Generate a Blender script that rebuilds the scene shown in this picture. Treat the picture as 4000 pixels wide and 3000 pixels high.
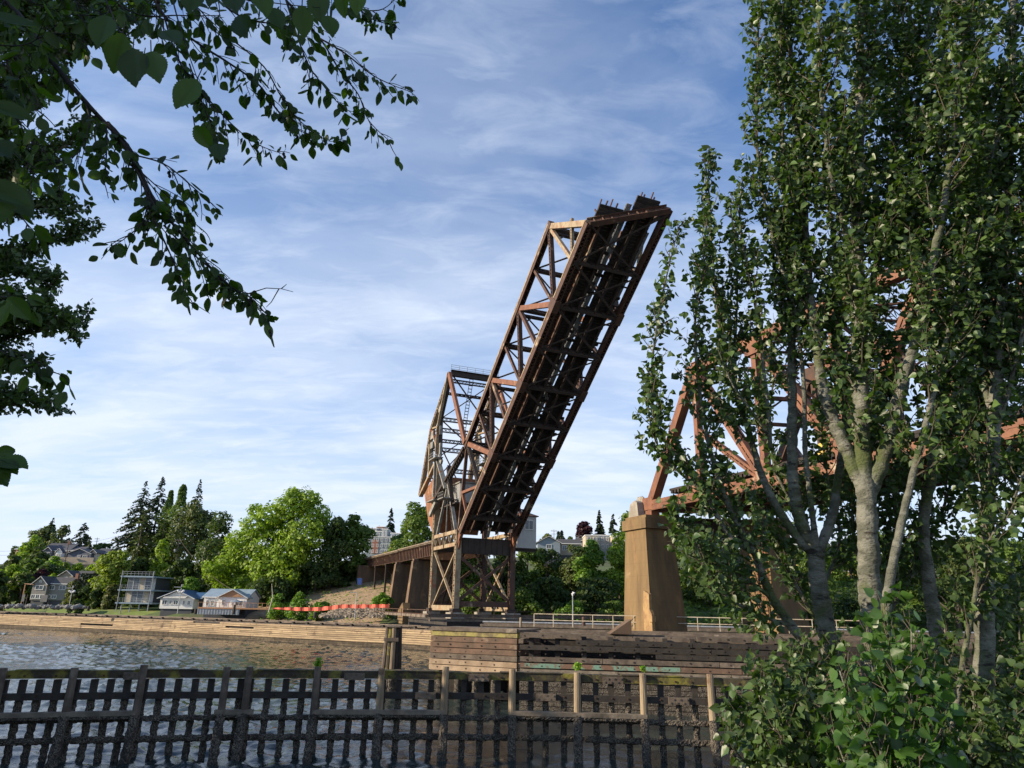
import bpy, math, random
import numpy as np
from mathutils import Vector, Matrix, noise
R = math.radians
for o in list(bpy.data.objects): bpy.data.objects.remove(o)
sc = bpy.context.scene
col = sc.collection
rng = np.random.default_rng(7)
random.seed(7)

# ------------------------------------------------------------ camera
HC = 7.0                      # eye height above the water (z = 0)
F, PITCH, ROLL = 2702.6, R(17.84), R(1.074)
cd = bpy.data.cameras.new('camera'); cam = bpy.data.objects.new('camera', cd); col.objects.link(cam)
cd.sensor_width = 36; cd.lens = F / 4000 * 36; cd.clip_start = .05; cd.clip_end = 9000
cam.matrix_world = Matrix.Translation((0, 0, HC)) @ Matrix.Rotation(R(90) + PITCH, 4, 'X') @ Matrix.Rotation(ROLL, 4, 'Z')
sc.camera = cam

# ------------------------------------------------------------ sky, sun, exposure
SUN_DIR = Vector((-.97, -.235, 0)).normalized()      # where the sun stands, seen from above
SUN_EL = R(21)
sv = Vector((SUN_DIR.x * math.cos(SUN_EL), SUN_DIR.y * math.cos(SUN_EL), math.sin(SUN_EL)))
sl = bpy.data.lights.new('sun', 'SUN'); sl.energy = 4.6; sl.angle = R(.5); sl.color = (1, .83, .62)
so = bpy.data.objects.new('sun', sl); col.objects.link(so)
so.rotation_euler = sv.to_track_quat('Z', 'Y').to_euler(); so.location = sv * 300
w = bpy.data.worlds.new('World'); sc.world = w; w.use_nodes = True
nt = w.node_tree; nt.nodes.clear()
def N(nt, t, **k):
    n = nt.nodes.new(t)
    for a, b in k.items():
        if a.startswith('i_'):
            n.inputs[a[2:].replace('_', ' ')].default_value = b
        else: setattr(n, a, b)
    return n
def ramp(nt, stops, interp='LINEAR'):
    n = nt.nodes.new('ShaderNodeValToRGB'); n.color_ramp.interpolation = interp
    e = n.color_ramp.elements
    while len(e) < len(stops): e.new(.5)
    for i, (p, c) in enumerate(stops):
        e[i].position = p; e[i].color = (*c, 1) if len(c) == 3 else c
    return n
L = nt.links.new
sky = N(nt, 'ShaderNodeTexSky', sky_type='NISHITA', sun_disc=False, sun_elevation=SUN_EL,
        sun_rotation=math.atan2(SUN_DIR.x, SUN_DIR.y), altitude=0, air_density=1.0, dust_density=.6, ozone_density=2.2)
tc = N(nt, 'ShaderNodeTexCoord')
sp = N(nt, 'ShaderNodeSeparateXYZ'); L(tc.outputs['Generated'], sp.inputs[0])
# thin cirrus: project the direction on a high flat layer
den = N(nt, 'ShaderNodeMath', operation='ADD', i_Value=0); den.inputs[1].default_value = .22; L(sp.outputs['Z'], den.inputs[0])
px_ = N(nt, 'ShaderNodeMath', operation='DIVIDE'); L(sp.outputs['X'], px_.inputs[0]); L(den.outputs[0], px_.inputs[1])
py_ = N(nt, 'ShaderNodeMath', operation='DIVIDE'); L(sp.outputs['Y'], py_.inputs[0]); L(den.outputs[0], py_.inputs[1])
cb = N(nt, 'ShaderNodeCombineXYZ'); L(px_.outputs[0], cb.inputs[0]); L(py_.outputs[0], cb.inputs[1])
mp = N(nt, 'ShaderNodeMapping'); mp.inputs['Rotation'].default_value = (0, 0, R(-38)); mp.inputs['Scale'].default_value = (1.0, 2.3, 1); mp.inputs['Location'].default_value = (3.1, 1.7, 0)
L(cb.outputs[0], mp.inputs[0])
n1 = N(nt, 'ShaderNodeTexNoise', i_Scale=1.15, i_Detail=9, i_Roughness=.56, i_Distortion=.4); L(mp.outputs[0], n1.inputs['Vector'])
n2 = N(nt, 'ShaderNodeTexNoise', i_Scale=5.5, i_Detail=9, i_Roughness=.6, i_Distortion=.5); L(mp.outputs[0], n2.inputs['Vector'])
r1 = ramp(nt, [(.38, (0, 0, 0)), (.72, (1, 1, 1))]); L(n1.outputs[0], r1.inputs[0])
r2 = ramp(nt, [(.46, (.0, .0, .0)), (.72, (1, 1, 1))]); L(n2.outputs[0], r2.inputs[0])
ad = N(nt, 'ShaderNodeMath', operation='MULTIPLY_ADD'); L(r2.outputs[0], ad.inputs[0]); ad.inputs[1].default_value = .5; L(r1.outputs[0], ad.inputs[2])
# veil thickens towards the horizon
hz = N(nt, 'ShaderNodeMapRange'); L(sp.outputs['Z'], hz.inputs[0]); hz.inputs[1].default_value = 0; hz.inputs[2].default_value = .72; hz.inputs[3].default_value = .86; hz.inputs[4].default_value = -.02
am = N(nt, 'ShaderNodeMath', operation='MULTIPLY_ADD', use_clamp=True); L(ad.outputs[0], am.inputs[0]); am.inputs[1].default_value = .40; L(hz.outputs[0], am.inputs[2])
tint = N(nt, 'ShaderNodeMix', data_type='RGBA', blend_type='MULTIPLY'); tint.inputs[0].default_value = 1
L(sky.outputs[0], tint.inputs[6]); tint.inputs[7].default_value = (.45, .84, 1.22, 1)
cl = N(nt, 'ShaderNodeMix', data_type='RGBA'); L(am.outputs[0], cl.inputs[0]); L(tint.outputs[2], cl.inputs[6]); cl.inputs[7].default_value = (5.0, 5.6, 6.6, 1)
bg = N(nt, 'ShaderNodeBackground', i_Strength=.10); L(cl.outputs[2], bg.inputs[0])
wo = N(nt, 'ShaderNodeOutputWorld'); L(bg.outputs[0], wo.inputs[0])
sc.view_settings.view_transform = 'Standard'; sc.view_settings.look = 'None'
sc.view_settings.exposure = .75; sc.view_settings.gamma = 1
sc.cycles.max_bounces = 6; sc.cycles.transparent_max_bounces = 8; sc.cycles.use_denoising = True
sc.cycles.sample_clamp_indirect = 6

# ------------------------------------------------------------ geometry helpers
C0 = np.array([0, 0, HC])
def ray(px, py):
    x, y = px - 2000, py - 1500
    c, s = math.cos(ROLL), math.sin(ROLL)
    X = (c * x + s * y) / F; Y = -(-s * x + c * y) / F
    return np.array([X, math.cos(PITCH) - Y * math.sin(PITCH), math.sin(PITCH) + Y * math.cos(PITCH)])
def at(px, py, Y):                      # the point seen at photo pixel (px, py) at ground distance Y
    D = ray(px, py); return C0 + D * (Y / D[1])
def V(*a): return np.array(a, float)
def nrm(v): v = np.asarray(v, float); return v / (np.linalg.norm(v) + 1e-12)

class MB:
    def __init__(s): s.v = []; s.f = []; s.n = 0
    def add(s, vs, fs):
        b = s.n; s.v.extend([tuple(map(float, p)) for p in vs]); s.n += len(vs)
        s.f.extend([tuple(i + b for i in f) for f in fs]); return s
    def hexa(s, p): # 8 pts: bottom 4 ccw, top 4
        return s.add(p, [(3, 2, 1, 0), (4, 5, 6, 7), (0, 1, 5, 4), (1, 2, 6, 5), (2, 3, 7, 6), (3, 0, 4, 7)])
    def box(s, c, sz, rz=0, ax=None):
        x, y, z = (np.array(sz) / 2)
        if ax is None: ax = (V(math.cos(rz), math.sin(rz), 0), V(-math.sin(rz), math.cos(rz), 0), V(0, 0, 1))
        c = np.asarray(c, float)
        return s.hexa([c + ax[0] * i * x + ax[1] * j * y + ax[2] * k * z for k in (-1, 1) for i, j in ((-1, -1), (1, -1), (1, 1), (-1, 1))])
    def beam(s, A, B, w, h, up=(0, 0, 1), ext=0):
        A = np.asarray(A, float); B = np.asarray(B, float); d = nrm(B - A); A = A - d * ext; B = B + d * ext
        side = np.cross(d, up)
        if np.linalg.norm(side) < 1e-5: side = np.cross(d, (1, 0, 0))
        side = nrm(side); u = np.cross(side, d)
        return s.hexa([P + side * i * w / 2 + u * j * h / 2 for P, o in ((A, 0), (B, 0)) for i, j in ((-1, -1), (1, -1), (1, 1), (-1, 1))])
    def ibeam(s, A, B, w, h, up, t=.06):
        A = np.asarray(A, float); B = np.asarray(B, float); d = nrm(B - A); side = nrm(np.cross(d, up)); u = np.cross(side, d)
        for k in (-1, 1): s.beam(A + u * k * h / 2, B + u * k * h / 2, w, t, up)
        s.beam(A, B, t * .8, h - t, up); return s
    def lat(s, A, B, w, h, up, t=.09, pitch=None, sides=(1, 1), bar=.07, x=False):
        """built-up member: two solid side plates (h deep, w apart) joined by zigzag lacing"""
        A = np.asarray(A, float); B = np.asarray(B, float); Lg = np.linalg.norm(B - A); d = (B - A) / Lg
        side = nrm(np.cross(d, up)); u = np.cross(side, d)
        for k in (-1, 1): s.beam(A + side * k * (w - t) / 2, B + side * k * (w - t) / 2, t, h, u)
        n = max(2, int(round(Lg / (pitch or w))))
        for m, on in zip((-1, 1), sides):
            if not on: continue
            o = u * m * (h / 2 - .02)
            for i in range(n):
                a = A + d * (Lg * i / n); b = A + d * (Lg * (i + 1) / n); k = 1 if i % 2 else -1
                s.beam(a + side * k * w * .42 + o, b - side * k * w * .42 + o, bar, .025, u)
                if x: s.beam(a - side * k * w * .42 + o * .97, b + side * k * w * .42 + o * .97, bar, .025, u)
        return s
    def tube(s, pts, rad, seg=8, cap=True, jit=0, rg=None):
        pts = [np.asarray(p, float) for p in pts]; n = len(pts)
        if np.isscalar(rad): rad = [rad] * n
        vs = []; prev = None
        for i, p in enumerate(pts):
            d = nrm(pts[min(i + 1, n - 1)] - pts[max(i - 1, 0)])
            a = prev if prev is not None else (V(1, 0, 0) if abs(d[0]) < .9 else V(0, 1, 0))
            a = nrm(a - d * np.dot(a, d)); prev = a; b = np.cross(d, a)
            for k in range(seg):
                t = 2 * math.pi * k / seg; r = rad[i] * (1 + (rg.uniform(-jit, jit) if jit else 0))
                vs.append(p + (a * math.cos(t) + b * math.sin(t)) * r)
        fs = [(i * seg + k, i * seg + (k + 1) % seg, (i + 1) * seg + (k + 1) % seg, (i + 1) * seg + k) for i in range(n - 1) for k in range(seg)]
        if cap: fs += [tuple(range(seg))[::-1], tuple((n - 1) * seg + k for k in range(seg))]
        return s.add(vs, fs)
    def prism(s, poly, off):            # closed polygon (3D pts) extruded by vector
        n = len(poly); off = np.asarray(off, float); P = [np.asarray(p, float) for p in poly]
        return s.add(P + [p + off for p in P], [tuple(range(n))[::-1], tuple(range(n, 2 * n))] + [(i, (i + 1) % n, n + (i + 1) % n, n + i) for i in range(n)])
    def build(s, name, m, parent=None, loc=None, smooth=False, tags=None):
        """world-space shape -> one mesh object; its vertices are stored relative to its thing's base"""
        root = parent
        while root is not None and root.parent is not None: root = root.parent
        o0 = np.array(root['_b']) if root is not None else np.array(loc if loc is not None else (0, 0, 0), float)
        v = np.array(s.v, float).reshape(-1, 3) - o0
        me = bpy.data.meshes.new(name); me.from_pydata(v.tolist(), [], s.f); me.update()
        me.materials.append(m)
        if smooth: me.polygons.foreach_set('use_smooth', [True] * len(me.polygons))
        o = bpy.data.objects.new(name, me); col.objects.link(o)
        if parent is not None: o.parent = parent
        else: o.location = o0; o['_b'] = list(map(float, o0))
        if tags: tag(o, *tags)
        return o
def tag(o, label=None, cat=None, group=None, kind=None):
    if label: o['label'] = label
    if cat: o['category'] = cat
    if group: o['group'] = group
    if kind: o['kind'] = kind
    return o
def thing(name, label, cat, loc, group=None):
    o = bpy.data.objects.new(name, None); col.objects.link(o); o.location = tuple(map(float, loc)); o['_b'] = list(map(float, loc))
    o.empty_display_size = .2
    return tag(o, label, cat, group)
def copy_tree(o, parent=None):
    c = o.copy(); col.objects.link(c); c.parent = parent
    for ch in list(o.children): copy_tree(ch, c)
    return c
def polys(name, verts, nper, m, parent=None, loc=(0, 0, 0), tags=None):
    """fast mesh of separate nper-gons; verts (n*nper, 3) in world space"""
    root = parent
    while root is not None and root.parent is not None: root = root.parent
    o0 = np.array(root['_b']) if root is not None else np.array(loc, float)
    v = (np.asarray(verts, float) - o0).astype(np.float32); n = len(v) // nper
    me = bpy.data.meshes.new(name); me.vertices.add(len(v)); me.vertices.foreach_set('co', v.ravel())
    me.loops.add(len(v)); me.loops.foreach_set('vertex_index', np.arange(len(v), dtype=np.int32))
    me.polygons.add(n); me.polygons.foreach_set('loop_start', np.arange(n, dtype=np.int32) * nper)
    me.update(calc_edges=True); me.materials.append(m)
    o = bpy.data.objects.new(name, me); col.objects.link(o)
    if parent is not None: o.parent = parent
    else: o.location = o0; o['_b'] = list(map(float, o0))
    if tags: tag(o, *tags)
    return o

# ------------------------------------------------------------ materials
def pbr(name, rough=.7, metal=0):
    m = bpy.data.materials.new(name); m.use_nodes = True; t = m.node_tree
    b = t.nodes['Principled BSDF']; b.inputs['Roughness'].default_value = rough; b.inputs['Metallic'].default_value = metal
    return m, t, b
def mix(t, f, a, b, bt='MIX'):
    n = N(t, 'ShaderNodeMix', data_type='RGBA', blend_type=bt)
    for i, x in ((0, f), (6, a), (7, b)):
        if isinstance(x, (int, float)): n.inputs[i].default_value = x
        elif isinstance(x, tuple): n.inputs[i].default_value = (*x, 1)
        else: t.links.new(x, n.inputs[i])
    return n.outputs[2]
def noise_f(t, scale, lo=.4, hi=.6, detail=5, stretch=None, kind='ShaderNodeTexNoise', space='Object'):
    c = N(t, 'ShaderNodeTexCoord'); src = c.outputs[space]
    if stretch:
        mpn = N(t, 'ShaderNodeMapping'); mpn.inputs['Scale'].default_value = stretch; t.links.new(src, mpn.inputs[0]); src = mpn.outputs[0]
    n = N(t, kind); n.inputs['Scale'].default_value = scale
    if kind == 'ShaderNodeTexNoise': n.inputs['Detail'].default_value = detail; n.inputs['Roughness'].default_value = .62
    t.links.new(src, n.inputs['Vector'])
    mr = N(t, 'ShaderNodeMapRange'); mr.inputs[1].default_value = lo; mr.inputs[2].default_value = hi
    t.links.new(n.outputs[0], mr.inputs[0]); mr.clamp = True
    return mr.outputs[0]
def bump(t, b, h, strength=.5, dist=.02):
    n = N(t, 'ShaderNodeBump'); n.inputs['Strength'].default_value = strength; n.inputs['Distance'].default_value = dist
    t.links.new(h, n.inputs['Height']); t.links.new(n.outputs[0], b.inputs['Normal'])
def island(t):
    g = N(t, 'ShaderNodeNewGeometry'); return g.outputs['Random Per Island']
def surf(name, c1, c2, scale=1, lo=.35, hi=.65, rough=.75, c3=None, s3=.3, lo3=.55, hi3=.7, stretch=None, stretch3=None, isl=0, bmp=.3, bscale=None, metal=0, bdist=.02):
    m, t, b = pbr(name, rough, metal)
    c = mix(t, noise_f(t, scale, lo, hi, stretch=stretch), c1, c2)
    if c3: c = mix(t, noise_f(t, s3, lo3, hi3, stretch=stretch3), c, c3)
    if isl:
        mr = N(t, 'ShaderNodeMapRange'); t.links.new(island(t), mr.inputs[0]); mr.inputs[3].default_value = 1 - isl; mr.inputs[4].default_value = 1 + isl
        h = N(t, 'ShaderNodeHueSaturation'); t.links.new(mr.outputs[0], h.inputs['Value']); t.links.new(c, h.inputs['Color']); c = h.outputs[0]
    t.links.new(c, b.inputs['Base Color'])
    if bmp: bump(t, b, noise_f(t, bscale or scale * 6, .2, .8, stretch=stretch), bmp, bdist)
    return m
M = {}
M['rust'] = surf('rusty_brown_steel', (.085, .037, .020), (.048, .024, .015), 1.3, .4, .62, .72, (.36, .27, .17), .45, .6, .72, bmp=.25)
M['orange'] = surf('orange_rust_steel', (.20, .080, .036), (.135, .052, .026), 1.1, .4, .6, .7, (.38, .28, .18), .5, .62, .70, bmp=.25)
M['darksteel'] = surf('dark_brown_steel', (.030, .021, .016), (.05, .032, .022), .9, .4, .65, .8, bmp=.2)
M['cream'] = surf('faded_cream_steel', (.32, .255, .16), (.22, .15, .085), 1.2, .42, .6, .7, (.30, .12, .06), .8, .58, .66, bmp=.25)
M['grey_steel'] = surf('grey_painted_steel', (.26, .26, .23), (.17, .155, .13), 1.0, .4, .6, .6, (.26, .12, .06), .7, .6, .68, bmp=.2)
M['cwt'] = surf('streaked_orange_concrete', (.30, .115, .045), (.15, .07, .035), .8, .38, .6, .85, (.30, .22, .14), .6, .6, .7, stretch=(3, 3, .35), bmp=.4)
M['concrete'] = surf('weathered_brown_concrete', (.20, .130, .055), (.13, .082, .037), .35, .38, .62, .9, (.34, .25, .14), .3, .6, .74, stretch=(1.5, 1.5, .25), bmp=.5, bscale=6)
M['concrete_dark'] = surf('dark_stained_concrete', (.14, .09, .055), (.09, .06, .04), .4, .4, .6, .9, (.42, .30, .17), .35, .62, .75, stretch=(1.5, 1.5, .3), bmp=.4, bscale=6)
M['concrete_light'] = surf('broken_yellow_concrete', (.36, .23, .10), (.25, .15, .07), 1.5, .4, .6, .95, bmp=.7)
M['concrete_grey'] = surf('grey_concrete', (.32, .29, .24), (.22, .19, .15), 1, .4, .6, .9, bmp=.4)
M['tie'] = surf('creosoted_timber', (.018, .014, .012), (.035, .027, .021), 2, .4, .6, .85, isl=.3)
M['galv'] = surf('galvanised_steel', (.42, .43, .42), (.30, .31, .32), 3, .4, .6, .42, metal=.5, bmp=.05)
M['wall_rib'] = surf('cream_corrugated_cladding', (.50, .50, .47), (.43, .42, .39), .6, .3, .7, .6, bmp=.1)

def formlines(m, step=1.15):
    t = m.node_tree; b = t.nodes['Principled BSDF']; src = b.inputs['Base Color'].links[0].from_socket
    c = N(t, 'ShaderNodeTexCoord'); sx = N(t, 'ShaderNodeSeparateXYZ'); t.links.new(c.outputs['Object'], sx.inputs[0])
    d = N(t, 'ShaderNodeMath', operation='DIVIDE'); t.links.new(sx.outputs['Z'], d.inputs[0]); d.inputs[1].default_value = step
    f = N(t, 'ShaderNodeMath', operation='FRACT'); t.links.new(d.outputs[0], f.inputs[0])
    g = N(t, 'ShaderNodeMath', operation='LESS_THAN'); t.links.new(f.outputs[0], g.inputs[0]); g.inputs[1].default_value = .03
    q = N(t, 'ShaderNodeMath', operation='MULTIPLY'); t.links.new(g.outputs[0], q.inputs[0]); q.inputs[1].default_value = .2
    a = mix(t, noise_f(t, 1.3, .5, .80, 6, stretch=(1.2, 1.2, .22)), src, (.075, .05, .028)); a = mix(t, noise_f(t, .8, .54, .80, 5, stretch=(1, 1, .4)), a, (.28, .155, .065))
    cr = noise_f(t, 2.2, .495, .505, 3); a2 = mix(t, q.outputs[0], a, (.03, .02, .012)); t.links.new(a2, b.inputs['Base Color'])
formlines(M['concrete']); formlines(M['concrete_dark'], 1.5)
# ------------------------------------------------------------ bridge frame: s along the track (towards the camera), t across, z up
AZ = R(23.13); W = 9.97; TH = R(38.2); PN = 6.778; HT = 11.25
BD = V(math.sin(AZ), -math.cos(AZ), 0); BT = V(math.cos(AZ), math.sin(AZ), 0); UZ = V(0, 0, 1); B0 = V(-4.433, 122.536, 0)
def BR(s, t, z): return B0 + BD * s + BT * t + UZ * z
HZ = 16.75
LE = BD * math.cos(TH) + UZ * math.sin(TH); LN = -BD * math.sin(TH) + UZ * math.cos(TH)
def LF(u, n, t): return B0 + UZ * HZ + LE * u + LN * n + BT * t
def bk(k): return (9 - k) * PN
HW = W / 2
# ---- bascule leaf
leaf = thing('bascule_leaf', 'long rusty truss leaf of the drawbridge raised steeply into the sky', 'drawbridge leaf', BR(0, 0, HZ))
tip = {-1: bk(.2), 1: bk(-.443)}
for sd in (-1, 1):
    t = sd * HW
    b = lambda k, n=0: LF(bk(k), n, t)
    heel = LF(1.6, .3, t)
    P = MB()                                      # bottom chord: box with laced underside
    P.lat(LF(tip[sd], 0, t), LF(3.2, 0, t), .78, .95, LN, t=.12, pitch=.55, bar=.08, x=True)
    P.beam(LF(tip[sd], .44, t), LF(3.2, .44, t), .86, .06, LN)
    P.build('lower_chord', M['rust'], leaf)
    P = MB(); P.beam(LF(3.4, 0, t), LF(.4, -.5, t), .5, 1.0, LN); P.beam(LF(1.8, -.2, t), LF(-.9, -1.4, t), .3, 1.5, LN)
    P.build('heel_plate', M['orange'], leaf)
    P = MB()
    P.beam(LF(bk(1), HT, t) + LE * .3, LF(bk(7), HT, t) - LE * .3, .85, .12, LN)
    for q in (-1, 1): P.beam(LF(bk(1), HT - .4, t + q * .36), LF(bk(7), HT - .4, t + q * .36), .1, .8, LN)
    for i in range(26): P.beam(LF(bk(1) - i * 1.56 - .5, HT - .78, t - .4), LF(bk(1) - i * 1.56 - 1.1, HT - .78, t + .4), .12, .03, LN)
    P.build('upper_chord', M['rust'], leaf)
    P = MB(); P.beam(LF(bk(1), HT - .02, t - .44 * 1) + LE * .3, LF(bk(7), HT - .02, t - .44) - LE * .3, .05, .3, LN); P.build('chord_sun_edge', M['cream'], leaf)  # thin cream strip: sunlight on the chord's edge, put into the colour
    P = MB(); P.lat(LF(tip[sd] - .2, .3, t), LF(bk(1), HT, t), .75, .8, BT if False else LN, t=.75 / 2 - .001)
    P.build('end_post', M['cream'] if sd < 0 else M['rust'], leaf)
    solid = [(1, 2), (3, 2), (3, 3.0), (5, 4), (5, 5), (7, 6)]
    for ka, kb in ((3, 2), (5, 4), (7, 6)):       # stiff solid diagonals
        P = MB(); P.beam(b(ka, HT - .3), b(kb, .4), .55, .75, np.cross(BT, LE)); P.build('diagonal', M['orange'], leaf)
    for ka, kb in ((1, 2), (3, 4), (5, 6)):       # laced diagonals
        P = MB(); P.lat(b(ka, HT - .3), b(kb, .4), .6, .6, BT, t=.1, pitch=.6, x=True); P.build('diagonal', M['rust'], leaf)
    for k in (1, 3, 5):
        P = MB(); P.beam(b(k, HT - .3), b(k, .4), .5, .5, LE); P.build('post', M['rust'] if k > 1 else M['cream'], leaf)
    for k in (2, 4, 6):                           # light hangers
        P = MB(); P.lat(b(k, HT - .4), b(k, .4), .38, .4, LE, t=.08, pitch=.5); P.build('post', M['rust'], leaf)
    P = MB(); P.lat(LF(tip[sd] - 1.6, 5.2, t), b(1, .4), .4, .4, BT, t=.08, pitch=.45, x=True); P.build('sub_diagonal', M['cream'], leaf)
    # heel panel
    P = MB(); P.lat(b(7, HT - .3), b(7, .4), .6, .6, BT, t=.1, pitch=.6, x=True); P.build('post', M['darksteel'], leaf)
    P = MB(); P.beam(b(7, HT - .3), heel, .36, .55, BT); P.build('inclined_post', M['rust'], leaf)
    Q = b(7, HT - .3) * .47 + heel * .53
    P = MB(); P.beam(Q, b(7, .3), .45, .6, BT); P.beam(Q, b(8, .3), .35, .45, BT); P.build('strut', M['orange'], leaf)
    for k in (2, 4, 6): P = MB(); P.beam(b(k) + LE * .9 + LN * .2, b(k) - LE * .9 + LN * .2, .9, 1.7, LN); P.build('gusset_plate', M['rust'], leaf)
    for k in (1, 3, 5, 7): P = MB(); P.beam(b(k, HT - .35) + LE * .8, b(k, HT - .35) - LE * .8, .92, 1.15, LN); P.build('gusset_plate', M['rust'], leaf)
    P = MB(); P.beam(LF(tip[sd], .49, t - .42), LF(3.2, .49, t - .42), .05, .22, LN); P.build('chord_sun_edge', M['cream' if sd < 0 else 'rust'], leaf)  # cream on the near chord only, painting its sunlit edge
for k in range(1, 9):
    P = MB(); P.ibeam(LF(bk(k), .25, -HW + .3), LF(bk(k), .25, HW - .3), .42, 1.25, LN, .07)
    for t in np.linspace(-3.6, 3.6, 7): P.box(LF(bk(k), .25, t), (.3, .05, 1.1), ax=(LE, BT, LN))
    P.build('floor_beam', M['darksteel'], leaf)
P = MB(); P.ibeam(LF(tip[-1], .15, -HW), LF(tip[1], .15, HW), .75, 1.35, LN, .09)
for t in np.linspace(-4.3, 4.3, 9):
    u = tip[-1] + (tip[1] - tip[-1]) * (t + HW) / W
    P.box(LF(u, .15, t), (.5, .05, 1.2), ax=(LE, BT, LN))
P.build('end_floor_beam', M['rust'], leaf)
for t in (-3.25, -1.35, 1.35, 3.25):
    P = MB(); P.ibeam(LF(tip[-1] + (tip[1] - tip[-1]) * (t + HW) / W, .55, t), LF(3, .55, t), .34, .8, LN, .06); P.build('stringer', M['rust' if t < -3 else 'darksteel'], leaf)  # outermost near stringer coloured lighter to paint the sun falling on it
for sd in (-1, 1):
    P = MB(); x = sd * 2.3; u1 = tip[-1] + (tip[1] - tip[-1]) * (x + HW) / W; rg = random.Random(3 + sd)
    n = int((u1 - 3) / .46)
    for i in range(n + 4):                        # ties of one track, gaps between them
        u = 3 + i * .46; ln = 1.72 if rg.random() > .12 else 2.25
        P.box(LF(u, 1.12, x + (rg.uniform(-.05, .05))), (.41, ln * 2, .24), ax=(LE, BT, LN))
    P.build('tie_deck', M['tie'], leaf)
    for q in (-.75, .75):
        P = MB(); P.ibeam(LF(u1 + 2.6 - abs(q), 1.33, x + q), LF(3, 1.33, x + q), .14, .17, LN, .04); P.build('rail', M['rust'], leaf)
P = MB(); P.beam(LF(tip[1] - 1, 1.3, 0), LF(4, 1.3, 0), .85, .05, LN)
for i in range(5): P.beam(LF(tip[1] - 1, 1.25, -.34 + i * .17), LF(4, 1.25, -.34 + i * .17), .03, .1, LN)
P.build('walkway', M['galv'], leaf)
P = MB(); x = 4.25                                 # service walk along the far side with cable trough
P.beam(LF(tip[1] - 4, 1.2, x), LF(bk(2), 1.2, x), .5, .05, LN)
P.build('walkway', M['galv'], leaf)
P = MB()
for i in range(7):
    u = bk(.2) - i * 1.6; P.beam(LF(u, 1.2, 4.4), LF(u, 2.3, 4.4), .05, .05, LE); P.beam(LF(u, 1.2, -4.35), LF(u, 2.3, -4.35), .05, .05, LE)
for x in (4.4, -4.35):
    for z in (1.75, 2.3): P.beam(LF(bk(.2), z, x), LF(bk(.2) - 9.6, z, x), .045, .045, LN)
P.build('railing', M['galv'], leaf)
for a in range(1, 8):                              # bottom laterals
    for q in (-1, 1):
        P = MB(); P.beam(LF(bk(a), -.42 - .06 * (q > 0), q * HW), LF(bk(a + 1), -.42 - .06 * (q > 0), -q * HW), .2 if q > 0 else .32, .12, LN); P.build('lateral_brace', M['darksteel'], leaf)
P = MB(); P.beam(LF(tip[1] - .5, -.45, HW), LF(bk(1), -.45, -HW), .22, .14, LN); P.beam(LF(tip[-1], -.5, -HW), LF(bk(1), -.5, HW), .22, .14, LN); P.build('lateral_brace', M['darksteel'], leaf)
for k in range(1, 8):                              # top struts between the trusses + laterals
    P = MB(); P.lat(LF(bk(k), HT - .4, -HW), LF(bk(k), HT - .4, HW), .9, .5, LE, t=.12, pitch=.7, x=True, bar=.06)
    if k % 2: P.lat(LF(bk(k), HT - 2.4, -HW), LF(bk(k), HT - 2.4, HW), .5, .4, LE, t=.1, pitch=.6); P.beam(LF(bk(k), HT - 2.4, -HW + 1.6), LF(bk(k), HT - 4.4, -HW), .2, .2, LE); P.beam(LF(bk(k), HT - 2.4, HW - 1.6), LF(bk(k), HT - 4.4, HW), .2, .2, LE)
    P.build('top_strut', M['darksteel'], leaf)
    if k < 7:
        for q in (-1, 1):
            P = MB(); P.beam(LF(bk(k), HT - .3, q * HW), LF(bk(k + 1), HT - .3 - .05 * q, -q * HW), .22, .16, LN); P.build('top_lateral', M['darksteel'], leaf)
for i in range(18):                                # overhanging tie ends on the far side, brackets at the free end
    P = MB(); u = bk(.9) - i * 3.1; P.beam(LF(u, 1.0, 3.4), LF(u, 1.0, 5.25), .2, .2, LN); P.build('outrigger', M['tie'], leaf)
for x, o in ((-3.4, 1.8), (-1.9, 1.1), (1.7, 1.9), (3.2, 1.2)):
    u = tip[-1] + (tip[1] - tip[-1]) * (x + HW) / W
    P = MB(); P.beam(LF(u - .1, -.2, x), LF(u + .3, 2.2 + o * .5, x), .14, .2, LE); P.beam(LF(u + .1, 2.2, x), LF(u + 1.3 + o * .4, 2.4, x), .12, .2, LN); P.build('bracket', M['rust'], leaf)

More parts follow.
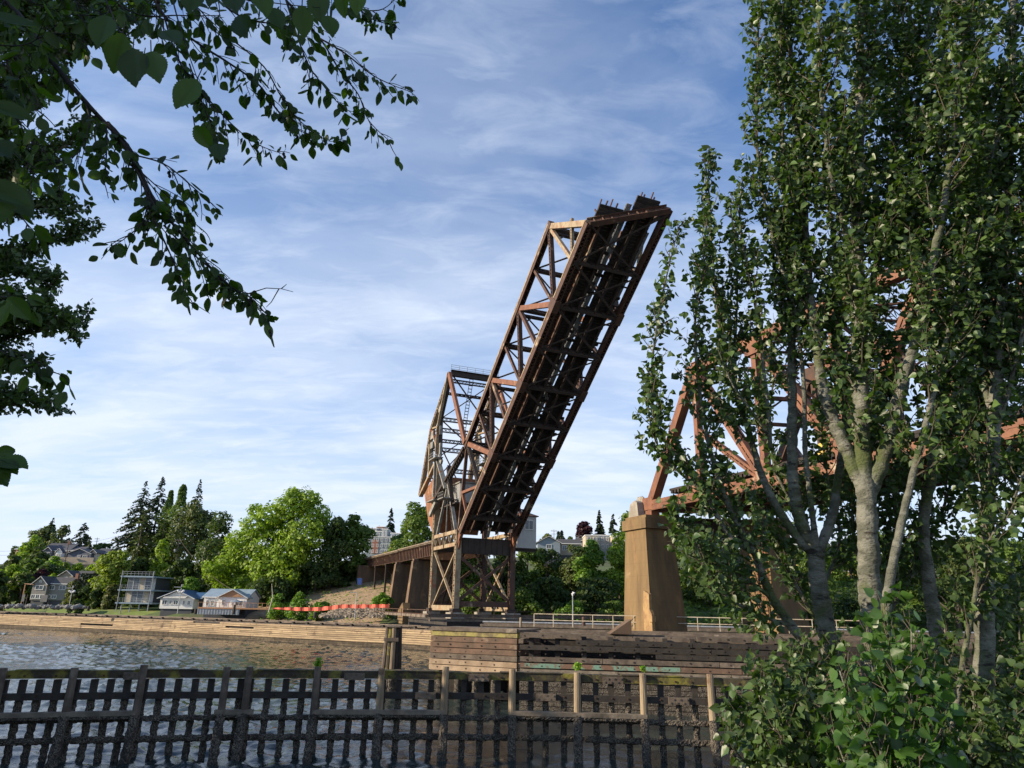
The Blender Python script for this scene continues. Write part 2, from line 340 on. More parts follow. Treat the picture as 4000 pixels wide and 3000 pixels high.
# ---- counterweight frame (rocks above the tower)
cw = thing('counterweight_frame', 'tall triangular counterweight truss with an orange concrete weight behind the raised leaf', 'counterweight frame', BR(-12.2, 0, 34.4))
SC1, SK, SEn, SKv = (-7.3, 50.0), (-17.9, 41.2), (-23.7, 28.3), (-12.2, 34.4)
T4 = LF(bk(7), HT - .2, 0); T4s = float(np.dot(T4 - B0, BD)); T4z = float(T4[2])
for sd in (-1, 1):
    t = sd * (HW + .0); X = lambda p, o=0: BR(p[0], t + o, p[1])
    P = MB(); P.lat(X(SC1), X(SK), .8, .9, BT, t=.14, pitch=.9, x=False, bar=.14); P.lat(X(SK), X(SEn), .8, .9, BT, t=.14, pitch=.7, x=True, bar=.1); P.build('outer_chord', M['cream'], cw)
    P = MB(); P.lat(X(SC1), X((-12.6, 42)), .7, .8, BT, t=.12, pitch=.8, x=True); P.lat(X((-12.6, 42)), X(SKv), .75, .85, BT, t=.14, pitch=.8, x=True); P.build('inner_post', M['darksteel'], cw)
    P = MB(); P.beam(X(SC1, -.5 * sd * -1), X((-12.9, 39.5), -.5 * sd * -1), .3, .5, BT); P.beam(X((-12.9, 39.5), .4 * sd), X((-13.0, 35), .4 * sd), .3, .5, BT); P.build('pendulum_bar', M['cream'], cw)
    P = MB(); P.beam(X(SKv), X(SEn), .55, .8, BT); P.build('bottom_chord', M['cream'], cw)
    P = MB(); P.beam(X(SK), X((-12.8, 40.6)), .3, .5, BT); P.beam(X(SK), X(SKv), .3, .5, BT); P.beam(X((-18.2, 38)), X((-17.6, 31)), .5, .9, BT); P.build('web_brace', M['cream'], cw)
    for (s, z, a, b_) in ((-12.6, 39.6, 1.5, 1.8), (-12.3, 35.6, 2.2, 2.6), (-17.3, 39.7, 1.9, 1.6), (-13, 44.8, 1.2, 2.6), (-17.2, 37.6, 1.7, 1.3)):
        P = MB(); P.box(BR(s, t, z), (a, .5, b_), ax=(BD, BT, UZ)); P.build('gusset_plate', M['grey_steel'], cw)
    P = MB(); P.beam(BR(SC1[0] + .4, t - .45, SC1[1] - .4), BR(T4s, t - .45, T4z), .5, 1.05, BD); P.build('link_arm', M['orange'], cw)
P = MB(); P.ibeam(BR(*[SC1[0], -HW, SC1[1]]), BR(SC1[0], HW, SC1[1]), .8, 1.1, UZ, .1); P.lat(BR(SC1[0], -HW, SC1[1] - 1.6), BR(SC1[0], HW, SC1[1] - 1.6), .7, .5, BD, t=.12, pitch=.7, x=True)
P.build('top_girder', M['darksteel'], cw)
P = MB()
for t in np.linspace(-HW, HW, 7): P.beam(BR(SC1[0], t, SC1[1] + .5), BR(SC1[0], t, SC1[1] + 1.7), .06, .06, BD)
for z in (.9, 1.3, 1.7): P.beam(BR(SC1[0], -HW, SC1[1] + z), BR(SC1[0], HW, SC1[1] + z), .05, .05)
P.build('railing', M['grey_steel'], cw)
for s, z, h in ((-12.6, 42.0, .8), (-18, 41.2, .9), (-17.4, 37.0, .9), (-12.4, 37.6, .7), (-22, 31.5, .8), (-10, 46.6, .5)):
    P = MB(); P.lat(BR(s, -HW, z), BR(s, HW, z), h, .5, BD, t=.14, pitch=.8, x=True, bar=.09); P.build('cross_strut', M['darksteel'], cw)
for (a, b_) in ((SC1, (-12.6, 42)), ((-12.6, 42), SKv), (SK, SEn)):
    for q in (-1, 1):
        P = MB(); P.beam(BR(a[0], q * HW, a[1]), BR(b_[0], -q * HW, b_[1]), .2, .25, BD); P.build('cross_brace', M['rust'], cw)
P = MB()                                            # caged ladder in the middle
for q in (-.35, .35): P.beam(BR(-7.6, q - .6, 49.4), BR(-11.9, q - .6, 37.4), .09, .09, BD)
for i in range(20): f = i / 20; P.beam(BR(-7.6 - 4.3 * f, -.95, 49.4 - 12 * f), BR(-7.6 - 4.3 * f, -.25, 49.4 - 12 * f), .12, .12)
P.build('ladder', M['darksteel'], cw)
P = MB(); P.prism([BR(s, -HW + .35, z) for s, z in ((-22.6, 29.0), (-15.4, 31.2), (-13.7, 27.5), (-13.8, 22.6), (-15.3, 20.2), (-18.6, 23.0))], BT * (W - .7))
P.build('concrete_weight', M['cwt'], cw)

# ---- tower
tw = thing('bridge_tower', 'steel trestle tower with crossed braces carrying the drawbridge hinge', 'bridge tower', BR(-6, 0, 6))
SF, SR = 1.0, -12.2
for sd in (-1, 1):
    t = sd * HW
    for s in (SF, SR):
        top = 19.3 if s == SF else 33.5
        P = MB(); P.lat(BR(s, t, 6), BR(s, t, top), .95, .95, BT, t=.14, pitch=.85, x=True, bar=.12)
        P.lat(BR(s, t, 6), BR(s, t, top), .93, .93, BD, t=.13, pitch=.85, x=True, bar=.12, sides=(1, 1)) if False else None
        for q in (-1, 1): P.beam(BR(s + q * .42, t, 6.02), BR(s + q * .42, t, top - .02), .9, .1, BD)
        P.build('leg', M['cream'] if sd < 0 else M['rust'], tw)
    P = MB()                                        # side X-brace
    P.beam(BR(SR + .3, t, 16.4), BR(SF - .5, t, 7.0), .25, .42, BT); P.beam(BR(SF - .3, t + .15, 16.6), BR(SR + .5, t + .15, 7), .25, .42, BT)
    P.build('side_brace', M['cream'], tw)
    P = MB(); P.beam(BR(SR, t, 6.6), BR(SF, t, 6.6), .4, .9); P.build('sill_beam', M['cream'], tw)
    P = MB()                                        # box girder with triangular openings
    for z in (16.95, 19.05): P.beam(BR(SR, t, z), BR(SF - .5, t, z), .7, .62)
    n = 9
    for i in range(n):
        a = SR + .5 + i * (SF - SR - 1) / n; b2 = a + (SF - SR - 1) / n; z1, z2 = (17.2, 18.8) if i % 2 else (18.8, 17.2)
        P.beam(BR(a, t - .2 * 1, z1), BR(b2, t - .2, z2), .06, .5, BT)
    for s in (SR + 6.6, SR + .2): P.beam(BR(s, t - .3, 16.7), BR(s, t - .3, 19.3), .5, .1, BD)
    P.build('side_girder', M['cream'], tw)
    P = MB(); ap = BR(-5.6, t, 28.2)                # A-frame above the girder
    P.beam(BR(SR + 1.2, t, 19.2), ap, .3, .5, BT); P.beam(BR(SF - 1.2, t, 19.2), ap, .3, .6, BT); P.beam(BR(-5.7, t, 19.2), ap, .12, .2, BT)
    P.build('a_frame', M['grey_steel'], tw)
    P = MB(); P.beam(BR(SF, t, 19.2), BR(-8.0, t, 34.2), .55, .8, BT) if False else P.lat(BR(-1.2, t, 19.2), BR(-6.4, t + .1, 31.5), .7, .7, BT, t=.12, pitch=.8, x=True)
    P.build('inclined_post', M['darksteel'], tw)
    P = MB(); P.beam(BR(-12.3, t - .5, 34.6), BR(-5.4, t - .5, 27.2), .3, .9, BT); P.beam(BR(-12.3, t - .5, 34.0), BR(-12.1, t - .5, 26.5), .35, .9, BT); P.box(BR(-9.8, t - .5, 33.4), (2.6, .4, .8), ax=(nrm(BD - UZ * .8), BT, nrm(UZ + BD * .8)))
    P.build('bearing_bracket', M['grey_steel'], tw)
    P = MB(); P.beam(BR(T4s - .6, t - .1, T4z - .8), BR(-13.6, t - .1, 25.6), .55, 1.1, BT)
    for i in range(22): f = i / 22; P.box(BR(T4s - 1 + (-13.2 - T4s) * f, t - .4, T4z - 1.2 + (25.6 - T4z) * f), (.12, .12, 1.2), ax=(BD, BT, nrm(UZ + BD * -.5)))
    P.build('operating_strut', M['darksteel'], tw)
    P = MB()                                        # platforms and their rails
    for s, z, l_ in ((-11.2, 33.6, 4.5), (-11, 25.6, 4.6), (-4.6, 25.2, 3)):
        P.box(BR(s, t - 1.0, z), (l_, 1.6, .16), ax=(BD, BT, UZ))
        for i in range(5): P.beam(BR(s - l_ / 2 + i * l_ / 4, t - 1.75, z), BR(s - l_ / 2 + i * l_ / 4, t - 1.75, z + 1.1), .05, .05, BD)
        for h in (.55, 1.1): P.beam(BR(s - l_ / 2, t - 1.75, z + h), BR(s + l_ / 2, t - 1.75, z + h), .05, .05)
    P.beam(BR(-13.2, t - .9, 23.2), BR(-9.8, t - .9, 25.4), .9, .5, BT)
    P.build('platform', M['grey_steel'], tw)
P = MB(); P.box(BR(SF, 0, 16.7), (.5, W - 1, 2.5), ax=(BD, BT, UZ))
for i in range(9): P.box(BR(SF + .27, -4.2 + i * 1.05, 16.7), (.12, .1, 2.3), ax=(BD, BT, UZ))
for z in (15.45, 17.98): P.box(BR(SF, 0, z), (.9, W - 1, .08), ax=(BD, BT, UZ))
P.build('front_girder', M['darksteel'], tw)
P = MB(); P.box(BR(SR, 0, 17.5), (.5, W - 1, 2.0), ax=(BD, BT, UZ)); P.build('rear_girder', M['darksteel'], tw)
for s in (SF, SR):
    for q in (-1, 1):
        P = MB(); P.lat(BR(s + q * .12, -q * HW, 15.2), BR(s + q * .12, q * HW, 7.4), .55, .45, BD, t=.2, pitch=.6, x=True) if s == SR else P.beam(BR(s + q * .14, -q * HW, 15.2), BR(s + q * .14, q * HW, 7.4), .5, .22, BD)
        P.build('cross_brace', M['rust'], tw)
    P = MB(); P.beam(BR(s, -HW, 7.3), BR(s, HW, 7.3), .5, .9)
    P.build('base_strut', M['rust'], tw)
for sd in (-1, 1):                                   # steep stairs inside
    P = MB()
    for i in range(26): f = i / 26; P.box(BR(SR + 1.5 + 9 * (f if sd < 0 else 1 - f), sd * 3.2, 6.6 + 9.8 * f), (.5, .9, .08), ax=(BD, BT, UZ))
    for q in (-.5, .5): P.beam(BR(SR + 1.5 + (0 if sd < 0 else 9), sd * 3.2 + q, 6.6), BR(SR + 1.5 + (9 if sd < 0 else 0), sd * 3.2 + q, 16.4), .06, .3, BT)
    P.build('stairs', M['darksteel'], tw)
P = MB()
for s in (SF, SR):
    for t in (-HW, HW): P.box(BR(s, t, 6.1), (1.7, 1.5, .9), ax=(BD, BT, UZ))
P.build('shoe_plates', M['darksteel'], tw)
P = MB()
for s, z in ((-3, 24.6), (-9, 24.6), (-6, 30.6), (-10.5, 28.2)): P.lat(BR(s, -HW, z), BR(s, HW, z), .8, .5, BD, t=.14, pitch=.7, x=True)
P.box(BR(-6, 0, 24.2), (9, W, .2), ax=(BD, BT, UZ)); P.box(BR(-9.5, 0, 26.5), (.3, W - 1.2, 4.2), ax=(BD, BT, UZ)); P.box(BR(-4, 1.5, 24.9), (5, 5, 1.2), ax=(BD, BT, UZ))
P.build('machinery_floor', M['darksteel'], tw)
mh = thing('machinery_house', 'small grey corrugated shed high up between the tower legs', 'machinery house', BR(-4.6, 0, 24.4))
P = MB(); c = BR(-4.6, -.8, 26.2); P.box(c, (4.6, 6, 3.4), ax=(BD, BT, UZ))
for i in range(24): P.box(BR(-2.25, -3.7 + i * .25, 26.2), (.06, .09, 3.3), ax=(BD, BT, UZ)); 
for i in range(18): P.box(BR(-6.8 + i * .26, -3.85, 26.2), (.09, .06, 3.3), ax=(BD, BT, UZ))
P.build('wall', M['wall_rib'], mh)
P = MB(); P.box(BR(-4.6, -.8, 28.05), (5.2, 6.6, .2), ax=(BD, BT, UZ)); P.build('roof', M['grey_steel'], mh)
P = MB(); P.box(BR(-2.2, 1.4, 25.9), (.1, 1.0, 2.1), ax=(BD, BT, UZ)); P.build('door', M['grey_steel'], mh)

# ---- operator cabin hung on the far side of the tower
M['glass'] = surf('window_glass', (.06, .075, .09), (.10, .12, .14), .4, .4, .6, .12, bmp=0)
M['white'] = surf('white_paint', (.74, .73, .69), (.66, .65, .61), .5, .3, .7, .6, bmp=.05)
M['roofbrown'] = surf('brown_roof_shingles', (.10, .065, .05), (.14, .09, .07), 4, .4, .6, .9)
cab = thing('operator_cabin', 'pale ribbed operator cabin with a window on the far side of the tower', 'cabin', BR(-1.2, 8.2, 16.9))
P = MB(); c = BR(-1.6, 8.1, 19.7); P.box(c, (3.6, 3.8, 5.6), ax=(BD, BT, UZ))
for i in range(15): P.box(BR(.22, 6.35 + i * .25, 19.7), (.07, .09, 5.55), ax=(BD, BT, UZ)); P.box(BR(-3.3 + i * .24, 6.18, 19.7), (.09, .07, 5.55), ax=(BD, BT, UZ))
P.build('wall', M['wall_rib'], cab)
P = MB(); q = [BR(-1.6 + a * 2.15, 8.1 + b_ * 2.25, 22.5) for a, b_ in ((-1, -1), (1, -1), (1, 1), (-1, 1))]; r_ = [p + UZ * .14 for p in q]; ap = BR(-1.6, 8.1, 23.7)
P.add(q + r_ + [ap], [(3, 2, 1, 0), (0, 1, 5, 4), (1, 2, 6, 5), (2, 3, 7, 6), (3, 0, 4, 7), (4, 5, 8), (5, 6, 8), (6, 7, 8), (7, 4, 8)]); P.build('roof', M['roofbrown'], cab)
P = MB(); P.box(BR(.3, 8.5, 21.0), (.16, 1.7, 1.75), ax=(BD, BT, UZ)); wf = P.build('window', M['white'], cab)
P = MB()
for q in (-.4, .4): P.box(BR(.4, 8.5 + q, 21.0), (.03, .68, 1.5), ax=(BD, BT, UZ))
P.build('pane', M['glass'], wf)
P = MB(); P.box(BR(-1.6, 8.1, 16.8), (3.9, 4.1, .22), ax=(BD, BT, UZ)); P.beam(BR(-.2, 5.2, 16.5), BR(-.2, 10, 16.5), .3, .4); P.build('floor', M['darksteel'], cab)

# ---- approach girder spans behind the tower
M['rail_deck'] = surf('weathered_deck_timber', (.22, .17, .12), (.12, .095, .07), 1.5, .4, .6, .9, isl=.3)
for i, (s0, s1, z0, z1, lab) in enumerate(((-12.9, -39.3, 15.95, 18.1, 'rusty plate girder span next to the bridge tower'), (-39.4, -62, 16.1, 18.0, 'second rusty plate girder span, ending under the bank trees'), (-62.1, -100, 16.2, 18.0, 'farthest dark plate girder span running into the hillside'))):
    g = thing('girder_span', lab, 'girder span', BR((s0 + s1) / 2, 0, z0), 'girder spans of the approach')
    for sd in (-1, 1):
        P = MB(); t = sd * 4.3
        P.box(BR((s0 + s1) / 2, t, (z0 + z1) / 2), (s0 - s1, .06, z1 - z0), ax=(BD, BT, UZ))
        for z in (z0, z1): P.box(BR((s0 + s1) / 2, t, z), (s0 - s1, .5, .07), ax=(BD, BT, UZ))
        n = int((s0 - s1) / 1.15)
        for k in range(n + 1): P.box(BR(s1 + .1 + k * (s0 - s1 - .2) / n, t - sd * -.13, (z0 + z1) / 2), (.14, .22, z1 - z0 - .08), ax=(BD, BT, UZ))
        P.build('side_girder', M['rust'], g)
    P = MB(); n = int((s0 - s1) / .5)
    for k in range(n): P.box(BR(s1 + .25 + k * .5, 0, z1 + .19), (.3, 9.9, .26), ax=(BD, BT, UZ))
    for sd in (-1, 1): P.box(BR((s0 + s1) / 2, sd * 4.95, z1 + .42), (s0 - s1, .3, .22), ax=(BD, BT, UZ))
    P.build('tie_deck', M['rail_deck'], g)
def wallpier(s, lab, th=1.35, z0=3.5, z1=15.5, zt=None):
    p = thing('bridge_pier', lab, 'bridge pier', BR(s, 0, z0), 'wall piers of the approach')
    P = MB(); a, b_ = th * .75, th * .5
    lo = [BR(s + i * a, j * (HW + 1.3), z0) for i, j in ((-1, -1), (1, -1), (1, 1), (-1, 1))]; hi = [BR(s + i * b_, j * (HW + .2), z1) for i, j in ((-1, -1), (1, -1), (1, 1), (-1, 1))]
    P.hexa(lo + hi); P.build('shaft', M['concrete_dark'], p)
    P = MB(); P.box(BR(s, 0, z1 + .2), (1.0, W, .4), ax=(BD, BT, UZ)); P.build('bearing_beam', M['rust'], p)
    return p
wallpier(-26.2, 'tall wall pier standing closest behind the steel tower')
wallpier(-40.2, 'tall wall pier beside the weedy riprap slope, farther from the tower')
P = MB(); P.prism([BR(s, -7.2, z) for s, z in ((-27.4, 3.5), (-23.6, 3.5), (-23.6, 6.4), (-24.4, 7.4), (-27.4, 5.9))], BT * 1.4)
P.build('buttress', M['concrete'], None, loc=BR(-27, -7, 3.5), tags=('small gabled grey concrete block at the foot of the wall piers', 'concrete block'))
for s, lab in ((-52, 'dark steel trestle bent half hidden under the approach span, next to the wall piers'), (-63, 'dark steel trestle bent deeper in the shade, next to the blue bin')):
    tbn = thing('trestle_bent', lab, 'trestle bent', BR(s, 0, 7))
    for t in (-4.3, 0, 4.3): P = MB(); P.beam(BR(s, t, 7), BR(s, t, 16), .4, .4, BD); P.build('leg', M['darksteel'], tbn)
    P = MB(); P.beam(BR(s, -4.3, 8), BR(s, 4.3, 15), .2, .2, BD); P.beam(BR(s + .2, 4.3, 8), BR(s + .2, -4.3, 15), .2, .2, BD); P.build('cross_brace', M['darksteel'], tbn)
    P = MB(); P.beam(BR(s, -4.6, 15.9), BR(s, 4.6, 15.9), .6, .6); P.build('cap_beam', M['darksteel'], tbn)
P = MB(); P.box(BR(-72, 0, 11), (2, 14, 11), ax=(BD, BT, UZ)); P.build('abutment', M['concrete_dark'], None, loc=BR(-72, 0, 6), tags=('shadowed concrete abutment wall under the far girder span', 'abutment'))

# ---- big river pier at the near end of the leaf: two tapering columns
def column(sc_, tc_, lab, z0=3.0):
    p = thing('river_pier', lab, 'bridge pier', BR(sc_, tc_, z0), 'columns of the river pier')
    def ring(z, a, b_, ch, dx=0):      # octagon-ish plan, pointed to the channel side
        return [BR(sc_ + x + (dx if x > 0 else dx * .15), tc_ + y, z) for x, y in ((-a, -b_ + ch), (-a + ch * .45, -b_), (a, -b_), (a, b_), (-a, b_))]
    def loft(P, r0, r1):
        n = len(r0); P.add(r0 + r1, [tuple(range(n))[::-1], tuple(range(n, 2 * n))] + [(i, (i + 1) % n, n + (i + 1) % n, n + i) for i in range(n)])
    P = MB(); loft(P, ring(z0, 2.35, 2.0, 1.0, .7), ring(14.2, 2.0, 1.5, .9, -.15)); P.build('shaft', M['concrete'], p)
    P = MB(); loft(P, ring(14.2, 2.25, 1.75, 1.0), ring(15.15, 2.25, 1.75, 1.0)); loft(P, ring(15.15, 2.0, 1.5, .95), ring(15.45, 2.0, 1.5, .95)); P.build('cap', M['concrete'], p)
    return p
NP = column(57.4, -HW - .2, 'tapering brown concrete column with a broken corner, nearer of the two river columns')
FP = column(61.6, HW + .2, 'farther brown concrete column behind poplar leaves, with a rusty caged ladder')
P = MB(); P.prism([BR(s, -HW - 1.2, z) for s, z in ((55.6, 15.45), (57.4, 15.45), (57.2, 16.9), (56.8, 17.1), (56.0, 16.8))], BT * 2.2)
for i in range(3): P.beam(BR(56.0 + i * .35, -HW - .4, 16.8), BR(56.4 + i * .35, -HW - .4, 17.5), .12, .4)
P.build('bearing_block', M['concrete_grey'], NP)
P = MB(); P.prism([BR(s, -HW - 2.22, z) for s, z in ((59.2, 5), (60.45, 5), (60.4, 6.6), (60.1, 7.0), (60.1, 8.3), (59.3, 8.6), (59.1, 7.4))], BT * .3); P.box(BR(60.4, -HW - 2.15, 6.2), (.5, .4, .5), ax=(BD, BT, UZ)); P.build('broken_corner', M['concrete_light'], NP)
P = MB()
for q in (-.35, .35): P.beam(BR(63.8, HW - 2.3 + q, 4), BR(62.9, HW - 1.9 + q, 13.4), .09, .09, BD)
for i in range(24): P.beam(BR(63.8 - i * .037, HW - 2.65, 4 + i * .39), BR(63.8 - i * .037, HW - 1.95, 4 + i * .39), .05, .05)
for i in range(7):
    z = 8.2 + i * .8
    for k in range(6): a0, a1 = math.pi * k / 6, math.pi * (k + 1) / 6; P.beam(BR(63.5 + .75 * math.sin(a0), HW - 2.2 - .45 * math.cos(a0), z), BR(63.5 + .75 * math.sin(a1), HW - 2.2 - .45 * math.cos(a1), z), .04, .09)
for k in range(1, 6): a0 = math.pi * k / 6; P.beam(BR(63.5 + .75 * math.sin(a0), HW - 2.2 - .45 * math.cos(a0), 8.2), BR(63.5 + .75 * math.sin(a0), HW - 2.2 - .45 * math.cos(a0), 13), .07, .04)
P.build('caged_ladder', M['orange'], FP)
pg = thing('pier_crosshead', 'dark steel cross girder tying the two river columns under the fixed span', 'cross girder', BR(59.5, 0, 13))
P = MB(); P.ibeam(BR(58.6, -HW + 1.4, 14.3), BR(60.8, HW - 1.4, 14.3), 1.6, 2.0, UZ, .12); P.build('web', M['darksteel'], pg)
P = MB(); P.box(BR(58.0, -HW, 15.75), (1.0, .9, .6), ax=(BD, BT, UZ)); P.box(BR(62.2, HW, 15.75), (1.0, .9, .6), ax=(BD, BT, UZ)); P.build('bearing', M['orange'], pg)

# ---- fixed truss span coming towards and past the camera
fx = thing('fixed_truss_span', 'orange rusty fixed railway truss span behind the poplar trees', 'truss span', BR(90, 0, 16))
PF = 7.8; ZB, ZT = 16.5, 28.1; NPAN = 6
for sd in (-1, 1):
    t = sd * HW; s0 = 57.9 if sd < 0 else 62.3
    X = lambda k, z, o=0: BR(s0 + k * PF, t + o, z)
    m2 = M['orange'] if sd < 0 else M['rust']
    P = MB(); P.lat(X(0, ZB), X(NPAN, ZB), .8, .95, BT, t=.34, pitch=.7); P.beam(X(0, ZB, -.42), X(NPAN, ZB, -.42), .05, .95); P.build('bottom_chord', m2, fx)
    P = MB(); P.beam(X(1, ZT), X(NPAN - 1, ZT), .8, .75); P.beam(X(1, ZT + .46), X(NPAN - 1, ZT + .46), 1.0, .07); P.build('top_chord', M['orange'], fx)
    for a, b_ in (((0, ZB), (1, ZT)), ((NPAN, ZB), (NPAN - 1, ZT))):
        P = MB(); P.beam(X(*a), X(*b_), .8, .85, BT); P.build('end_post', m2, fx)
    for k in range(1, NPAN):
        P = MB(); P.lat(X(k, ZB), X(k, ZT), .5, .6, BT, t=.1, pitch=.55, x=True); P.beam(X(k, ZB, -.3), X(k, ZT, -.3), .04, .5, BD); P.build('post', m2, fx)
    for k in range(1, NPAN - 1):
        a, b_ = ((k, ZT), (k + 1, ZB)) if k < NPAN / 2 else ((k, ZB), (k + 1, ZT))
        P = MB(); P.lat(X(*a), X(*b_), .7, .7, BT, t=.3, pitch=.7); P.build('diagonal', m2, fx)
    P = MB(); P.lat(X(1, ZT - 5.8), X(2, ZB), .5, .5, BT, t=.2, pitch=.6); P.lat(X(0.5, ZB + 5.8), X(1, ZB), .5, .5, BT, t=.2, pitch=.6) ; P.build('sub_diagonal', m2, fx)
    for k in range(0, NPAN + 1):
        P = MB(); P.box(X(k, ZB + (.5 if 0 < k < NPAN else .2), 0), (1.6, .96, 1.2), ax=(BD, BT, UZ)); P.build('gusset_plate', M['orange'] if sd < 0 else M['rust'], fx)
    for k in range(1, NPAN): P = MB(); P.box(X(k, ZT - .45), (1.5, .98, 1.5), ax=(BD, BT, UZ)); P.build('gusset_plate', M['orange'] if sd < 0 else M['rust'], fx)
for k in range(0, NPAN + 1):
    o = 4.4 if k == 0 else 2.2
    P = MB(); P.ibeam(BR(57.9 + k * PF + (0 if k == 0 else 2.2), -HW, ZB + .1), BR(57.9 + k * PF + (4.4 if k == 0 else 2.2), HW, ZB + .1), .5, 1.3, UZ, .08); P.build('floor_beam', M['orange'], fx)
for t in (-3.25, -1.35, 1.35, 3.25):
    P = MB(); P.ibeam(BR(60, t, ZB + .5), BR(60 + NPAN * PF - 2, t, ZB + .5), .36, .85, UZ, .06); P.build('stringer', M['rust'], fx)
P = MB(); n = int((NPAN * PF - 2) / .5)
for k in range(n): P.box(BR(60.3 + k * .5, 0, ZB + 1.12), (.3, 8.6, .26), ax=(BD, BT, UZ))
for sd in (-1, 1): P.box(BR(60 + NPAN * PF / 2, sd * 4.2, ZB + 1.35), (NPAN * PF, .25, .2), ax=(BD, BT, UZ))
P.build('tie_deck', M['tie'], fx)
for k in range(NPAN):
    P = MB(); o = 1.1
    P.beam(BR(59 + k * PF, -HW, ZB - .35), BR(59 + (k + 1) * PF, HW, ZB - .35), .3, .2); P.beam(BR(59 + k * PF, HW, ZB - .42), BR(59 + (k + 1) * PF, -HW, ZB - .42), .3, .2); P.build('lateral_brace', M['rust'], fx)
for k in range(1, NPAN):
    P = MB(); a = BR(57.9 + k * PF, -HW, ZT - .2); b_ = BR(60.5 + k * PF, HW, ZT - .2)
    P.lat(a, b_, 1.2, .4, BD, t=.1, pitch=1.0, x=True); P.beam(a - UZ * 4.6, b_ - UZ * 4.6, .3, .3); P.beam(a - UZ * .8, b_ * .5 + a * .5 - UZ * 4.6, .16, .16); P.beam(b_ - UZ * .8, b_ * .5 + a * .5 - UZ * 4.6, .16, .16)
    P.build('sway_frame', M['rust'], fx)
    if k < NPAN - 1:
        P = MB(); P.beam(a, BR(57.9 + (k + 1) * PF, HW, ZT - .2), .2, .16); P.beam(b_, BR(57.9 + (k + 1) * PF, -HW, ZT - .25), .2, .16); P.build('top_lateral', M['rust'], fx)
P = MB()
for q in (0, 1): P.ibeam(BR(63 + 0 * q, -2.3 + 4.6 * q - 1.2, ZB + .4), BR(60 + NPAN * PF, -2.3 + 4.6 * q - 1.2, ZB + .4), .4, .5, UZ)
P.build('inspection_beam', M['rust'], fx)
# yellow arrow board on the near chord
P = MB(); c = BR(79.4, -HW - .45, 17.6); P.prism([c + BD * a + UZ * z for a, z in ((-.5, .25), (-.2, .25), (-.2, .7), (.2, .7), (.2, .25), (.5, .25), (0, -.5))], -BT * .06)
M['yellow'] = surf('yellow_paint', (.55, .38, .06), (.42, .28, .05), 2, .4, .6, .6)
P.build('arrow_board', M['yellow'], fx)
# ------------------------------------------------------------ water, banks
def gp(px, py, z):                       # the point at height z seen at that pixel
    D = ray(px, py); return C0 + D * ((z - HC) / D[2])
def sstep(a, b, x):
    x = np.clip((x - a) / (b - a), 0, 1); return x * x * (3 - 2 * x)
SX = [-900, -300, -200, -124, -70, -30, 0, 30, 80, 200, 900]; SY = [520, 262, 218, 190, 166, 147, 137, 128, 120, 112, 100]
def shore(x): return np.interp(x, SX, SY)
def ht(x, y):
    x = np.asarray(x, float); y = np.asarray(y, float); D = (y - shore(x)) * .93
    hl = np.interp(D, [-30, -3, 0, 5, 32, 48, 110, 150, 260, 600, 3000], [-4, -2, 1.5, 4.3, 5.3, 8.5, 21.5, 25, 33, 40, 46])
    hr = np.interp(D, [-30, -3, 0, 4, 12, 50, 100, 130, 300, 600, 3000], [-4, -2, 2.5, 4.6, 7.0, 14.5, 21, 25, 34, 38, 42])
    hm = np.interp(D, [-30, -3, 0, 6, 14, 36, 60, 130, 300, 600, 3000], [-4, -2, 2.2, 4.2, 5.6, 13.2, 14.5, 24, 34, 38, 42])
    a = sstep(-75, -50, x); b = sstep(-20, 0, x)
    h = hl * (1 - a) + hm * a * (1 - b) + hr * b
    return h + .5 * np.sin(x * .11 + y * .07) * (D > 40) * (D < 900)
def ht1(x, y): return float(ht(x, y))
def grid(name, xs, ys, f, m, kind='structure'):
    X, Y = np.meshgrid(xs, ys); Z = f(X, Y); v = np.stack([X, Y, Z], -1).reshape(-1, 3); nx = len(xs)
    fs = [(j * nx + i, j * nx + i + 1, (j + 1) * nx + i + 1, (j + 1) * nx + i) for j in range(len(ys) - 1) for i in range(nx - 1)]
    me = bpy.data.meshes.new(name); me.from_pydata(v.tolist(), [], fs); me.update(); me.materials.append(m)
    me.polygons.foreach_set('use_smooth', [True] * len(me.polygons))
    o = bpy.data.objects.new(name, me); col.objects.link(o); o['kind'] = kind; return o
mw, t, b = pbr('river_water', .05)
b.inputs['Base Color'].default_value = (.026, .038, .036, 1); b.inputs['IOR'].default_value = 1.33; b.inputs['Specular IOR Level'].default_value = .5
h1 = noise_f(t, 1.3, 0, 1, 6, stretch=(.75, 1.5, 1)); h2 = noise_f(t, .17, 0, 1, 3, stretch=(.7, 1.5, 1)); h3 = noise_f(t, 4.2, 0, 1, 4, stretch=(.8, 1.4, 1))
calm = noise_f(t, .035, .38, .62, 3, stretch=(1, 2.4, 1))
s1 = N(t, 'ShaderNodeMath', operation='MULTIPLY_ADD'); t.links.new(h3, s1.inputs[0]); s1.inputs[1].default_value = .22; t.links.new(h1, s1.inputs[2])
s2 = N(t, 'ShaderNodeMath', operation='MULTIPLY'); t.links.new(s1.outputs[0], s2.inputs[0])
ca = N(t, 'ShaderNodeMapRange'); t.links.new(calm, ca.inputs[0]); ca.inputs[3].default_value = .45; ca.inputs[4].default_value = 1.15; t.links.new(ca.outputs[0], s2.inputs[1])
s3 = N(t, 'ShaderNodeMath', operation='MULTIPLY_ADD'); t.links.new(h2, s3.inputs[0]); s3.inputs[1].default_value = 1.6; t.links.new(s2.outputs[0], s3.inputs[2])
bump(t, b, s3.outputs[0], .8, .08)
M['water'] = mw
xs = np.concatenate([[-4000, -2000, -1200], np.linspace(-800, 800, 9), [1200, 2000, 4000]])
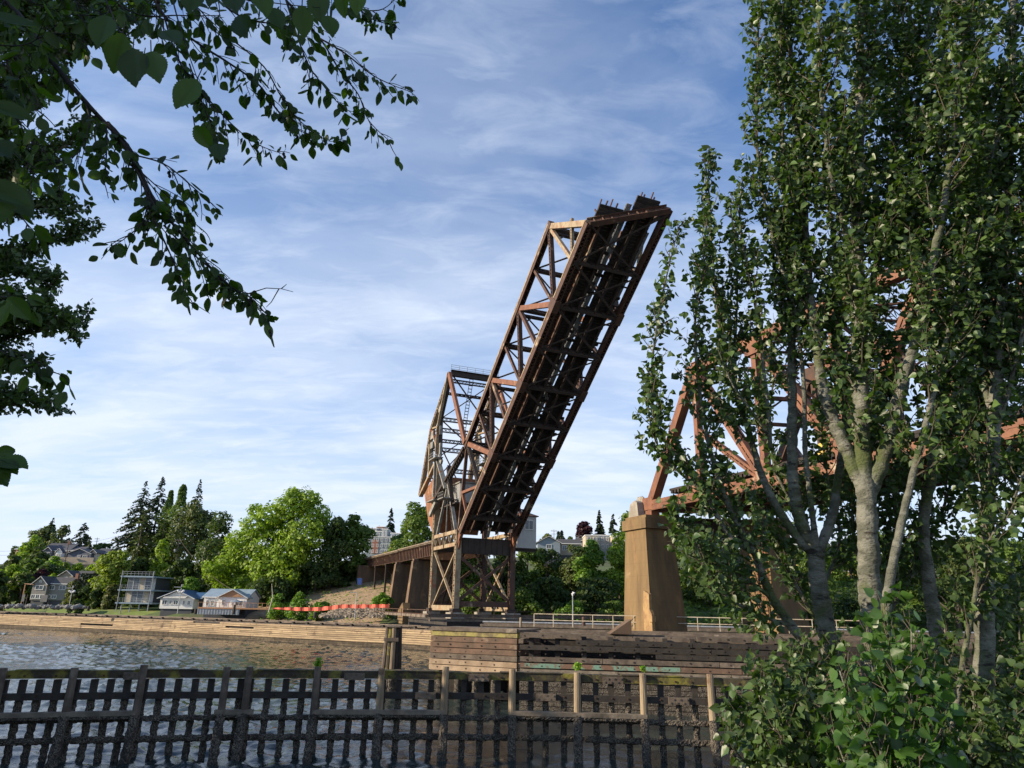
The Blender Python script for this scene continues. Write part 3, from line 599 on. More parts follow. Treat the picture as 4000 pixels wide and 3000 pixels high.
def water_sheet():
    rw = np.random.default_rng(9); ds = [-60.]; d = 12.
    while d < 240: ds.append(d); d *= 1.0068
    ds += [260, 320, 420, 600, 900]; ds = np.array(ds); ts = np.concatenate([[-40, -8, -3, -1.6], np.linspace(-1.05, .95, 640), [1.5, 3, 8, 40]])
    Y, T_ = np.meshgrid(ds, ts, indexing='ij'); X = T_ * np.maximum(np.abs(Y), 12); Z = np.zeros_like(X)
    for i in range(46):
        lam = .38 * (9 ** rw.random()); th = R(250) + rw.normal(0, .75); k = 2 * math.pi / lam; amp = .0135 * lam ** .9 * rw.uniform(.5, 1.3)
        Z += amp * np.sin(k * (X * math.cos(th) + Y * math.sin(th)) + rw.uniform(0, 6.28) + .8 * np.sin(X * .21 + i) * np.sin(Y * .17 + 2 * i))
    calm = .62 + .38 * np.sin(X * .06 + 1.1 * np.sin(Y * .05)) * np.sin(Y * .085 + .9 * np.sin(X * .045 + 1)) + .18 * np.sin(X * .19 + Y * .11) 
    Z *= calm * sstep(12, 16, Y) * (1 - sstep(150, 235, Y)) * (np.abs(T_) < 1.1)
    Z = np.where((Y < 11) | (Y > 240), 0, Z); ny, nx = X.shape
    v = np.stack([X, Y, Z], -1).reshape(-1, 3).astype(np.float32); j, i = np.meshgrid(np.arange(ny - 1), np.arange(nx - 1), indexing='ij'); q = (j * nx + i)
    f = np.stack([q, q + 1, q + nx + 1, q + nx], -1).reshape(-1, 4).astype(np.int32)
    me = bpy.data.meshes.new('water'); me.vertices.add(len(v)); me.vertices.foreach_set('co', v.ravel()); me.loops.add(f.size); me.loops.foreach_set('vertex_index', f.ravel())
    me.polygons.add(len(f)); me.polygons.foreach_set('loop_start', np.arange(len(f), dtype=np.int32) * 4); me.update(calc_edges=True); me.materials.append(mw); me.polygons.foreach_set('use_smooth', [True] * len(f))
    o = bpy.data.objects.new('water', me); col.objects.link(o); o['kind'] = 'structure'
water_sheet()
M['ground'] = surf('hillside_grass_soil', (.065, .10, .025), (.05, .06, .022), .12, .4, .6, .95, (.30, .22, .13), .06, .62, .7, bmp=.5, bscale=2)
xs = np.unique(np.concatenate([[-6000, -3500, -2000, -1300, -900, -600, -420], np.arange(-320, 330, 6.), [420, 600, 900, 1300, 2000, 3500, 6000]]))
ys = np.unique(np.concatenate([np.arange(78, 330, 4.), [345, 370, 400, 450, 520, 620, 800, 1200, 2000, 3200, 5000, 7500]]))
M['lawn'] = surf('lawn_grass', (.14, .20, .035), (.11, .15, .03), .6, .4, .6, .95, (.20, .19, .06), .25, .55, .7, bmp=.5, bscale=5)
M['dirt'] = surf('bare_dirt_slope', (.36, .26, .16), (.26, .185, .11), .5, .4, .62, .95, (.12, .14, .05), .35, .58, .68, bmp=.7, bscale=3, bdist=.15)
g = grid('ground', xs, ys, ht, M['ground']); me = g.data; me.materials.append(M['lawn']); me.materials.append(M['dirt'])
cc = np.empty(len(me.polygons) * 3); me.polygons.foreach_get('center', cc); cc = cc.reshape(-1, 3); D = (cc[:, 1] - shore(cc[:, 0])) * .93
mi = np.zeros(len(cc), np.int32); mi[(D > 2) & (D < 34) & (cc[:, 0] < -88)] = 1; mi[(D > 1) & (D < 60) & (cc[:, 0] > -64) & (cc[:, 0] < -24)] = 2
me.polygons.foreach_set('material_index', mi)
def nearh(X, Y): return np.interp(Y - 30 * sstep(-27, -34, X), [-60, 3, 8, 14, 20, 30], [5.6, 5.4, 4.6, 2.6, .3, -3]) + .08 * np.sin(X * 1.3) * np.cos(Y * 1.7)
grid('near_bank', np.linspace(-120, 90, 90), np.concatenate([[-150, -60, -20], np.arange(-8, 70, 1.5)]), nearh, M['ground'])
def npt(px, Y): p = at(px, 2300, Y); return p[0], Y

# ------------------------------------------------------------ timber
M['plank'] = surf('sunbleached_plank', (.40, .295, .175), (.27, .195, .115), 1.2, .38, .62, .85, (.14, .095, .06), .5, .58, .68, isl=.22, stretch=(.35, .35, 3), bmp=.6, bscale=5)
M['plank_low'] = surf('tidal_plank', (.11, .085, .055), (.065, .052, .036), 1.5, .4, .6, .95, isl=.3, bmp=1, bscale=7, bdist=.05)
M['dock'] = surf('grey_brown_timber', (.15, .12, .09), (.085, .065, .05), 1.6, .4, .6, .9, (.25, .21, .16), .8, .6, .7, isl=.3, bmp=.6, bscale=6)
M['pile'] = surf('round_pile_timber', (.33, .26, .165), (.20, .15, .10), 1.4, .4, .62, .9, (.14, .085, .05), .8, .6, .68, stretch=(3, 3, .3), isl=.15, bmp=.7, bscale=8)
M['waler'] = surf('grey_tan_waler', (.24, .20, .15), (.15, .125, .095), 1.5, .4, .6, .9, (.09, .075, .055), .9, .55, .68, isl=.2, bmp=.6, bscale=7)
M['dark_timber'] = surf('wet_dark_timber', (.042, .035, .028), (.025, .021, .018), 1.5, .4, .6, .85, isl=.25, bmp=.6, bscale=6)
M['moss_timber'] = surf('mossy_timber', (.075, .065, .035), (.045, .036, .025), 1.6, .35, .6, .95, (.19, .17, .03), 1.1, .5, .62, isl=.25, bmp=.7, bscale=6)
mb_, t, b = pbr('barnacle_crust', .95)
v1 = N(t, 'ShaderNodeTexVoronoi'); v1.inputs['Scale'].default_value = 17; tcn = N(t, 'ShaderNodeTexCoord'); t.links.new(tcn.outputs['Object'], v1.inputs['Vector'])
rr = ramp(t, [(0, (.36, .31, .23)), (.35, (.17, .145, .11)), (.7, (.04, .034, .028))]); t.links.new(v1.outputs['Distance'], rr.inputs[0])
t.links.new(mix(t, noise_f(t, 2.2, .36, .5), (.045, .038, .030), rr.outputs[0]), b.inputs['Base Color'])
iv = N(t, 'ShaderNodeMath', operation='SUBTRACT'); iv.inputs[0].default_value = 1; t.links.new(v1.outputs['Distance'], iv.inputs[1]); bump(t, b, iv.outputs[0], 1, .06)
M['barnacle'] = mb_
M['rock'] = surf('riprap_rock', (.26, .25, .23), (.15, .15, .145), 1.2, .35, .65, .9, isl=.35, bmp=.7, bscale=4, bdist=.06)
M['riprap'] = surf('tan_riprap', (.40, .34, .25), (.28, .23, .17), 1.2, .35, .65, .9, isl=.4, bmp=.5, bscale=4)
def crust(P, A, B, w, h, rg, amp=.05, step=.14, n=6):
    """a rough, shell-covered bar: a tube with jittered rings"""
    A = np.asarray(A, float); B = np.asarray(B, float); k = max(2, int(np.linalg.norm(B - A) / step)); d = nrm(B - A)
    a = nrm(np.cross(d, (0, 0, 1))) if abs(d[2]) < .9 else V(1, 0, 0); b_ = np.cross(a, d); vs = []
    q = 10
    for i in range(k + 1):
        for j in range(q):
            th = 2 * math.pi * j / q; c, s = math.cos(th), math.sin(th); m = max(abs(c), abs(s)); m = m ** .6
            vs.append(A + (B - A) * i / k + a * c / m * w / 2 + b_ * s / m * h / 2 + (a * c + b_ * s) * rg.uniform(-amp * .3, amp) + d * rg.uniform(-.03, .03))
    P.add(vs, [(i * q + j, i * q + (j + 1) % q, (i + 1) * q + (j + 1) % q, (i + 1) * q + j) for i in range(k) for j in range(q)] + [tuple(range(q))[::-1], tuple(k * q + j for j in range(q))])

# ---- long timber fender wall on the left
def planks(name, pts, z0, z1, row, mats, par, off=0, gap=.03, th=.12, seg=7, seed=1, slope=0):
    """horizontal plank courses along a polyline; mats(i, n) -> (material key) per course"""
    rg = random.Random(seed); n = int(round((z1 - z0) / row)); by = {}
    for i in range(n):
        key = mats(i, n); P = by.setdefault(key, MB()); z = z0 + (i + .5) * row
        for a, b_ in zip(pts[:-1], pts[1:]):
            a = np.array([*a[:2], 0.]); b_ = np.array([*b_[:2], 0.]); d = nrm(b_ - a); nn = V(d[1], -d[0], 0); Lg = np.linalg.norm(b_ - a); s = -rg.uniform(0, seg * .5)
            while s < Lg:
                e = min(s + seg * rg.uniform(.8, 1.2), Lg); s_ = max(s, 0)
                if e - s_ > .3 and rg.random() > (.03 if seg == 9 else .012):
                    o = off + rg.uniform(-.03, .03) + slope * (n - i); P.beam(a + d * (s_ + .02) + UZ * (z + rg.uniform(-.015, .015)) + nn * o, a + d * (e - .02) + UZ * (z + rg.uniform(-.015, .015)) + nn * o, th, row - gap)
                s = e
    for key, P in by.items(): P.build(name, M[key], par)
FL = [(-260, 244), (-200, 215), (-124, 179), (-70, 153.5), (-17, 124), (-9, 117.6), (0, 111.5)]
fw = thing('timber_fender_wall', 'long sunlit wall of sunbleached horizontal planks along the far edge of the channel', 'fender wall', (-60, 149, 0))
planks('planking', FL, .75, 3.05, .33, lambda i, n: 'plank', fw, seg=9, seed=5, slope=.09, gap=.06)
planks('planking_foot', FL, -.3, .75, .3, lambda i, n: 'plank_low', fw, off=.5, seg=6, seed=6, slope=.02)
P = MB()
for a, b_ in zip(FL[:-1], FL[1:]):
    a = V(*a, 0); b_ = V(*b_, 0); P.beam(a + V(.0, .3, 1.4), b_ + V(0, .3, 1.4), .2, 3.2)
P.build('backing_wall', M['dark_timber'], fw)
bwk = thing('boardwalk', 'weathered boardwalk on short posts running along the top of the plank wall', 'boardwalk', (-60, 152, 3))
P = MB(); rg = random.Random(4)
for a, b_ in zip(FL[:-1], FL[1:]):
    a = V(*a, 0); b_ = V(*b_, 0); d = nrm(b_ - a); nn = V(-d[1], d[0], 0)
    for o, z, ww in ((.5, 3.0, .5), (1.3, 3.05, .6), (2.2, 3.4, .35), (3.2, 3.45, .8)):
        s = 0; Lg = np.linalg.norm(b_ - a)
        while s < Lg:
            e = min(Lg, s + rg.uniform(5, 9)); P.beam(a + d * s + nn * o + UZ * (z + rg.uniform(-.03, .03)), a + d * (e - .04) + nn * o + UZ * (z + rg.uniform(-.03, .03)), ww, .2); s = e
P.build('deck_timbers', M['dock'], bwk)
P = MB()
for a, b_ in zip(FL[:-1], FL[1:]):
    a = V(*a, 0); b_ = V(*b_, 0); d = nrm(b_ - a); nn = V(-d[1], d[0], 0)
    P.beam(a + nn * 4.6 + UZ * 3.55, b_ + nn * 4.6 + UZ * 3.55, 1.2, .12)
P.build('walkway', M['rail_deck'], bwk)
P = MB()
for a, b_ in zip(FL[:-1], FL[1:]):
    a = V(*a, 0); b_ = V(*b_, 0); d = nrm(b_ - a); nn = V(-d[1], d[0], 0)
    P.beam(a + nn * 5.2 + UZ * 1.5, b_ + nn * 5.2 + UZ * 1.5, .3, 3.6)
    for k in range(int(np.linalg.norm(b_ - a) / 3.6)): P.beam(a + d * k * 3.6 + nn * 1.9 + UZ * 2, a + d * k * 3.6 + nn * 1.9 + UZ * 3.55, .35, .4, d)
P.build('support_posts', M['dark_timber'], bwk)
# ---- plank-clad protective box and the right-hand fender around the river pier
b0, b1 = gp(1690, 2452, 5.25), gp(2024, 2463, 5.25); bd = nrm(V(*(b1 - b0)[:2], 0)); bn = V(-bd[1], bd[0], 0)
bx_ = thing('protective_plank_box', 'square plank-clad protection box on barnacled piles, with a mossy yellow top course', 'fender box', b0 * V(1, 1, 0))
M['moss_yellow'] = surf('yellow_lichen_timber', (.30, .26, .09), (.15, .12, .07), 1.5, .42, .6, .95, bmp=.6, bscale=6)
M['red_plank'] = surf('reddish_brown_plank', (.17, .105, .07), (.11, .075, .052), 1.3, .4, .6, .9, (.26, .2, .14), .8, .6, .68, isl=.2, bmp=.5, bscale=6)
M['pale_plank'] = surf('pale_weathered_plank', (.40, .30, .20), (.28, .2, .13), 1.2, .4, .6, .9, isl=.15, bmp=.5, bscale=6)
M['green_paint'] = surf('flaking_green_painted_timber', (.16, .28, .21), (.17, .10, .065), 1.1, .46, .54, .85, isl=.15, bmp=.5, bscale=6)
c3 = [b0 + bn * 4.5, b0, b1, b1 + bn * 4.5]
mk = {0: 'pale_plank', 1: 'pale_plank', 2: 'dock', 3: 'red_plank', 4: 'red_plank', 5: 'red_plank', 6: 'moss_yellow'}
planks('planking', c3, 2.1, 5.1, .4286, lambda i, n: mk[i], bx_, gap=.05, th=.3, seg=30, seed=9)
P = MB(); c = (b0 + b1) / 2; c = V(c[0], c[1], 0) + bn * 2.2; Lb = np.linalg.norm(b1 - b0)
P.box(c + UZ * 5.2, (Lb + .3, 4.7, .2), ax=(bd, bn, UZ)); P.beam(b0 * V(1, 1, 0) + UZ * 5.22 - bn * .1, b1 * V(1, 1, 0) + UZ * 5.22 - bn * .1, .3, .3); P.build('lid', M['dock'], bx_)
P = MB(); P.box(c + UZ * 3.4 + bn * .1, (Lb - .5, 4, 2.6), ax=(bd, bn, UZ)); P.build('core', M['dark_timber'], bx_)
rg = random.Random(12)
for i in range(5):
    for j in (0, 1):
        P = MB(); q = b0 * V(1, 1, 0) + bd * (.6 + i * (Lb - 1.2) / 4) + bn * (.5 + j * 3.2); crust(P, q - UZ * 1.5, q + UZ * 2.1, .42, .42, rg, .06); P.build('pile', M['barnacle'], bx_)
r0, r1 = gp(2032, 2467, 5.25), gp(3000, 2490, 5.25); rd = nrm(V(*(r1 - r0)[:2], 0)); rn = V(-rd[1], rd[0], 0); r0 = V(r0[0], r0[1], 0); r2 = r0 + rd * 62
rf = thing('timber_fender', 'dark slatted timber fender in front of the river columns, one course painted flaking green', 'fender wall', r0)
mk2 = {0: 'moss_timber', 1: 'waler', 2: 'red_plank', 3: 'dock', 4: 'dark_timber', 5: 'dark_timber', 6: 'dark_timber', 7: 'dock'}
planks('planking', [r0, r2], 1.9, 5.22, .415, lambda i, n: mk2[i], rf, gap=.09, th=.3, seg=9, seed=22)
P = MB(); P.beam(r0 - rn * .02 + rd * .1 + UZ * (1.9 + 2.5 * .415), r0 - rn * .02 + rd * 11.5 + UZ * (1.9 + 2.5 * .415), .33, .3); P.build('painted_course', M['green_paint'], rf)
planks('barnacled_planking', [r0, r2], -.1, 1.9, .33, lambda i, n: 'barnacle', rf, gap=.04, th=.34, seg=8, seed=23)
P = MB()
for i in range(32): q = r0 + rd * (.8 + i * 1.95) + rn * .45; P.beam(q - UZ * 1, q + UZ * 5.0, .34, .34, rd)
P.build('posts', M['dark_timber'], rf)
P = MB()
for i, (o, z, w_) in enumerate(((1.0, 4.9, .5), (2.2, 5.0, .35), (3.6, 4.9, .6), (5.2, 5.05, .4), (7.0, 4.95, .8), (8.6, 5.1, .4))):
    P.beam(r0 + rn * o + UZ * z - rd * (6 if o > 4 else 0), r2 + rn * o + UZ * z, w_, .3)
for i in range(14): P.beam(r0 + rd * i * 4.4 + rn * .5 + UZ * 4.55, r0 + rd * i * 4.4 + rn * 9 + UZ * 4.55, .35, .3)
P.build('deck_timbers', M['dock'], rf)
P = MB(); P.beam(r0 + rn * 9.2 + UZ * 1.8 - rd * 8, r2 + rn * 9.2 + UZ * 1.8, .3, 5.8); P.build('back_wall', M['dark_timber'], rf)
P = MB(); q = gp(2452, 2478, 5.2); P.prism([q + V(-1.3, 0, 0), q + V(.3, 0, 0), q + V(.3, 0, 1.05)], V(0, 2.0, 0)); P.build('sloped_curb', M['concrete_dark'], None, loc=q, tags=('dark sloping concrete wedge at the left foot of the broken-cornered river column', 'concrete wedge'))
for th_, a, dd, Lx, rows in ((bx_, b0, bd, Lb, [2.3 + .43 * i for i in range(6)]), (rf, r0, rd, 40, [2.1 + .415 * i for i in range(8)])):
    P = MB(); rgb = random.Random(2); nb = V(-dd[1], dd[0], 0)
    for z in rows:
        for i in range(int(Lx / 1.3)): P.box(V(a[0], a[1], 0) + dd * (.5 + i * 1.3 + rgb.uniform(-.2, .2)) - nb * .17 + UZ * (z + rgb.uniform(-.05, .05)), (.09, .05, .09), ax=(dd, nb, UZ))
    P.build('bolt_heads', M['darksteel'], th_)
# ---- railing behind the fender
def railing(name, lab, A, B, z, h, sp, m, cat='railing', th=.06):
    A = V(A[0], A[1], z); B = V(B[0], B[1], z); o = thing(name, lab, cat, A); n = max(1, int(round(np.linalg.norm(B - A) / sp)))
    for i in range(n + 1):
        P = MB(); q = A + (B - A) * i / n; P.beam(q, q + UZ * h, th, th, nrm(B - A)); P.build('post', m, o)
    for k in (.52, 1):
        P = MB(); P.beam(A + UZ * h * k, B + UZ * h * k, th, th); P.build('rail', m, o)
    return o
M['railpaint'] = surf('cream_railing_paint', (.55, .50, .40), (.40, .32, .22), 3, .4, .6, .6, bmp=0)
qa, qb = gp(2086, 2447, 5.25), gp(2452, 2457, 5.25)
railing('pipe_railing', 'long cream pipe railing on the fender deck between the steel tower and the river columns', qa, qa + (qb - qa) * 3.4, 5.25, 1.15, 1.95, M['railpaint'])
# ---- dark walkway with posts at the tower foot
tf = thing('tower_walkway', 'dark timber walkway with low rails around the foot of the steel tower', 'walkway', BR(0, 0, 4))
P = MB()
P.box(BR(-8.5, 3, 3.3), (23, 20, 3.4), ax=(BD, BT, UZ))
P.build('platform', M['dark_timber'], tf)
P = MB(); P.beam(BR(6.2, -11.2, 5.5), BR(6.2, 30, 5.5), .4, .5); P.beam(BR(7, -11.2, 4.8), BR(7, 34, 4.8), .5, .3); P.beam(BR(-20, -11.4, 5.4), BR(6.2, -11.4, 5.4), .4, .4); P.build('edge_beams', M['dock'], tf)
P = MB()
for i in range(13): P.beam(BR(-29 + i * 3, -11.6, 5.1), BR(-29 + i * 3, -11.6, 6.4), .09, .09, BD)
for z in (5.7, 6.3): P.beam(BR(-30, -11.6, z), BR(8, -11.6, z), .07, .1)
for i in range(12): P.beam(BR(7, -11 + i * 3.5, 5), BR(7, -11 + i * 3.5, 6.3), .08, .08, BD)
for z in (5.7, 6.25): P.beam(BR(7, -11, z), BR(7, 28, z), .06, .08)
P.build('low_railing', M['rust'], tf)
P = MB(); 
for s, t in ((1, -HW), (1, HW), (-12.2, -HW), (-12.2, HW)): P.box(BR(s, t, 5.35), (2.6, 2.4, 1.2), ax=(BD, BT, UZ))
P.build('footing_blocks', M['concrete_grey'], tf)
P = MB(); a, b_ = gp(1880, 2433, 4.6), gp(3500, 2462, 4.3)
a = V(a[0], a[1], 0); b_ = a + V(75, -14, 0); dd = nrm(b_ - a); nn = V(-dd[1], dd[0], 0)
P.beam(a + UZ * 4.3, b_ + UZ * 4.3, 1.6, .3); P.beam(a + nn * 2.4 + UZ * 4.5, b_ + nn * 2.4 + UZ * 4.5, 1.4, .2); P.beam(a + UZ * 2, b_ + UZ * 2, .3, 4.2)
ow = P.build('outer_walkway', M['dock'], None, loc=a, tags=('grey channel walkway beyond the pipe railing, between the columns and the far bank', 'walkway'))
P = MB(); P.tube([a + nn * 1 + UZ * 4.75, b_ + nn * 1 + UZ * 4.75], .13, 8); P.build('pipe', M['galv'], None, loc=a, tags=('pale pipe laid along the grey channel walkway', 'pipe'))

# ---- dolphin
dq = gp(1521, 2708, 0)
dl = thing('pile_dolphin', 'cluster of leaning piles bound together, standing alone in the water beside the plank box', 'pile cluster', dq)
for i, (dx, dy, m_) in enumerate(((-.55, -.1, 'dock'), (-.18, -.35, 'moss_timber'), (.1, -.4, 'pile'), (.35, -.1, 'dark_timber'), (.6, .1, 'dark_timber'), (.45, .4, 'dark_timber'), (-.2, .5, 'dark_timber'))):
    P = MB(); q = V(dq[0], dq[1], 0); P.tube([q + V(dx * 1.25, dy * 1.3, -1.5), q + V(dx * 1.2, dy * 1.2, 0), q + V(dx * .85, dy * .8, 5.22 - abs(dx) * .15)], [.23, .22, .2], 9); P.build('pile', M[m_], dl, smooth=False)
    if i < 5: P = MB(); crust(P, q + V(dx * 1.25, dy * 1.3, -1), q + V(dx * 1.12, dy * 1.12, 1.5), .42, .42, random.Random(i), .05); P.build('barnacle_crust', M['barnacle'], dl)
P = MB(); q = V(dq[0], dq[1], 0); P.box(q + V(-.05, -.55, 4.2), (1.2, .12, .28)); P.box(q + V(.1, -.62, 1.75), (1.6, .14, .3)); P.box(q + V(0, 0, 5.22), (1.3, 1.1, .1)); P.build('binding_timber', M['dock'], dl)

# ---- foreground slatted pile fence in the water
KX = [-260, 20, 480, 900, 1600, 2113, 2840, 3400, 4150]; KY = [2996, 2983, 2968, 2958, 2953, 2957, 2984, 3012, 3050]
def fq(px): q = gp(px, np.interp(px, KX, KY), 0); return V(q[0], q[1], 0)
pf = thing('pile_fence', 'low slatted timber fence on barnacled piles crossing the water in the foreground', 'pile fence', fq(1600))
ZC = 3.82; rg = random.Random(31)
rp = [-220, 10, 290, 560, 885, 975, 1240, 1490, 1740, 2000, 2255, 2510, 2772, 3040, 3310, 3580, 3860, 4140]
def fdir(px): d = fq(px + 40) - fq(px - 40); return nrm(d)
def fpx(px, z, back=0):                      # shift so that a vertical post stands where the photo shows its foot
    q = fq(px); d = fdir(px); n = V(-d[1], d[0], 0); return q + n * back + UZ * z
def topx(px):                                # foot pixel of a post whose head shows at pixel px
    f0 = px
    for _ in range(6):
        q = fq(f0) + UZ * 3.4; D = q - C0; zc = D[1] * math.cos(PITCH) + D[2] * math.sin(PITCH); yc = -D[1] * math.sin(PITCH) + D[2] * math.cos(PITCH)
        u = F * D[0] / zc; v = -F * yc / zc; X = 2000 + math.cos(ROLL) * u - math.sin(ROLL) * v; f0 += px - X
    return f0
rpf = [topx(p) for p in rp]
for a, b_ in zip(rpf[:-1], rpf[1:]):
    wid = b_ - a; n = max(1, int(round(wid / 66)))
    for k in range(n):
        px = a + wid * (k + (.5 if n == 1 else .0) + .12) / n + rg.uniform(-3, 3)
        P = MB(); lo = fpx(px, -1.2, .12); hi = fpx(px + rg.uniform(-3, 3), 3.42, .12); mid = lo + (hi - lo) * ((2.5 + 1.2) / 4.62)
        P.beam(mid, hi, .28, .28, fdir(px)); P.build('slat_pile', M['dark_timber'], pf)
        if k % 1 == 0: P = MB(); crust(P, lo, mid, .26, .26, rg, .05, .11); P.build('slat_pile_crust', M['barnacle'], pf)
for i, px in enumerate(rpf):
    lit = i > 6  # sunlight put into the colour: paler timber for the right-hand piles
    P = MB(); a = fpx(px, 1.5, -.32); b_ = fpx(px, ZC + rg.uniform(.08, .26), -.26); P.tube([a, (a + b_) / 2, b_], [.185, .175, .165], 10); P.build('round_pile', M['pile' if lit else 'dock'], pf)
    P = MB(); a = fpx(px, -1.3, -1.25); b_ = fpx(px, 1.9, -.42); crust(P, a, b_, .36, .36, rg, .06, .12); P.build('batter_pile', M['barnacle'], pf)
ks = list(range(-260, 4200, 245))
for k, (a, b_) in enumerate(zip(ks[:-1], ks[1:])):
    P = MB(); P.beam(fpx(a, ZC - .17), fpx(b_, ZC - .17), .34, .34); P.beam(fpx(a, ZC + .02, .0), fpx(b_, ZC + .02), .42, .05) if k % 2 else None; P.build('cap_rail', M['moss_timber'], pf)
    P = MB(); z = 2.72; P.beam(fpx(a, z, -.1), fpx(b_, z, -.1), .16, .30); P.build('middle_rail', M['dark_timber'], pf)
    P = MB(); zz = 1.78; crust(P, fpx(a, zz - .06, -.05), fpx(b_, zz - .06, -.05), .2, .22, rg, .05, .1); P.build('lower_rail', M['barnacle'], pf)
    P = MB(); crust(P, fpx(a, .86, -.05), fpx(b_, .86, -.05), .2, .25, rg, .05, .1); P.build('bottom_rail', M['barnacle'], pf)
for a, b_ in ((-260, 560), (860, 1010), (1235, 1745), (2000, 2520), (2780, 3300), (3560, 4100)):
    P = MB(); P.beam(fpx(topx(a), 2.0, -.34), fpx(topx(b_), 2.0, -.34), .3, .2); P.build('waler_top', M['waler'], pf)
    P = MB(); crust(P, fpx(topx(a), 1.84, -.36), fpx(topx(b_), 1.84, -.36), .2, .17, rg, .05, .1); P.build('waler_crust', M['barnacle'], pf)
for px, z in ((1650, 2.72), (2130, 2.72), (2660, 2.72), (470, 3.58), (1860, 3.58), (2400, 3.58), (1360, 3.58)):
    P = MB(); P.beam(fpx(px - 40, z, -.24), fpx(px + 42, z, -.24), .12, .32)
    for j in range(6): q = fpx(px - 32 + j * 13, z + (.08 if j % 2 else -.08), -.31); P.box(q, (.07, .05, .07))
    P.build('splice_plate', M['dock'], pf)
P = MB()
for px in range(-100, 3900, 64):
    P.box(fpx(px, 3.6, -.19), (.08, .06, .08)); P.box(fpx(px, 2.75, -.2), (.07, .05, .07))
P.build('bolt_heads', M['rust'], pf)
# ------------------------------------------------------------ houses
def plain(n, c, r=.7, **k): return surf(n, c, tuple(x * .8 for x in c), 1.0, .35, .65, r, bmp=.08, **k)
M['navy_roof'] = surf('blue_grey_shingles', (.075, .08, .10), (.055, .058, .07), 3, .4, .6, .9)
M['black_roof'] = surf('charcoal_shingles', (.075, .075, .075), (.05, .05, .052), 3, .4, .6, .9)
M['navy'] = plain('navy_siding', (.085, .10, .135)); M['grey_shingle'] = surf('grey_shingle_siding', (.24, .23, .21), (.18, .17, .155), 3, .4, .6, .85, bmp=.2)
M['tan'] = plain('tan_siding', (.32, .27, .2)); M['bluegrey'] = plain('blue_grey_siding', (.22, .27, .31)); M['creamwall'] = plain('cream_stucco', (.50, .43, .32))
M['brick'] = plain('red_brick', (.28, .12, .08)); M['blue_roof'] = plain('blue_metal_roof', (.05, .12, .26), .45); M['pale_metal'] = plain('pale_blue_metal_roof', (.27, .35, .41), .4)
M['cedar'] = plain('cedar_boards', (.42, .22, .11)); M['darkwall'] = plain('dark_siding', (.06, .065, .075)); M['yellow_wall'] = plain('yellow_stucco', (.75, .52, .18))
def frame(px0, px1, pyb, Y, yaw=0):
    a, b_ = at(px0, pyb, Y), at(px1, pyb, Y); w_ = (b_[0] - a[0]); o = (a + b_) / 2; c, s = math.cos(yaw), math.sin(yaw)
    return o, w_, V(c, s, 0), V(-s, c, 0), w_ / (px1 - px0)
def windows(o, w_, H, ax, wins, par, fr='white', front=None, sub=None):
    X, Yv = ax
    for (u0, u1, v0, v1) in wins:
        c = o + X * w_ * ((u0 + u1) / 2 - .5) + UZ * H * (v0 + v1) / 2 - Yv * .05; ww, hh = w_ * (u1 - u0), H * (v1 - v0)
        P = MB()
        for sx in (-1, 1): P.box(c + X * sx * (ww / 2 - .06), (.12, .2, hh), ax=(X, Yv, UZ))
        for sz in (-1, 1): P.box(c + UZ * sz * (hh / 2 - .06), (ww - .24, .2, .12), ax=(X, Yv, UZ))
        P.box(c, (.07, .16, hh - .24), ax=(X, Yv, UZ)); wf = P.build('window', M[fr], par)
        P = MB(); P.box(c, (ww - .2, .06, hh - .2), ax=(X, Yv, UZ)); P.build('pane', M['glass'], wf)
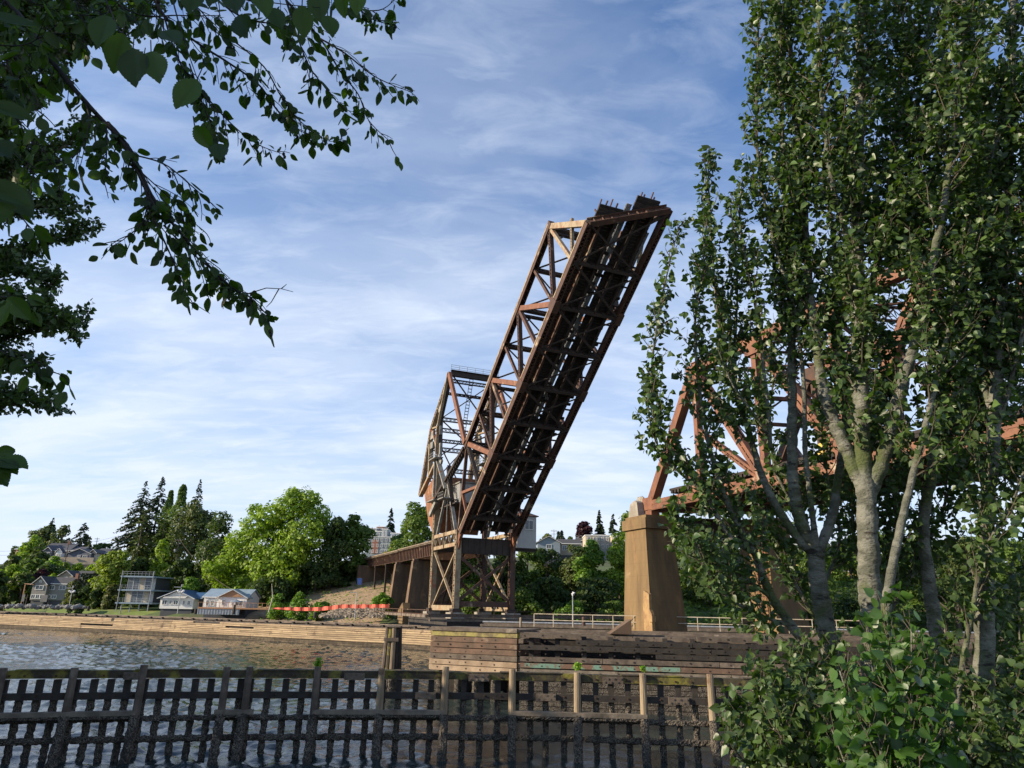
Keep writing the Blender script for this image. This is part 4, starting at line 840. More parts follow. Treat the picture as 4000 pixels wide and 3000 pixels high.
def house(name, lab, px0, px1, pypk, pyev, pyb, Y, dep, kind, wall, roof, wins=(), yaw=0, trim='white', grp=None, chim=None, door=None, cat='house', ov=.5):
    o, w_, X, Yv, k = frame(px0, px1, pyb, Y, yaw); hpk = at(px0, pypk, Y)[2] - o[2]; hev = at(px0, pyev, Y)[2] - o[2]
    h = thing(name, lab, cat, o, grp); z0 = -.25; P = MB(); P.box(o + Yv * (dep / 2 + .15) - UZ * 4.6, (w_ - .5, dep - .3, 8.8), ax=(X, Yv, UZ)); P.build('foundation', M['darkwall'], h); P = MB()
    def L3(x, y, z): return o + X * x + Yv * y + UZ * z
    if kind == 'front':    # gable faces us
        P.prism([L3(-w_ / 2, 0, z0), L3(w_ / 2, 0, z0), L3(w_ / 2, 0, hev), L3(0, 0, hpk), L3(-w_ / 2, 0, hev)], Yv * dep); P.build('wall', M[wall], h)
        sl = (hpk - hev) / (w_ / 2); P = MB()
        for s in (-1, 1):
            a = L3(0, -ov, hpk + .12); b_ = L3(s * (w_ / 2 + ov), -ov, hev + .12 - sl * ov); P.prism([a, b_, b_ + UZ * .22, a + UZ * .22], Yv * (dep + 2 * ov))
        P.build('roof', M[roof], h); P = MB()
        for s in (-1, 1): P.beam(L3(0, -ov - .06, hpk + .16), L3(s * (w_ / 2 + ov), -ov - .06, hev + .16 - sl * ov), .1, .32, Yv)
        P.build('barge_board', M[trim], h)
    else:                  # ridge runs across the view
        P.prism([L3(-w_ / 2, 0, z0), L3(-w_ / 2, dep, z0), L3(-w_ / 2, dep, hev), L3(-w_ / 2, dep / 2, hpk), L3(-w_ / 2, 0, hev)], X * w_); P.build('wall', M[wall], h)
        sl = (hpk - hev) / (dep / 2); P = MB()
        for s in (-1, 1):
            a = L3(-w_ / 2 - ov, dep / 2, hpk + .12); b_ = L3(-w_ / 2 - ov, dep / 2 + s * (dep / 2 + ov), hev + .12 - sl * ov); P.prism([a, b_, b_ + UZ * .2, a + UZ * .2], X * (w_ + 2 * ov))
        P.build('roof', M[roof], h); P = MB(); P.beam(L3(-w_ / 2 - ov, -ov - .05, hev - sl * ov + .2), L3(w_ / 2 + ov, -ov - .05, hev - sl * ov + .2), .12, .22); P.build('gutter', M[trim], h)
    windows(o, w_, hev, (X, Yv), wins, h)
    if chim is not None: P = MB(); P.box(L3(chim, dep * .45, hpk + .5), (.8, .8, 1.8), ax=(X, Yv, UZ)); P.build('chimney', M['brick'], h)
    if door: P = MB(); P.box(L3(w_ * (door - .5), -.05, 1.05), (1, .12, 2.1), ax=(X, Yv, UZ)); P.build('door', M['darkwall'], h)
    return h, o, w_, X, Yv, k
# hillside houses, far left
house('hillside_house', 'dark-roofed hillside house at the far left edge of the blue houses, half behind a conifer', 58, 106, 2134, 2146, 2166, 305, 9, 'side', 'brick', 'pale_metal', [(.2, .4, .3, .8), (.55, .8, .3, .8)])
house('hillside_house', 'large navy house on the hill with a long blue-grey roof and white trimmed windows', 160, 262, 2120, 2150, 2180, 300, 11, 'side', 'navy', 'navy_roof', [(.12, .3, .3, .85), (.34, .5, .3, .85), (.56, .66, .3, .85), (.76, .94, .3, .85)], chim=2)
house('porch_gable', 'small white-edged gable porch on the front of the large navy hillside house', 168, 196, 2138, 2150, 2180, 298.5, 1.3, 'front', 'navy', 'navy_roof', [(.25, .75, .25, .8)], cat='porch', ov=.3)
house('porch_gable', 'white pillared entry bay between the two navy hillside houses', 212, 236, 2143, 2156, 2190, 296.5, 2, 'front', 'white', 'navy_roof', [(.15, .45, .1, .8), (.55, .85, .1, .8)], cat='porch', ov=.3)
house('hillside_house', 'navy hillside house with a broad low gable edged in white, above a stone terrace', 262, 352, 2144, 2162, 2184, 294, 10, 'front', 'navy', 'navy_roof', [(.42, .56, .35, .75), (.66, .86, .05, .75)])
house('hillside_house', 'hipped navy roof behind the broad white-edged gable', 235, 312, 2134, 2150, 2184, 300.5, 9, 'side', 'navy', 'navy_roof', [(.05, .2, .3, .8)])
house('hillside_house', 'small white-gabled house end beside the drooping bright green tree', 348, 372, 2148, 2158, 2188, 296, 8, 'front', 'creamwall', 'navy_roof', [(.2, .8, .2, .7)])
house('hillside_house', 'dark roofed house wing just behind the small white gable', 372, 440, 2142, 2160, 2186, 302, 8, 'side', 'navy', 'navy_roof', [(.2, .35, .3, .8)])
P = MB(); c = at(285, 2192, 290); P.box(c, (17, 1.2, 3.0)); P.build('terrace_wall', M['tan'], None, loc=c, tags=('tan stone terrace wall below the navy hillside houses', 'terrace wall'))
P = MB(); c = at(310, 2200, 286); P.box(c, (24, .8, .9)); P.build('street_wall', M['concrete_grey'], None, loc=c, tags=('low grey retaining wall above the row of bright green street trees', 'retaining wall'))
# shore houses
house('shore_house', 'dark house with a tan gable just behind the grey shingled shore house', 222, 275, 2230, 2249, 2300, 226, 8, 'front', 'tan', 'black_roof', [(.36, .66, .62, .92)], ov=.35)
house('shore_house', 'dark navy house wing with charcoal roof beside the clipped hedge', 274, 334, 2231, 2250, 2300, 228, 8, 'side', 'darkwall', 'black_roof', [(.5, .7, .6, .9)], ov=.3)
h, o, w_, X, Yv, k = house('shore_house', 'grey shingled shore house gable with a big white framed window over a sun porch', 116, 173, 2253, 2281, 2341, 205, 10, 'front', 'grey_shingle', 'black_roof', [(.22, .78, .62, .92), (.05, .36, .04, .32), (.36, .66, .04, .32), (.66, .97, .04, .32), (.42, .58, 1.12, 1.26)], ov=.35)
house('shore_house', 'grey shingled shore house wing with two white framed windows under a charcoal roof', 173, 250, 2256, 2281, 2341, 206.5, 8.5, 'side', 'grey_shingle', 'black_roof', [(.12, .42, .62, .92), (.64, .98, .62, .92), (.05, .3, .04, .3), (.34, .6, .04, .3)], chim=3, ov=.3)
P = MB(); o = at(100, 2341, 205); P.beam(o + V(-1, 2, 4.2), o + V(1.6, 2, 4.0), 5, .2, (0, 0, 1)); P.beam(o + V(-1.0, 0, -1), o + V(-1.0, 0, 4), .2, .2, (1, 0, 0)); P.build('carport', M['cedar'], None, loc=o, tags=('small brown carport roof at the left end of the grey shingled house', 'carport'))
M['net'] = surf('scaffold_sheeting', (.40, .42, .40), (.3, .32, .31), 2, .4, .6, .5, bmp=0)
# modern glass house on stilts
Y = 183; o, w_, X, Yv, k = frame(470, 586, 2356, Y); g = thing('glass_house', 'three level grey glass-fronted house on stilts with outside scaffold frames', 'house', o)
hz_ = lambda py: at(500, py, Y)[2] - o[2]
zf = [0, hz_(2305), hz_(2252)]
P = MB(); P.box(o + Yv * 5.5 + UZ * zf[2] / 2, (w_ * .96, 8, zf[2] - .2)); P.build('wall', M['darkwall'], g)
for nm, z, e in (('floor_slab', 0, 1.6), ('floor_slab', zf[1], 1.5), ('roof_slab', zf[2], 1.2)):
    P = MB(); P.box(o + Yv * 4.2 + UZ * z, (w_ + e, 10.5, .35)); P.build(nm, M['pale_metal'], g)
for lv in (0, 1):
    z0, z1 = zf[lv] + .2, zf[lv + 1] - .2
    for i in range(4):
        u0 = -.47 + i * .2; P = MB(); cx = o + X * w_ * (u0 + .1) + UZ * (z0 + z1) / 2 + Yv * 1.4; ww = w_ * .2; hh = z1 - z0
        for s in (-1, 1): P.box(cx + X * s * (ww / 2 - .05), (.1, .16, hh))
        P.box(cx + UZ * (hh * .2), (ww - .2, .12, .08)); wf = P.build('window', M['galv'], g)
        P = MB(); P.box(cx, (ww - .12, .06, hh)); P.build('pane', M['glass'] if (i + lv) % 3 else M['creamwall'], wf)
    P = MB(); P.box(o + X * w_ * .42 + UZ * (z0 + z1) / 2 + Yv * 1.3, (w_ * .14, .1, z1 - z0)); P.build('side_panel', M['net'], g)
P = MB()
for z in (0.2, zf[1] + .2, zf[2] + .2):
    for i in range(9): P.box(o + X * w_ * (-.5 + i / 8) - Yv * .9 + UZ * (z + .5), (.05, .05, 1.0))
    for q in (.5, 1.0): P.box(o - Yv * .9 + UZ * (z + q), (w_ + 1, .05, .06))
for i in (-.53, .53): P.beam(o + X * w_ * i - Yv * 1.1 - UZ * 2.2, o + X * w_ * i - Yv * 1.1 + UZ * (zf[2] + 1.4), .12, .12, (1, 0, 0))
P.build('balcony_rails', M['galv'], g)
for i in (-.45, -.15, .15, .45):
    P = MB(); P.beam(o + X * w_ * i - UZ * 3, o + X * w_ * i, .22, .22, (1, 0, 0)); P.build('stilt', M['galv'], g)
# cottages
h, o, w_, X, Yv, k = house('cottage', 'white cottage with a deep blue roof and a striped awning', 622, 752, 2307, 2336, 2374, 176, 9, 'front', 'white', 'blue_roof', [(.06, .22, .3, .8), (.28, .36, .3, .8), (.40, .55, .3, .8), (.68, .76, .3, .8), (.82, .92, .3, .8)], ov=.6)
P = MB()
for i in range(16): P.prism([o + X * (-2.9 + i * .34) + V(0, -.1, 2.75), o + X * (-2.9 + i * .34) + V(0, -1.3, 2.25), o + X * (-2.9 + i * .34) + V(0, -1.3, 2.2), o + X * (-2.9 + i * .34) + V(0, -.1, 2.7)], X * .19)
P.build('awning', M['white'], h)
house('cottage', 'dark-walled back wing of the blue-roofed cottage', 745, 782, 2318, 2338, 2374, 179, 7, 'side', 'darkwall', 'blue_roof', [(.3, .6, .3, .8)], ov=.4)
h, o, w_, X, Yv, k = house('cottage', 'white cottage with a pale blue metal roof, beside the sun umbrella', 792, 962, 2303, 2333, 2373, 166, 8, 'side', 'white', 'pale_metal', [(.06, .14, .15, .75), (.17, .25, .15, .75)], ov=.35)
house('cottage_porch', 'cedar gabled porch front of the white cottage with pale metal roof', 850, 960, 2305, 2334, 2373, 164.4, 2.2, 'front', 'white', 'pale_metal', [(.12, .24, .2, .8), (.45, .5, .3, .7), (.6, .9, .15, .75)], cat='porch', ov=.45)
P = MB(); o2, w2, X2, Y2, k2 = frame(852, 958, 2333, 164.2); P.prism([o2 + V(-w2 * .42, -.1, .1), o2 + V(w2 * .42, -.1, .1), o2 + V(0, -.1, 1.5)], V(0, .1, 0)); P.build('gable_panel', M['cedar'], None, loc=o2, tags=('triangular cedar gable panel under the pale metal porch roof', 'gable panel'))
o, w_, X, Yv, k = frame(775, 1075, 2375, 161); dk = thing('timber_deck', 'sunlit cedar deck with thin rails in front of the pale roofed cottage', 'deck', o)
P = MB(); P.box(o + V(0, 1.5, -.1), (w_, 3.6, .3)); P.build('floor', M['cedar'], dk)
P = MB()
for i in range(19): P.box(o + V(w_ * (-.5 + i / 18), -.2, .55), (.09, .09, 1.1))
P.box(o + V(0, -.2, 1.1), (w_, .08, .08)); P.build('railing', M['cedar'], dk)
P = MB()
for i in range(30): P.box(o + V(-w_ * .5 + i * w_ * .55 / 30, -.1 + .08 * (i % 2), -.85), (w_ * .5 / 30, .1, 1.2))
P.build('sheet_wall', M['galv'], dk)
q = at(922, 2350, 162); um = thing('sun_umbrella', 'pale blue sun umbrella open on the cottage deck', 'umbrella', q - UZ * 2)
P = MB(); vs = [q + V(1.5 * math.cos(a), 1.5 * math.sin(a), -.1) for a in np.linspace(0, 2 * math.pi, 9)[:-1]] + [q + UZ * .5]; P.add(vs, [(i, (i + 1) % 8, 8) for i in range(8)]); P.build('canopy', M['bluegrey'], um)
P = MB(); P.tube([q - UZ * 2, q + UZ * .5], .04, 6); P.build('pole', M['galv'], um)
# condos beyond the girder span
M['condo'] = plain('pale_grey_green_siding', (.30, .33, .33))
def block(name, lab, px0, px1, pyt, pyb, Y, dep, wall, rows, cols, band=None, flat=.4, cat='apartment block'):
    o, w_, X, Yv, k = frame(px0, px1, pyb, Y); H = at(px0, pyt, Y)[2] - o[2]; h = thing(name, lab, cat, o)
    P = MB(); P.box(o + V(0, dep / 2, H / 2 - 5), (w_, dep, H + 10)); P.build('wall', M[wall], h)
    P = MB(); P.box(o + V(0, dep / 2, H + .15), (w_ + flat, dep + flat, .3)); P.build('roof', M['white'], h)
    if band: P = MB(); P.box(o + X * w_ * band[0] + V(0, -.12, H * .45), (w_ * band[1], .25, H * .8)); P.build('brick_bay', M['brick'], h)
    windows(o - UZ * 0 + V(0, -.12, 0), w_, H, (X, Yv), [((c + .25) / cols, (c + .78) / cols, (r + .25) / rows, (r + .82) / rows) for r in range(rows) for c in range(cols)], h)
block('apartment_block', 'pale apartment block with a brick bay, nearest above the girder span', 1446, 1530, 2098, 2166, 285, 12, 'condo', 3, 5, (-.3, .3))
block('apartment_block', 'upper pale grey apartment block stepping up behind the brick bay', 1428, 1520, 2076, 2130, 298, 12, 'bluegrey', 2, 5)
block('apartment_block', 'small topmost apartment turret under the tall spruce', 1490, 1512, 2068, 2100, 294, 6, 'condo', 1, 2)
block('apartment_block', 'grey apartment wing with balconies at the right of the spruce', 1520, 1560, 2084, 2166, 290, 10, 'bluegrey', 4, 2)
block('apartment_block', 'low flat-roofed top storey at the left end of the apartments', 1430, 1470, 2064, 2100, 305, 8, 'condo', 1, 3)
block('brick_chimney_block', 'brown brick stair tower on the apartment roofs', 1472, 1500, 2058, 2082, 308, 6, 'brick', 1, 1, cat='roof tower')
# houses above the right bank
house('ridge_house', 'blue-grey gabled house on the ridge, next to the operator cabin', 2100, 2188, 2096, 2119, 2178, 232, 10, 'front', 'bluegrey', 'navy_roof', [(.38, .62, .6, .88), (.1, .3, .05, .35), (.55, .9, .05, .35)])
house('ridge_house', 'ridge house with a dark roof and a bright white corner window', 2186, 2268, 2104, 2124, 2166, 240, 10, 'side', 'tan', 'black_roof', [(.12, .34, .4, .85), (.6, .8, .4, .85)])
house('ridge_house', 'dark low roofed ridge house under the purple tree', 2258, 2300, 2100, 2112, 2140, 262, 8, 'side', 'darkwall', 'black_roof', [(.3, .6, .3, .8)])
block('ridge_apartments', 'sunny cream stepped building on the ridge with a roof terrace', 2288, 2338, 2092, 2150, 250, 10, 'creamwall', 2, 2)
block('ridge_apartments', 'grey flat-roofed ridge building between cream house and river column', 2328, 2400, 2092, 2150, 256, 10, 'condo', 2, 4)
block('ridge_apartments', 'white ridge building just left of the river column', 2392, 2450, 2095, 2160, 252, 10, 'creamwall', 3, 3)
block('ridge_apartments', 'bright yellow and white building glimpsed between the poplar trunks', 3120, 3230, 2200, 2262, 190, 10, 'yellow_wall', 2, 4)
block('ridge_apartments', 'yellow and white building glimpsed right of the thickest poplar trunk', 3262, 3360, 2205, 2280, 188, 10, 'yellow_wall', 2, 4)
block('ridge_apartments', 'pale building low behind the forked poplar', 3060, 3150, 2128, 2190, 215, 10, 'bluegrey', 2, 4)

# ------------------------------------------------------------ poles, wires, lamps, small things
M['polewood'] = surf('utility_pole_wood', (.13, .10, .08), (.09, .07, .055), 2, .4, .6, .9); M['lamp'] = plain('lamp_globe', (.8, .8, .78), .3)
def pole(lab, px, pyt, pyb, Y, pxt=None, arms=True, name='utility_pole', r=.18, m='polewood'):
    a = at(px, pyb, Y); b_ = at(pxt or px, pyt, Y); b_ = V(a[0] + (b_[0] - a[0]) * .35, a[1], b_[2]); o = thing(name, lab, 'utility pole', a)
    P = MB(); P.tube([a - UZ * 2, b_], [r, r * .6], 8); P.build('shaft', M[m], o)
    if arms:
        P = MB(); P.box(b_ - UZ * .6, (2.4, .12, .14)); P.box(b_ - UZ * 1.7, (2.0, .12, .12)); P.build('crossarm', M[m], o)
        P = MB(); [P.tube([b_ + V(x, 0, -.5), b_ + V(x, 0, -.25)], .06, 6) for x in (-1, -.5, .5, 1)]; P.build('insulators', M['galv'], o)
    return b_
pA = pole('leaning utility pole in front of the navy hillside houses', 247, 2110, 2240, 262, 262)
pB = pole('utility pole at the dark conifers, carrying many wires', 454, 2092, 2160, 285)
pC = pole('distant thin utility pole on the skyline between the spruces', 375, 2100, 2145, 330, arms=True)
pD = pole('tall utility pole with a transformer among the dark trees', 680, 2103, 2245, 215, 694)
P = MB(); P.tube([pD + V(-.5, -.3, -4.2), pD + V(-.5, -.3, -3.2)], .32, 10); P.build('transformer', M['galv'], None, loc=pD - UZ * 4, tags=('grey drum transformer on the tall pole among the dark trees', 'transformer'))
pE = pole('bare pole rising above the ridge houses on the right bank', 2164, 2068, 2110, 262, r=.14)
pF = pole('short pole over the dark ridge roof', 2262, 2088, 2120, 258, r=.13)
def wire(A, B, sag, lab, r=.035):
    P = MB(); A = np.asarray(A); B = np.asarray(B); P.tube([A + (B - A) * f - UZ * sag * 4 * f * (1 - f) for f in np.linspace(0, 1, 13)], r, 5); P.build('overhead_wire', M['polewood'], None, loc=A, tags=(lab, 'wire', 'overhead wires'))
q0 = at(-60, 2150, 250)
wire(q0, pA + V(-1, 0, -.3), 1.5, 'upper overhead wire running left from the leaning utility pole'); wire(q0 - UZ * 1.5, pA + V(-1, 0, -1.5), 1.5, 'lower overhead wire running left from the leaning utility pole')
wire(pA + V(1, 0, -.3), pB + V(-1, 0, -.3), 1, 'upper overhead wire between the leaning pole and the conifers'); wire(pA + V(1, 0, -1.5), pB + V(-1, 0, -1.5), 1, 'lower overhead wire between the leaning pole and the conifers')
wire(pD, at(905, 2302, 170), 1.5, 'service wire dropping from the transformer pole to the pale roofed cottage'); wire(at(200, 2188, 250), pA - UZ * 6, .6, 'short low wire left of the leaning pole')
def lamp(lab, px, pyt, pyb, Y, kind='globes'):
    a = at(px, pyb, Y); H = at(px, pyt, Y)[2] - a[2]; o = thing('street_lamp', lab, 'lamp', a, 'lamp posts on the walkways')
    P = MB(); P.tube([a - UZ * .3, a + UZ * H * .9], [.09, .06], 8); P.build('post', M['galv'], o)
    P = MB()
    if kind == 'globes':
        for i, (x, z) in enumerate(((-.55, .78), (.55, .78), (-.2, .74), (.25, .74))): c = a + V(x, 0, H * z); P.tube([c - UZ * .22, c - UZ * .12, c + UZ * .1, c + UZ * .22], [.08, .24, .24, .08], 8)
        P.build('globes', M['lamp'], o); P = MB(); P.box(a + V(0, 0, H * .82), (1.3, .06, .06)); P.box(a + V(-.8, 0, H * .92), (1.4, .2, .12)); P.box(a + V(.05, 0, H * .98), (.25, .3, .5)); P.build('arm', M['galv'], o)
    elif kind == 'arm': P.box(a + V(-.6, 0, H * .92), (1.3, .14, .1)); P.build('arm', M['galv'], o)
    else: P.tube([a + UZ * H * .86, a + UZ * H * .93, a + V(.18, 0, H * .97), a + V(-.05, 0, H * 1.0)], [.05, .2, .16, .04], 8); P.build('hood', M['lamp'], o)
lamp('lamp post with white globes in front of the lawn', 268, 2290, 2376, 172)
lamp('lamp post with white globes in front of the blue roofed cottage', 694, 2285, 2390, 150)
lamp('slim lamp post with a single arm in front of the dirt slope', 1386, 2306, 2410, 132, 'arm')
lamp('slim pale lamp post behind the pipe railing', 2238, 2312, 2436, 88, 'hood')
P = MB(); q = at(1052, 2372, 158); P.tube([q - UZ * 1, q + V(.5, 0, 2), at(1060, 2280, 158) * V(.998, 1, 1)], [.14, .12, .05], 7); P.build('mast', M['railpaint'], None, loc=q, tags=('leaning white mast at the right end of the cedar deck', 'mast'))
for lab, px, pyt, pyb, Y, r in (('dark bollard on the walkway before the navy glass house', 345, 2367, 2381, 160, .3), ('dark bollard at the left end of the cedar deck', 764, 2378, 2393, 148, .3), ('dark bollard pair post before the cottage stairs', 913, 2362, 2394, 148, .26), ('dark bollard on the walkway before the orange silt fence', 1230, 2390, 2408, 136, .3), ('dark bollard at the left edge of the view', 10, 2362, 2372, 182, .35), ('rusty bollard between pipe railing posts', 2280, 2410, 2434, 86, .22), ('white capped post left of the pipe railing', 2034, 2412, 2440, 88, .15), ('tan bollard far right behind the poplar trunks', 3690, 2452, 2474, 92, .2)):
    q = at(px, pyb, Y); H = at(px, pyt, Y)[2] - q[2]; P = MB(); P.tube([q - UZ * .3, q + UZ * H * .8, q + UZ * H], [r, r, r * .85], 10); P.build('bollard', M['pile' if 'tan' in lab or 'white' in lab else ('rust' if 'rusty' in lab else 'dark_timber')], None, loc=q, tags=(lab, 'bollard', 'bollards on the walkways'))
M['sign'] = plain('grey_sign_back', (.16, .16, .15))
for lab, px, pyt, pyb, wpx in (('small grey signboard seen from behind, left end of the lawn', 91, 2322, 2350, 10), ('larger grey signboard on two posts seen from behind, in front of the grey house', 172, 2324, 2351, 24)):
    Y = 176; q = at(px, 2374, Y); o = thing('signboard', lab, 'sign', q); a, b_ = at(px, pyt, Y), at(px, pyb, Y); w2 = wpx * Y / 2700
    P = MB(); P.box((a + b_) / 2, (w2, .1, a[2] - b_[2])); P.build('board', M['sign'], o)
    for s in (-1, 1): P = MB(); P.beam(V(q[0] + s * w2 * .42, q[1] + .1, q[2] - .4), V(q[0] + s * w2 * .42, q[1] + .1, a[2]), .1, .1, (1, 0, 0)); P.build('post', M['polewood'], o)
# rocks along the lawn shore
rg = random.Random(8); protos = []
def rockmesh(seed, r):
    rg2 = random.Random(seed); P = MB(); n = 8; m = 5; vs = []
    for i in range(m):
        ph = math.pi * (i + .5) / m
        for j in range(n): a = 2 * math.pi * j / n; k = r * rg2.uniform(.75, 1.15); vs.append(V(math.cos(a) * math.sin(ph) * k * 1.2, math.sin(a) * math.sin(ph) * k, math.cos(ph) * k * .8))
    P.add(vs, [(i * n + j, i * n + (j + 1) % n, (i + 1) * n + (j + 1) % n, (i + 1) * n + j)[::-1] for i in range(m - 1) for j in range(n)] + [tuple(range(n)), tuple((m - 1) * n + j for j in range(n))[::-1]]); return P
for i in range(46):
    px = -40 + i * 8.2 + rg.uniform(-2, 2); Y = 178 + (-.19) * (px - 0) * .12 + rg.uniform(-1.2, 1.2); q = at(px, 2370 + rg.uniform(-4, 4), Y)
    if i < 6: o = rockmesh(i, .85).build('rock', M['rock'], None, loc=(0, 0, 0)); protos.append(o)
    else: o = protos[i % 6].copy(); col.objects.link(o)
    o.location = q; o.rotation_euler = (rg.uniform(-.4, .4), rg.uniform(-.4, .4), rg.uniform(0, 6)); s = rg.uniform(.4, .95); o.scale = (s, s, s)
    tag(o, 'grey shoreline boulder in the row below the lawn', 'rock', 'boulders along the lawn shore')
vs = []; P = MB(); rg = random.Random(5)
for i in range(420):
    px = rg.uniform(1250, 1500); fy = rg.random(); Y = 143 + fy * 4; q = at(px, 2409 - fy * 30 * min(1, (px - 1235) / 90), Y); r = rg.uniform(.25, .45)
    ring = [q + V(rg.uniform(.7, 1.1) * r * math.cos(a), rg.uniform(-.1, .1), rg.uniform(.6, 1) * r * math.sin(a)) for a in np.linspace(0, 2 * math.pi, 7)[:-1]]; P.prism(ring, V(0, .6, 0)); 
P.build('riprap', M['riprap'], None, loc=at(1380, 2400, 145), tags=('tan broken-stone slope below the orange silt fence', 'riprap', None, 'stuff'))
# silt fence
M['orange_fabric'] = plain('orange_silt_fabric', (.72, .12, .06), .7); P = MB(); pts = []
for i in range(60):
    f = i / 59; px = 1065 + f * 455; pyt = np.interp(px, [1065, 1180, 1250, 1330, 1520], [2374, 2372, 2372, 2362, 2360]); Y = 150 - f * 2 + .16 * math.sin(i * 1.3)
    pts.append((at(px, pyt + rg.uniform(-.8, .8), Y), at(px, pyt + np.interp(px, [1065, 1160, 1520], [4, 14, 16]), Y - .3)))
for (a, b_), (c, d) in zip(pts[:-1], pts[1:]): P.add([a, b_, d, c, a + V(0, .05, 0), b_ + V(0, .05, 0), d + V(0, .05, 0), c + V(0, .05, 0)], [(0, 1, 2, 3), (7, 6, 5, 4), (0, 3, 7, 4), (1, 5, 6, 2)])
sf = thing('silt_fence', 'crumpled orange silt fence along the foot of the dirt slope', 'fence', pts[30][1]); P.build('fabric', M['orange_fabric'], sf)
P = MB(); [P.beam(b_ - UZ * .4, a + UZ * .15, .06, .06, (1, 0, 0)) for a, b_ in pts[::5]]; P.build('stakes', M['polewood'], sf)
q = at(1406, 2272, 168); bn_ = thing('wheeled_bin', 'blue bin at the top of the dirt slope under the approach span', 'bin', q - UZ * .6)
M['bluebin'] = plain('blue_plastic', (.03, .08, .3), .5); P = MB(); P.hexa([q + V(x * .45, y * .4, -.7) for x, y in ((-1, -1), (1, -1), (1, 1), (-1, 1))] + [q + V(x * .55, y * .5, .6) for x, y in ((-1, -1), (1, -1), (1, 1), (-1, 1))]); P.build('body', M['bluebin'], bn_)
P = MB(); P.box(q + UZ * .68, (1.2, 1.1, .12)); P.build('lid', M['bluebin'], bn_)
# ------------------------------------------------------------ foliage
def leafmat(name, ca, cb, rough=.55, trans=.35, tcol=None, var=.35, spec=.3, yel=None):
    m = bpy.data.materials.new(name); m.use_nodes = True; t = m.node_tree; b = t.nodes['Principled BSDF']; out = t.nodes['Material Output']
    r = island(t); c = mix(t, r, ca, cb)
    if yel: 
        mr0 = N(t, 'ShaderNodeMath', operation='GREATER_THAN'); t.links.new(noise_f(t, 40, 0, 1), mr0.inputs[0]); mr0.inputs[1].default_value = .985
    f2 = N(t, 'ShaderNodeMath', operation='MULTIPLY'); t.links.new(r, f2.inputs[0]); f2.inputs[1].default_value = 37.0
    fr = N(t, 'ShaderNodeMath', operation='FRACT'); t.links.new(f2.outputs[0], fr.inputs[0])
    mr = N(t, 'ShaderNodeMapRange'); t.links.new(fr.outputs[0], mr.inputs[0]); mr.inputs[3].default_value = 1 - var; mr.inputs[4].default_value = 1 + var
    h = N(t, 'ShaderNodeHueSaturation'); t.links.new(mr.outputs[0], h.inputs['Value']); t.links.new(c, h.inputs['Color'])
    t.links.new(h.outputs[0], b.inputs['Base Color']); b.inputs['Roughness'].default_value = rough; b.inputs['Specular IOR Level'].default_value = spec
    tr = N(t, 'ShaderNodeBsdfTranslucent'); h2 = N(t, 'ShaderNodeMix', data_type='RGBA', blend_type='MULTIPLY'); h2.inputs[0].default_value = 1; t.links.new(h.outputs[0], h2.inputs[6]); h2.inputs[7].default_value = tcol or (1.5, 1.6, .5, 1)
    t.links.new(h2.outputs[2], tr.inputs[0]); mx = N(t, 'ShaderNodeMixShader'); mx.inputs[0].default_value = trans
    t.links.new(b.outputs[0], mx.inputs[1]); t.links.new(tr.outputs[0], mx.inputs[2]); t.links.new(mx.outputs[0], out.inputs[0]); return m
LM = {
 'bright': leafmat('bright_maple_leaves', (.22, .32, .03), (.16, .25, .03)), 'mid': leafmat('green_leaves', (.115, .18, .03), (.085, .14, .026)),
 'dark': leafmat('dark_green_leaves', (.062, .10, .024), (.044, .074, .020)), 'fir': leafmat('fir_needles', (.030, .052, .020), (.022, .04, .017), trans=.15),
 'cedar': leafmat('cedar_sprays', (.09, .12, .03), (.065, .09, .024), trans=.2), 'olive': leafmat('olive_leaves', (.13, .145, .045), (.10, .12, .04)),
 'sparse': leafmat('grey_green_leaves', (.10, .13, .055), (.07, .1, .04)), 'purple': leafmat('purple_leaves', (.05, .018, .025), (.035, .014, .018), tcol=(1.3, .6, .6, 1)),
 'yellow': leafmat('yellow_leaves', (.36, .30, .03), (.27, .24, .03)), 'willow': leafmat('hanging_yellow_green_leaves', (.20, .27, .035), (.15, .21, .03)),
 'shrub': leafmat('shrub_leaves', (.14, .25, .03), (.10, .19, .026))}
M['bark'] = surf('grey_brown_bark', (.12, .10, .08), (.07, .058, .045), 3, .4, .6, .95, stretch=(2, 2, .5), bmp=.6)
def quads(c, n, s, rg, asp=1.25):
    """leaf-clump quads: centres c, preferred normals n, sizes s"""
    k = len(c); n = n + rg.normal(0, .55, (k, 3)); n /= np.linalg.norm(n, axis=1, keepdims=True) + 1e-9
    a = np.cross(n, rg.normal(0, 1, (k, 3))); a /= np.linalg.norm(a, axis=1, keepdims=True) + 1e-9; b = np.cross(n, a)
    s = s[:, None]; w = .55 * s; j = lambda: rg.uniform(.6, 1.2, (k, 1))
    return np.stack([c - a * s * .62 * asp * j(), c + b * w * j() + n * s * .12, c + a * s * .62 * asp * j(), c - b * w * j() + n * s * .12], 1).reshape(-1, 3)
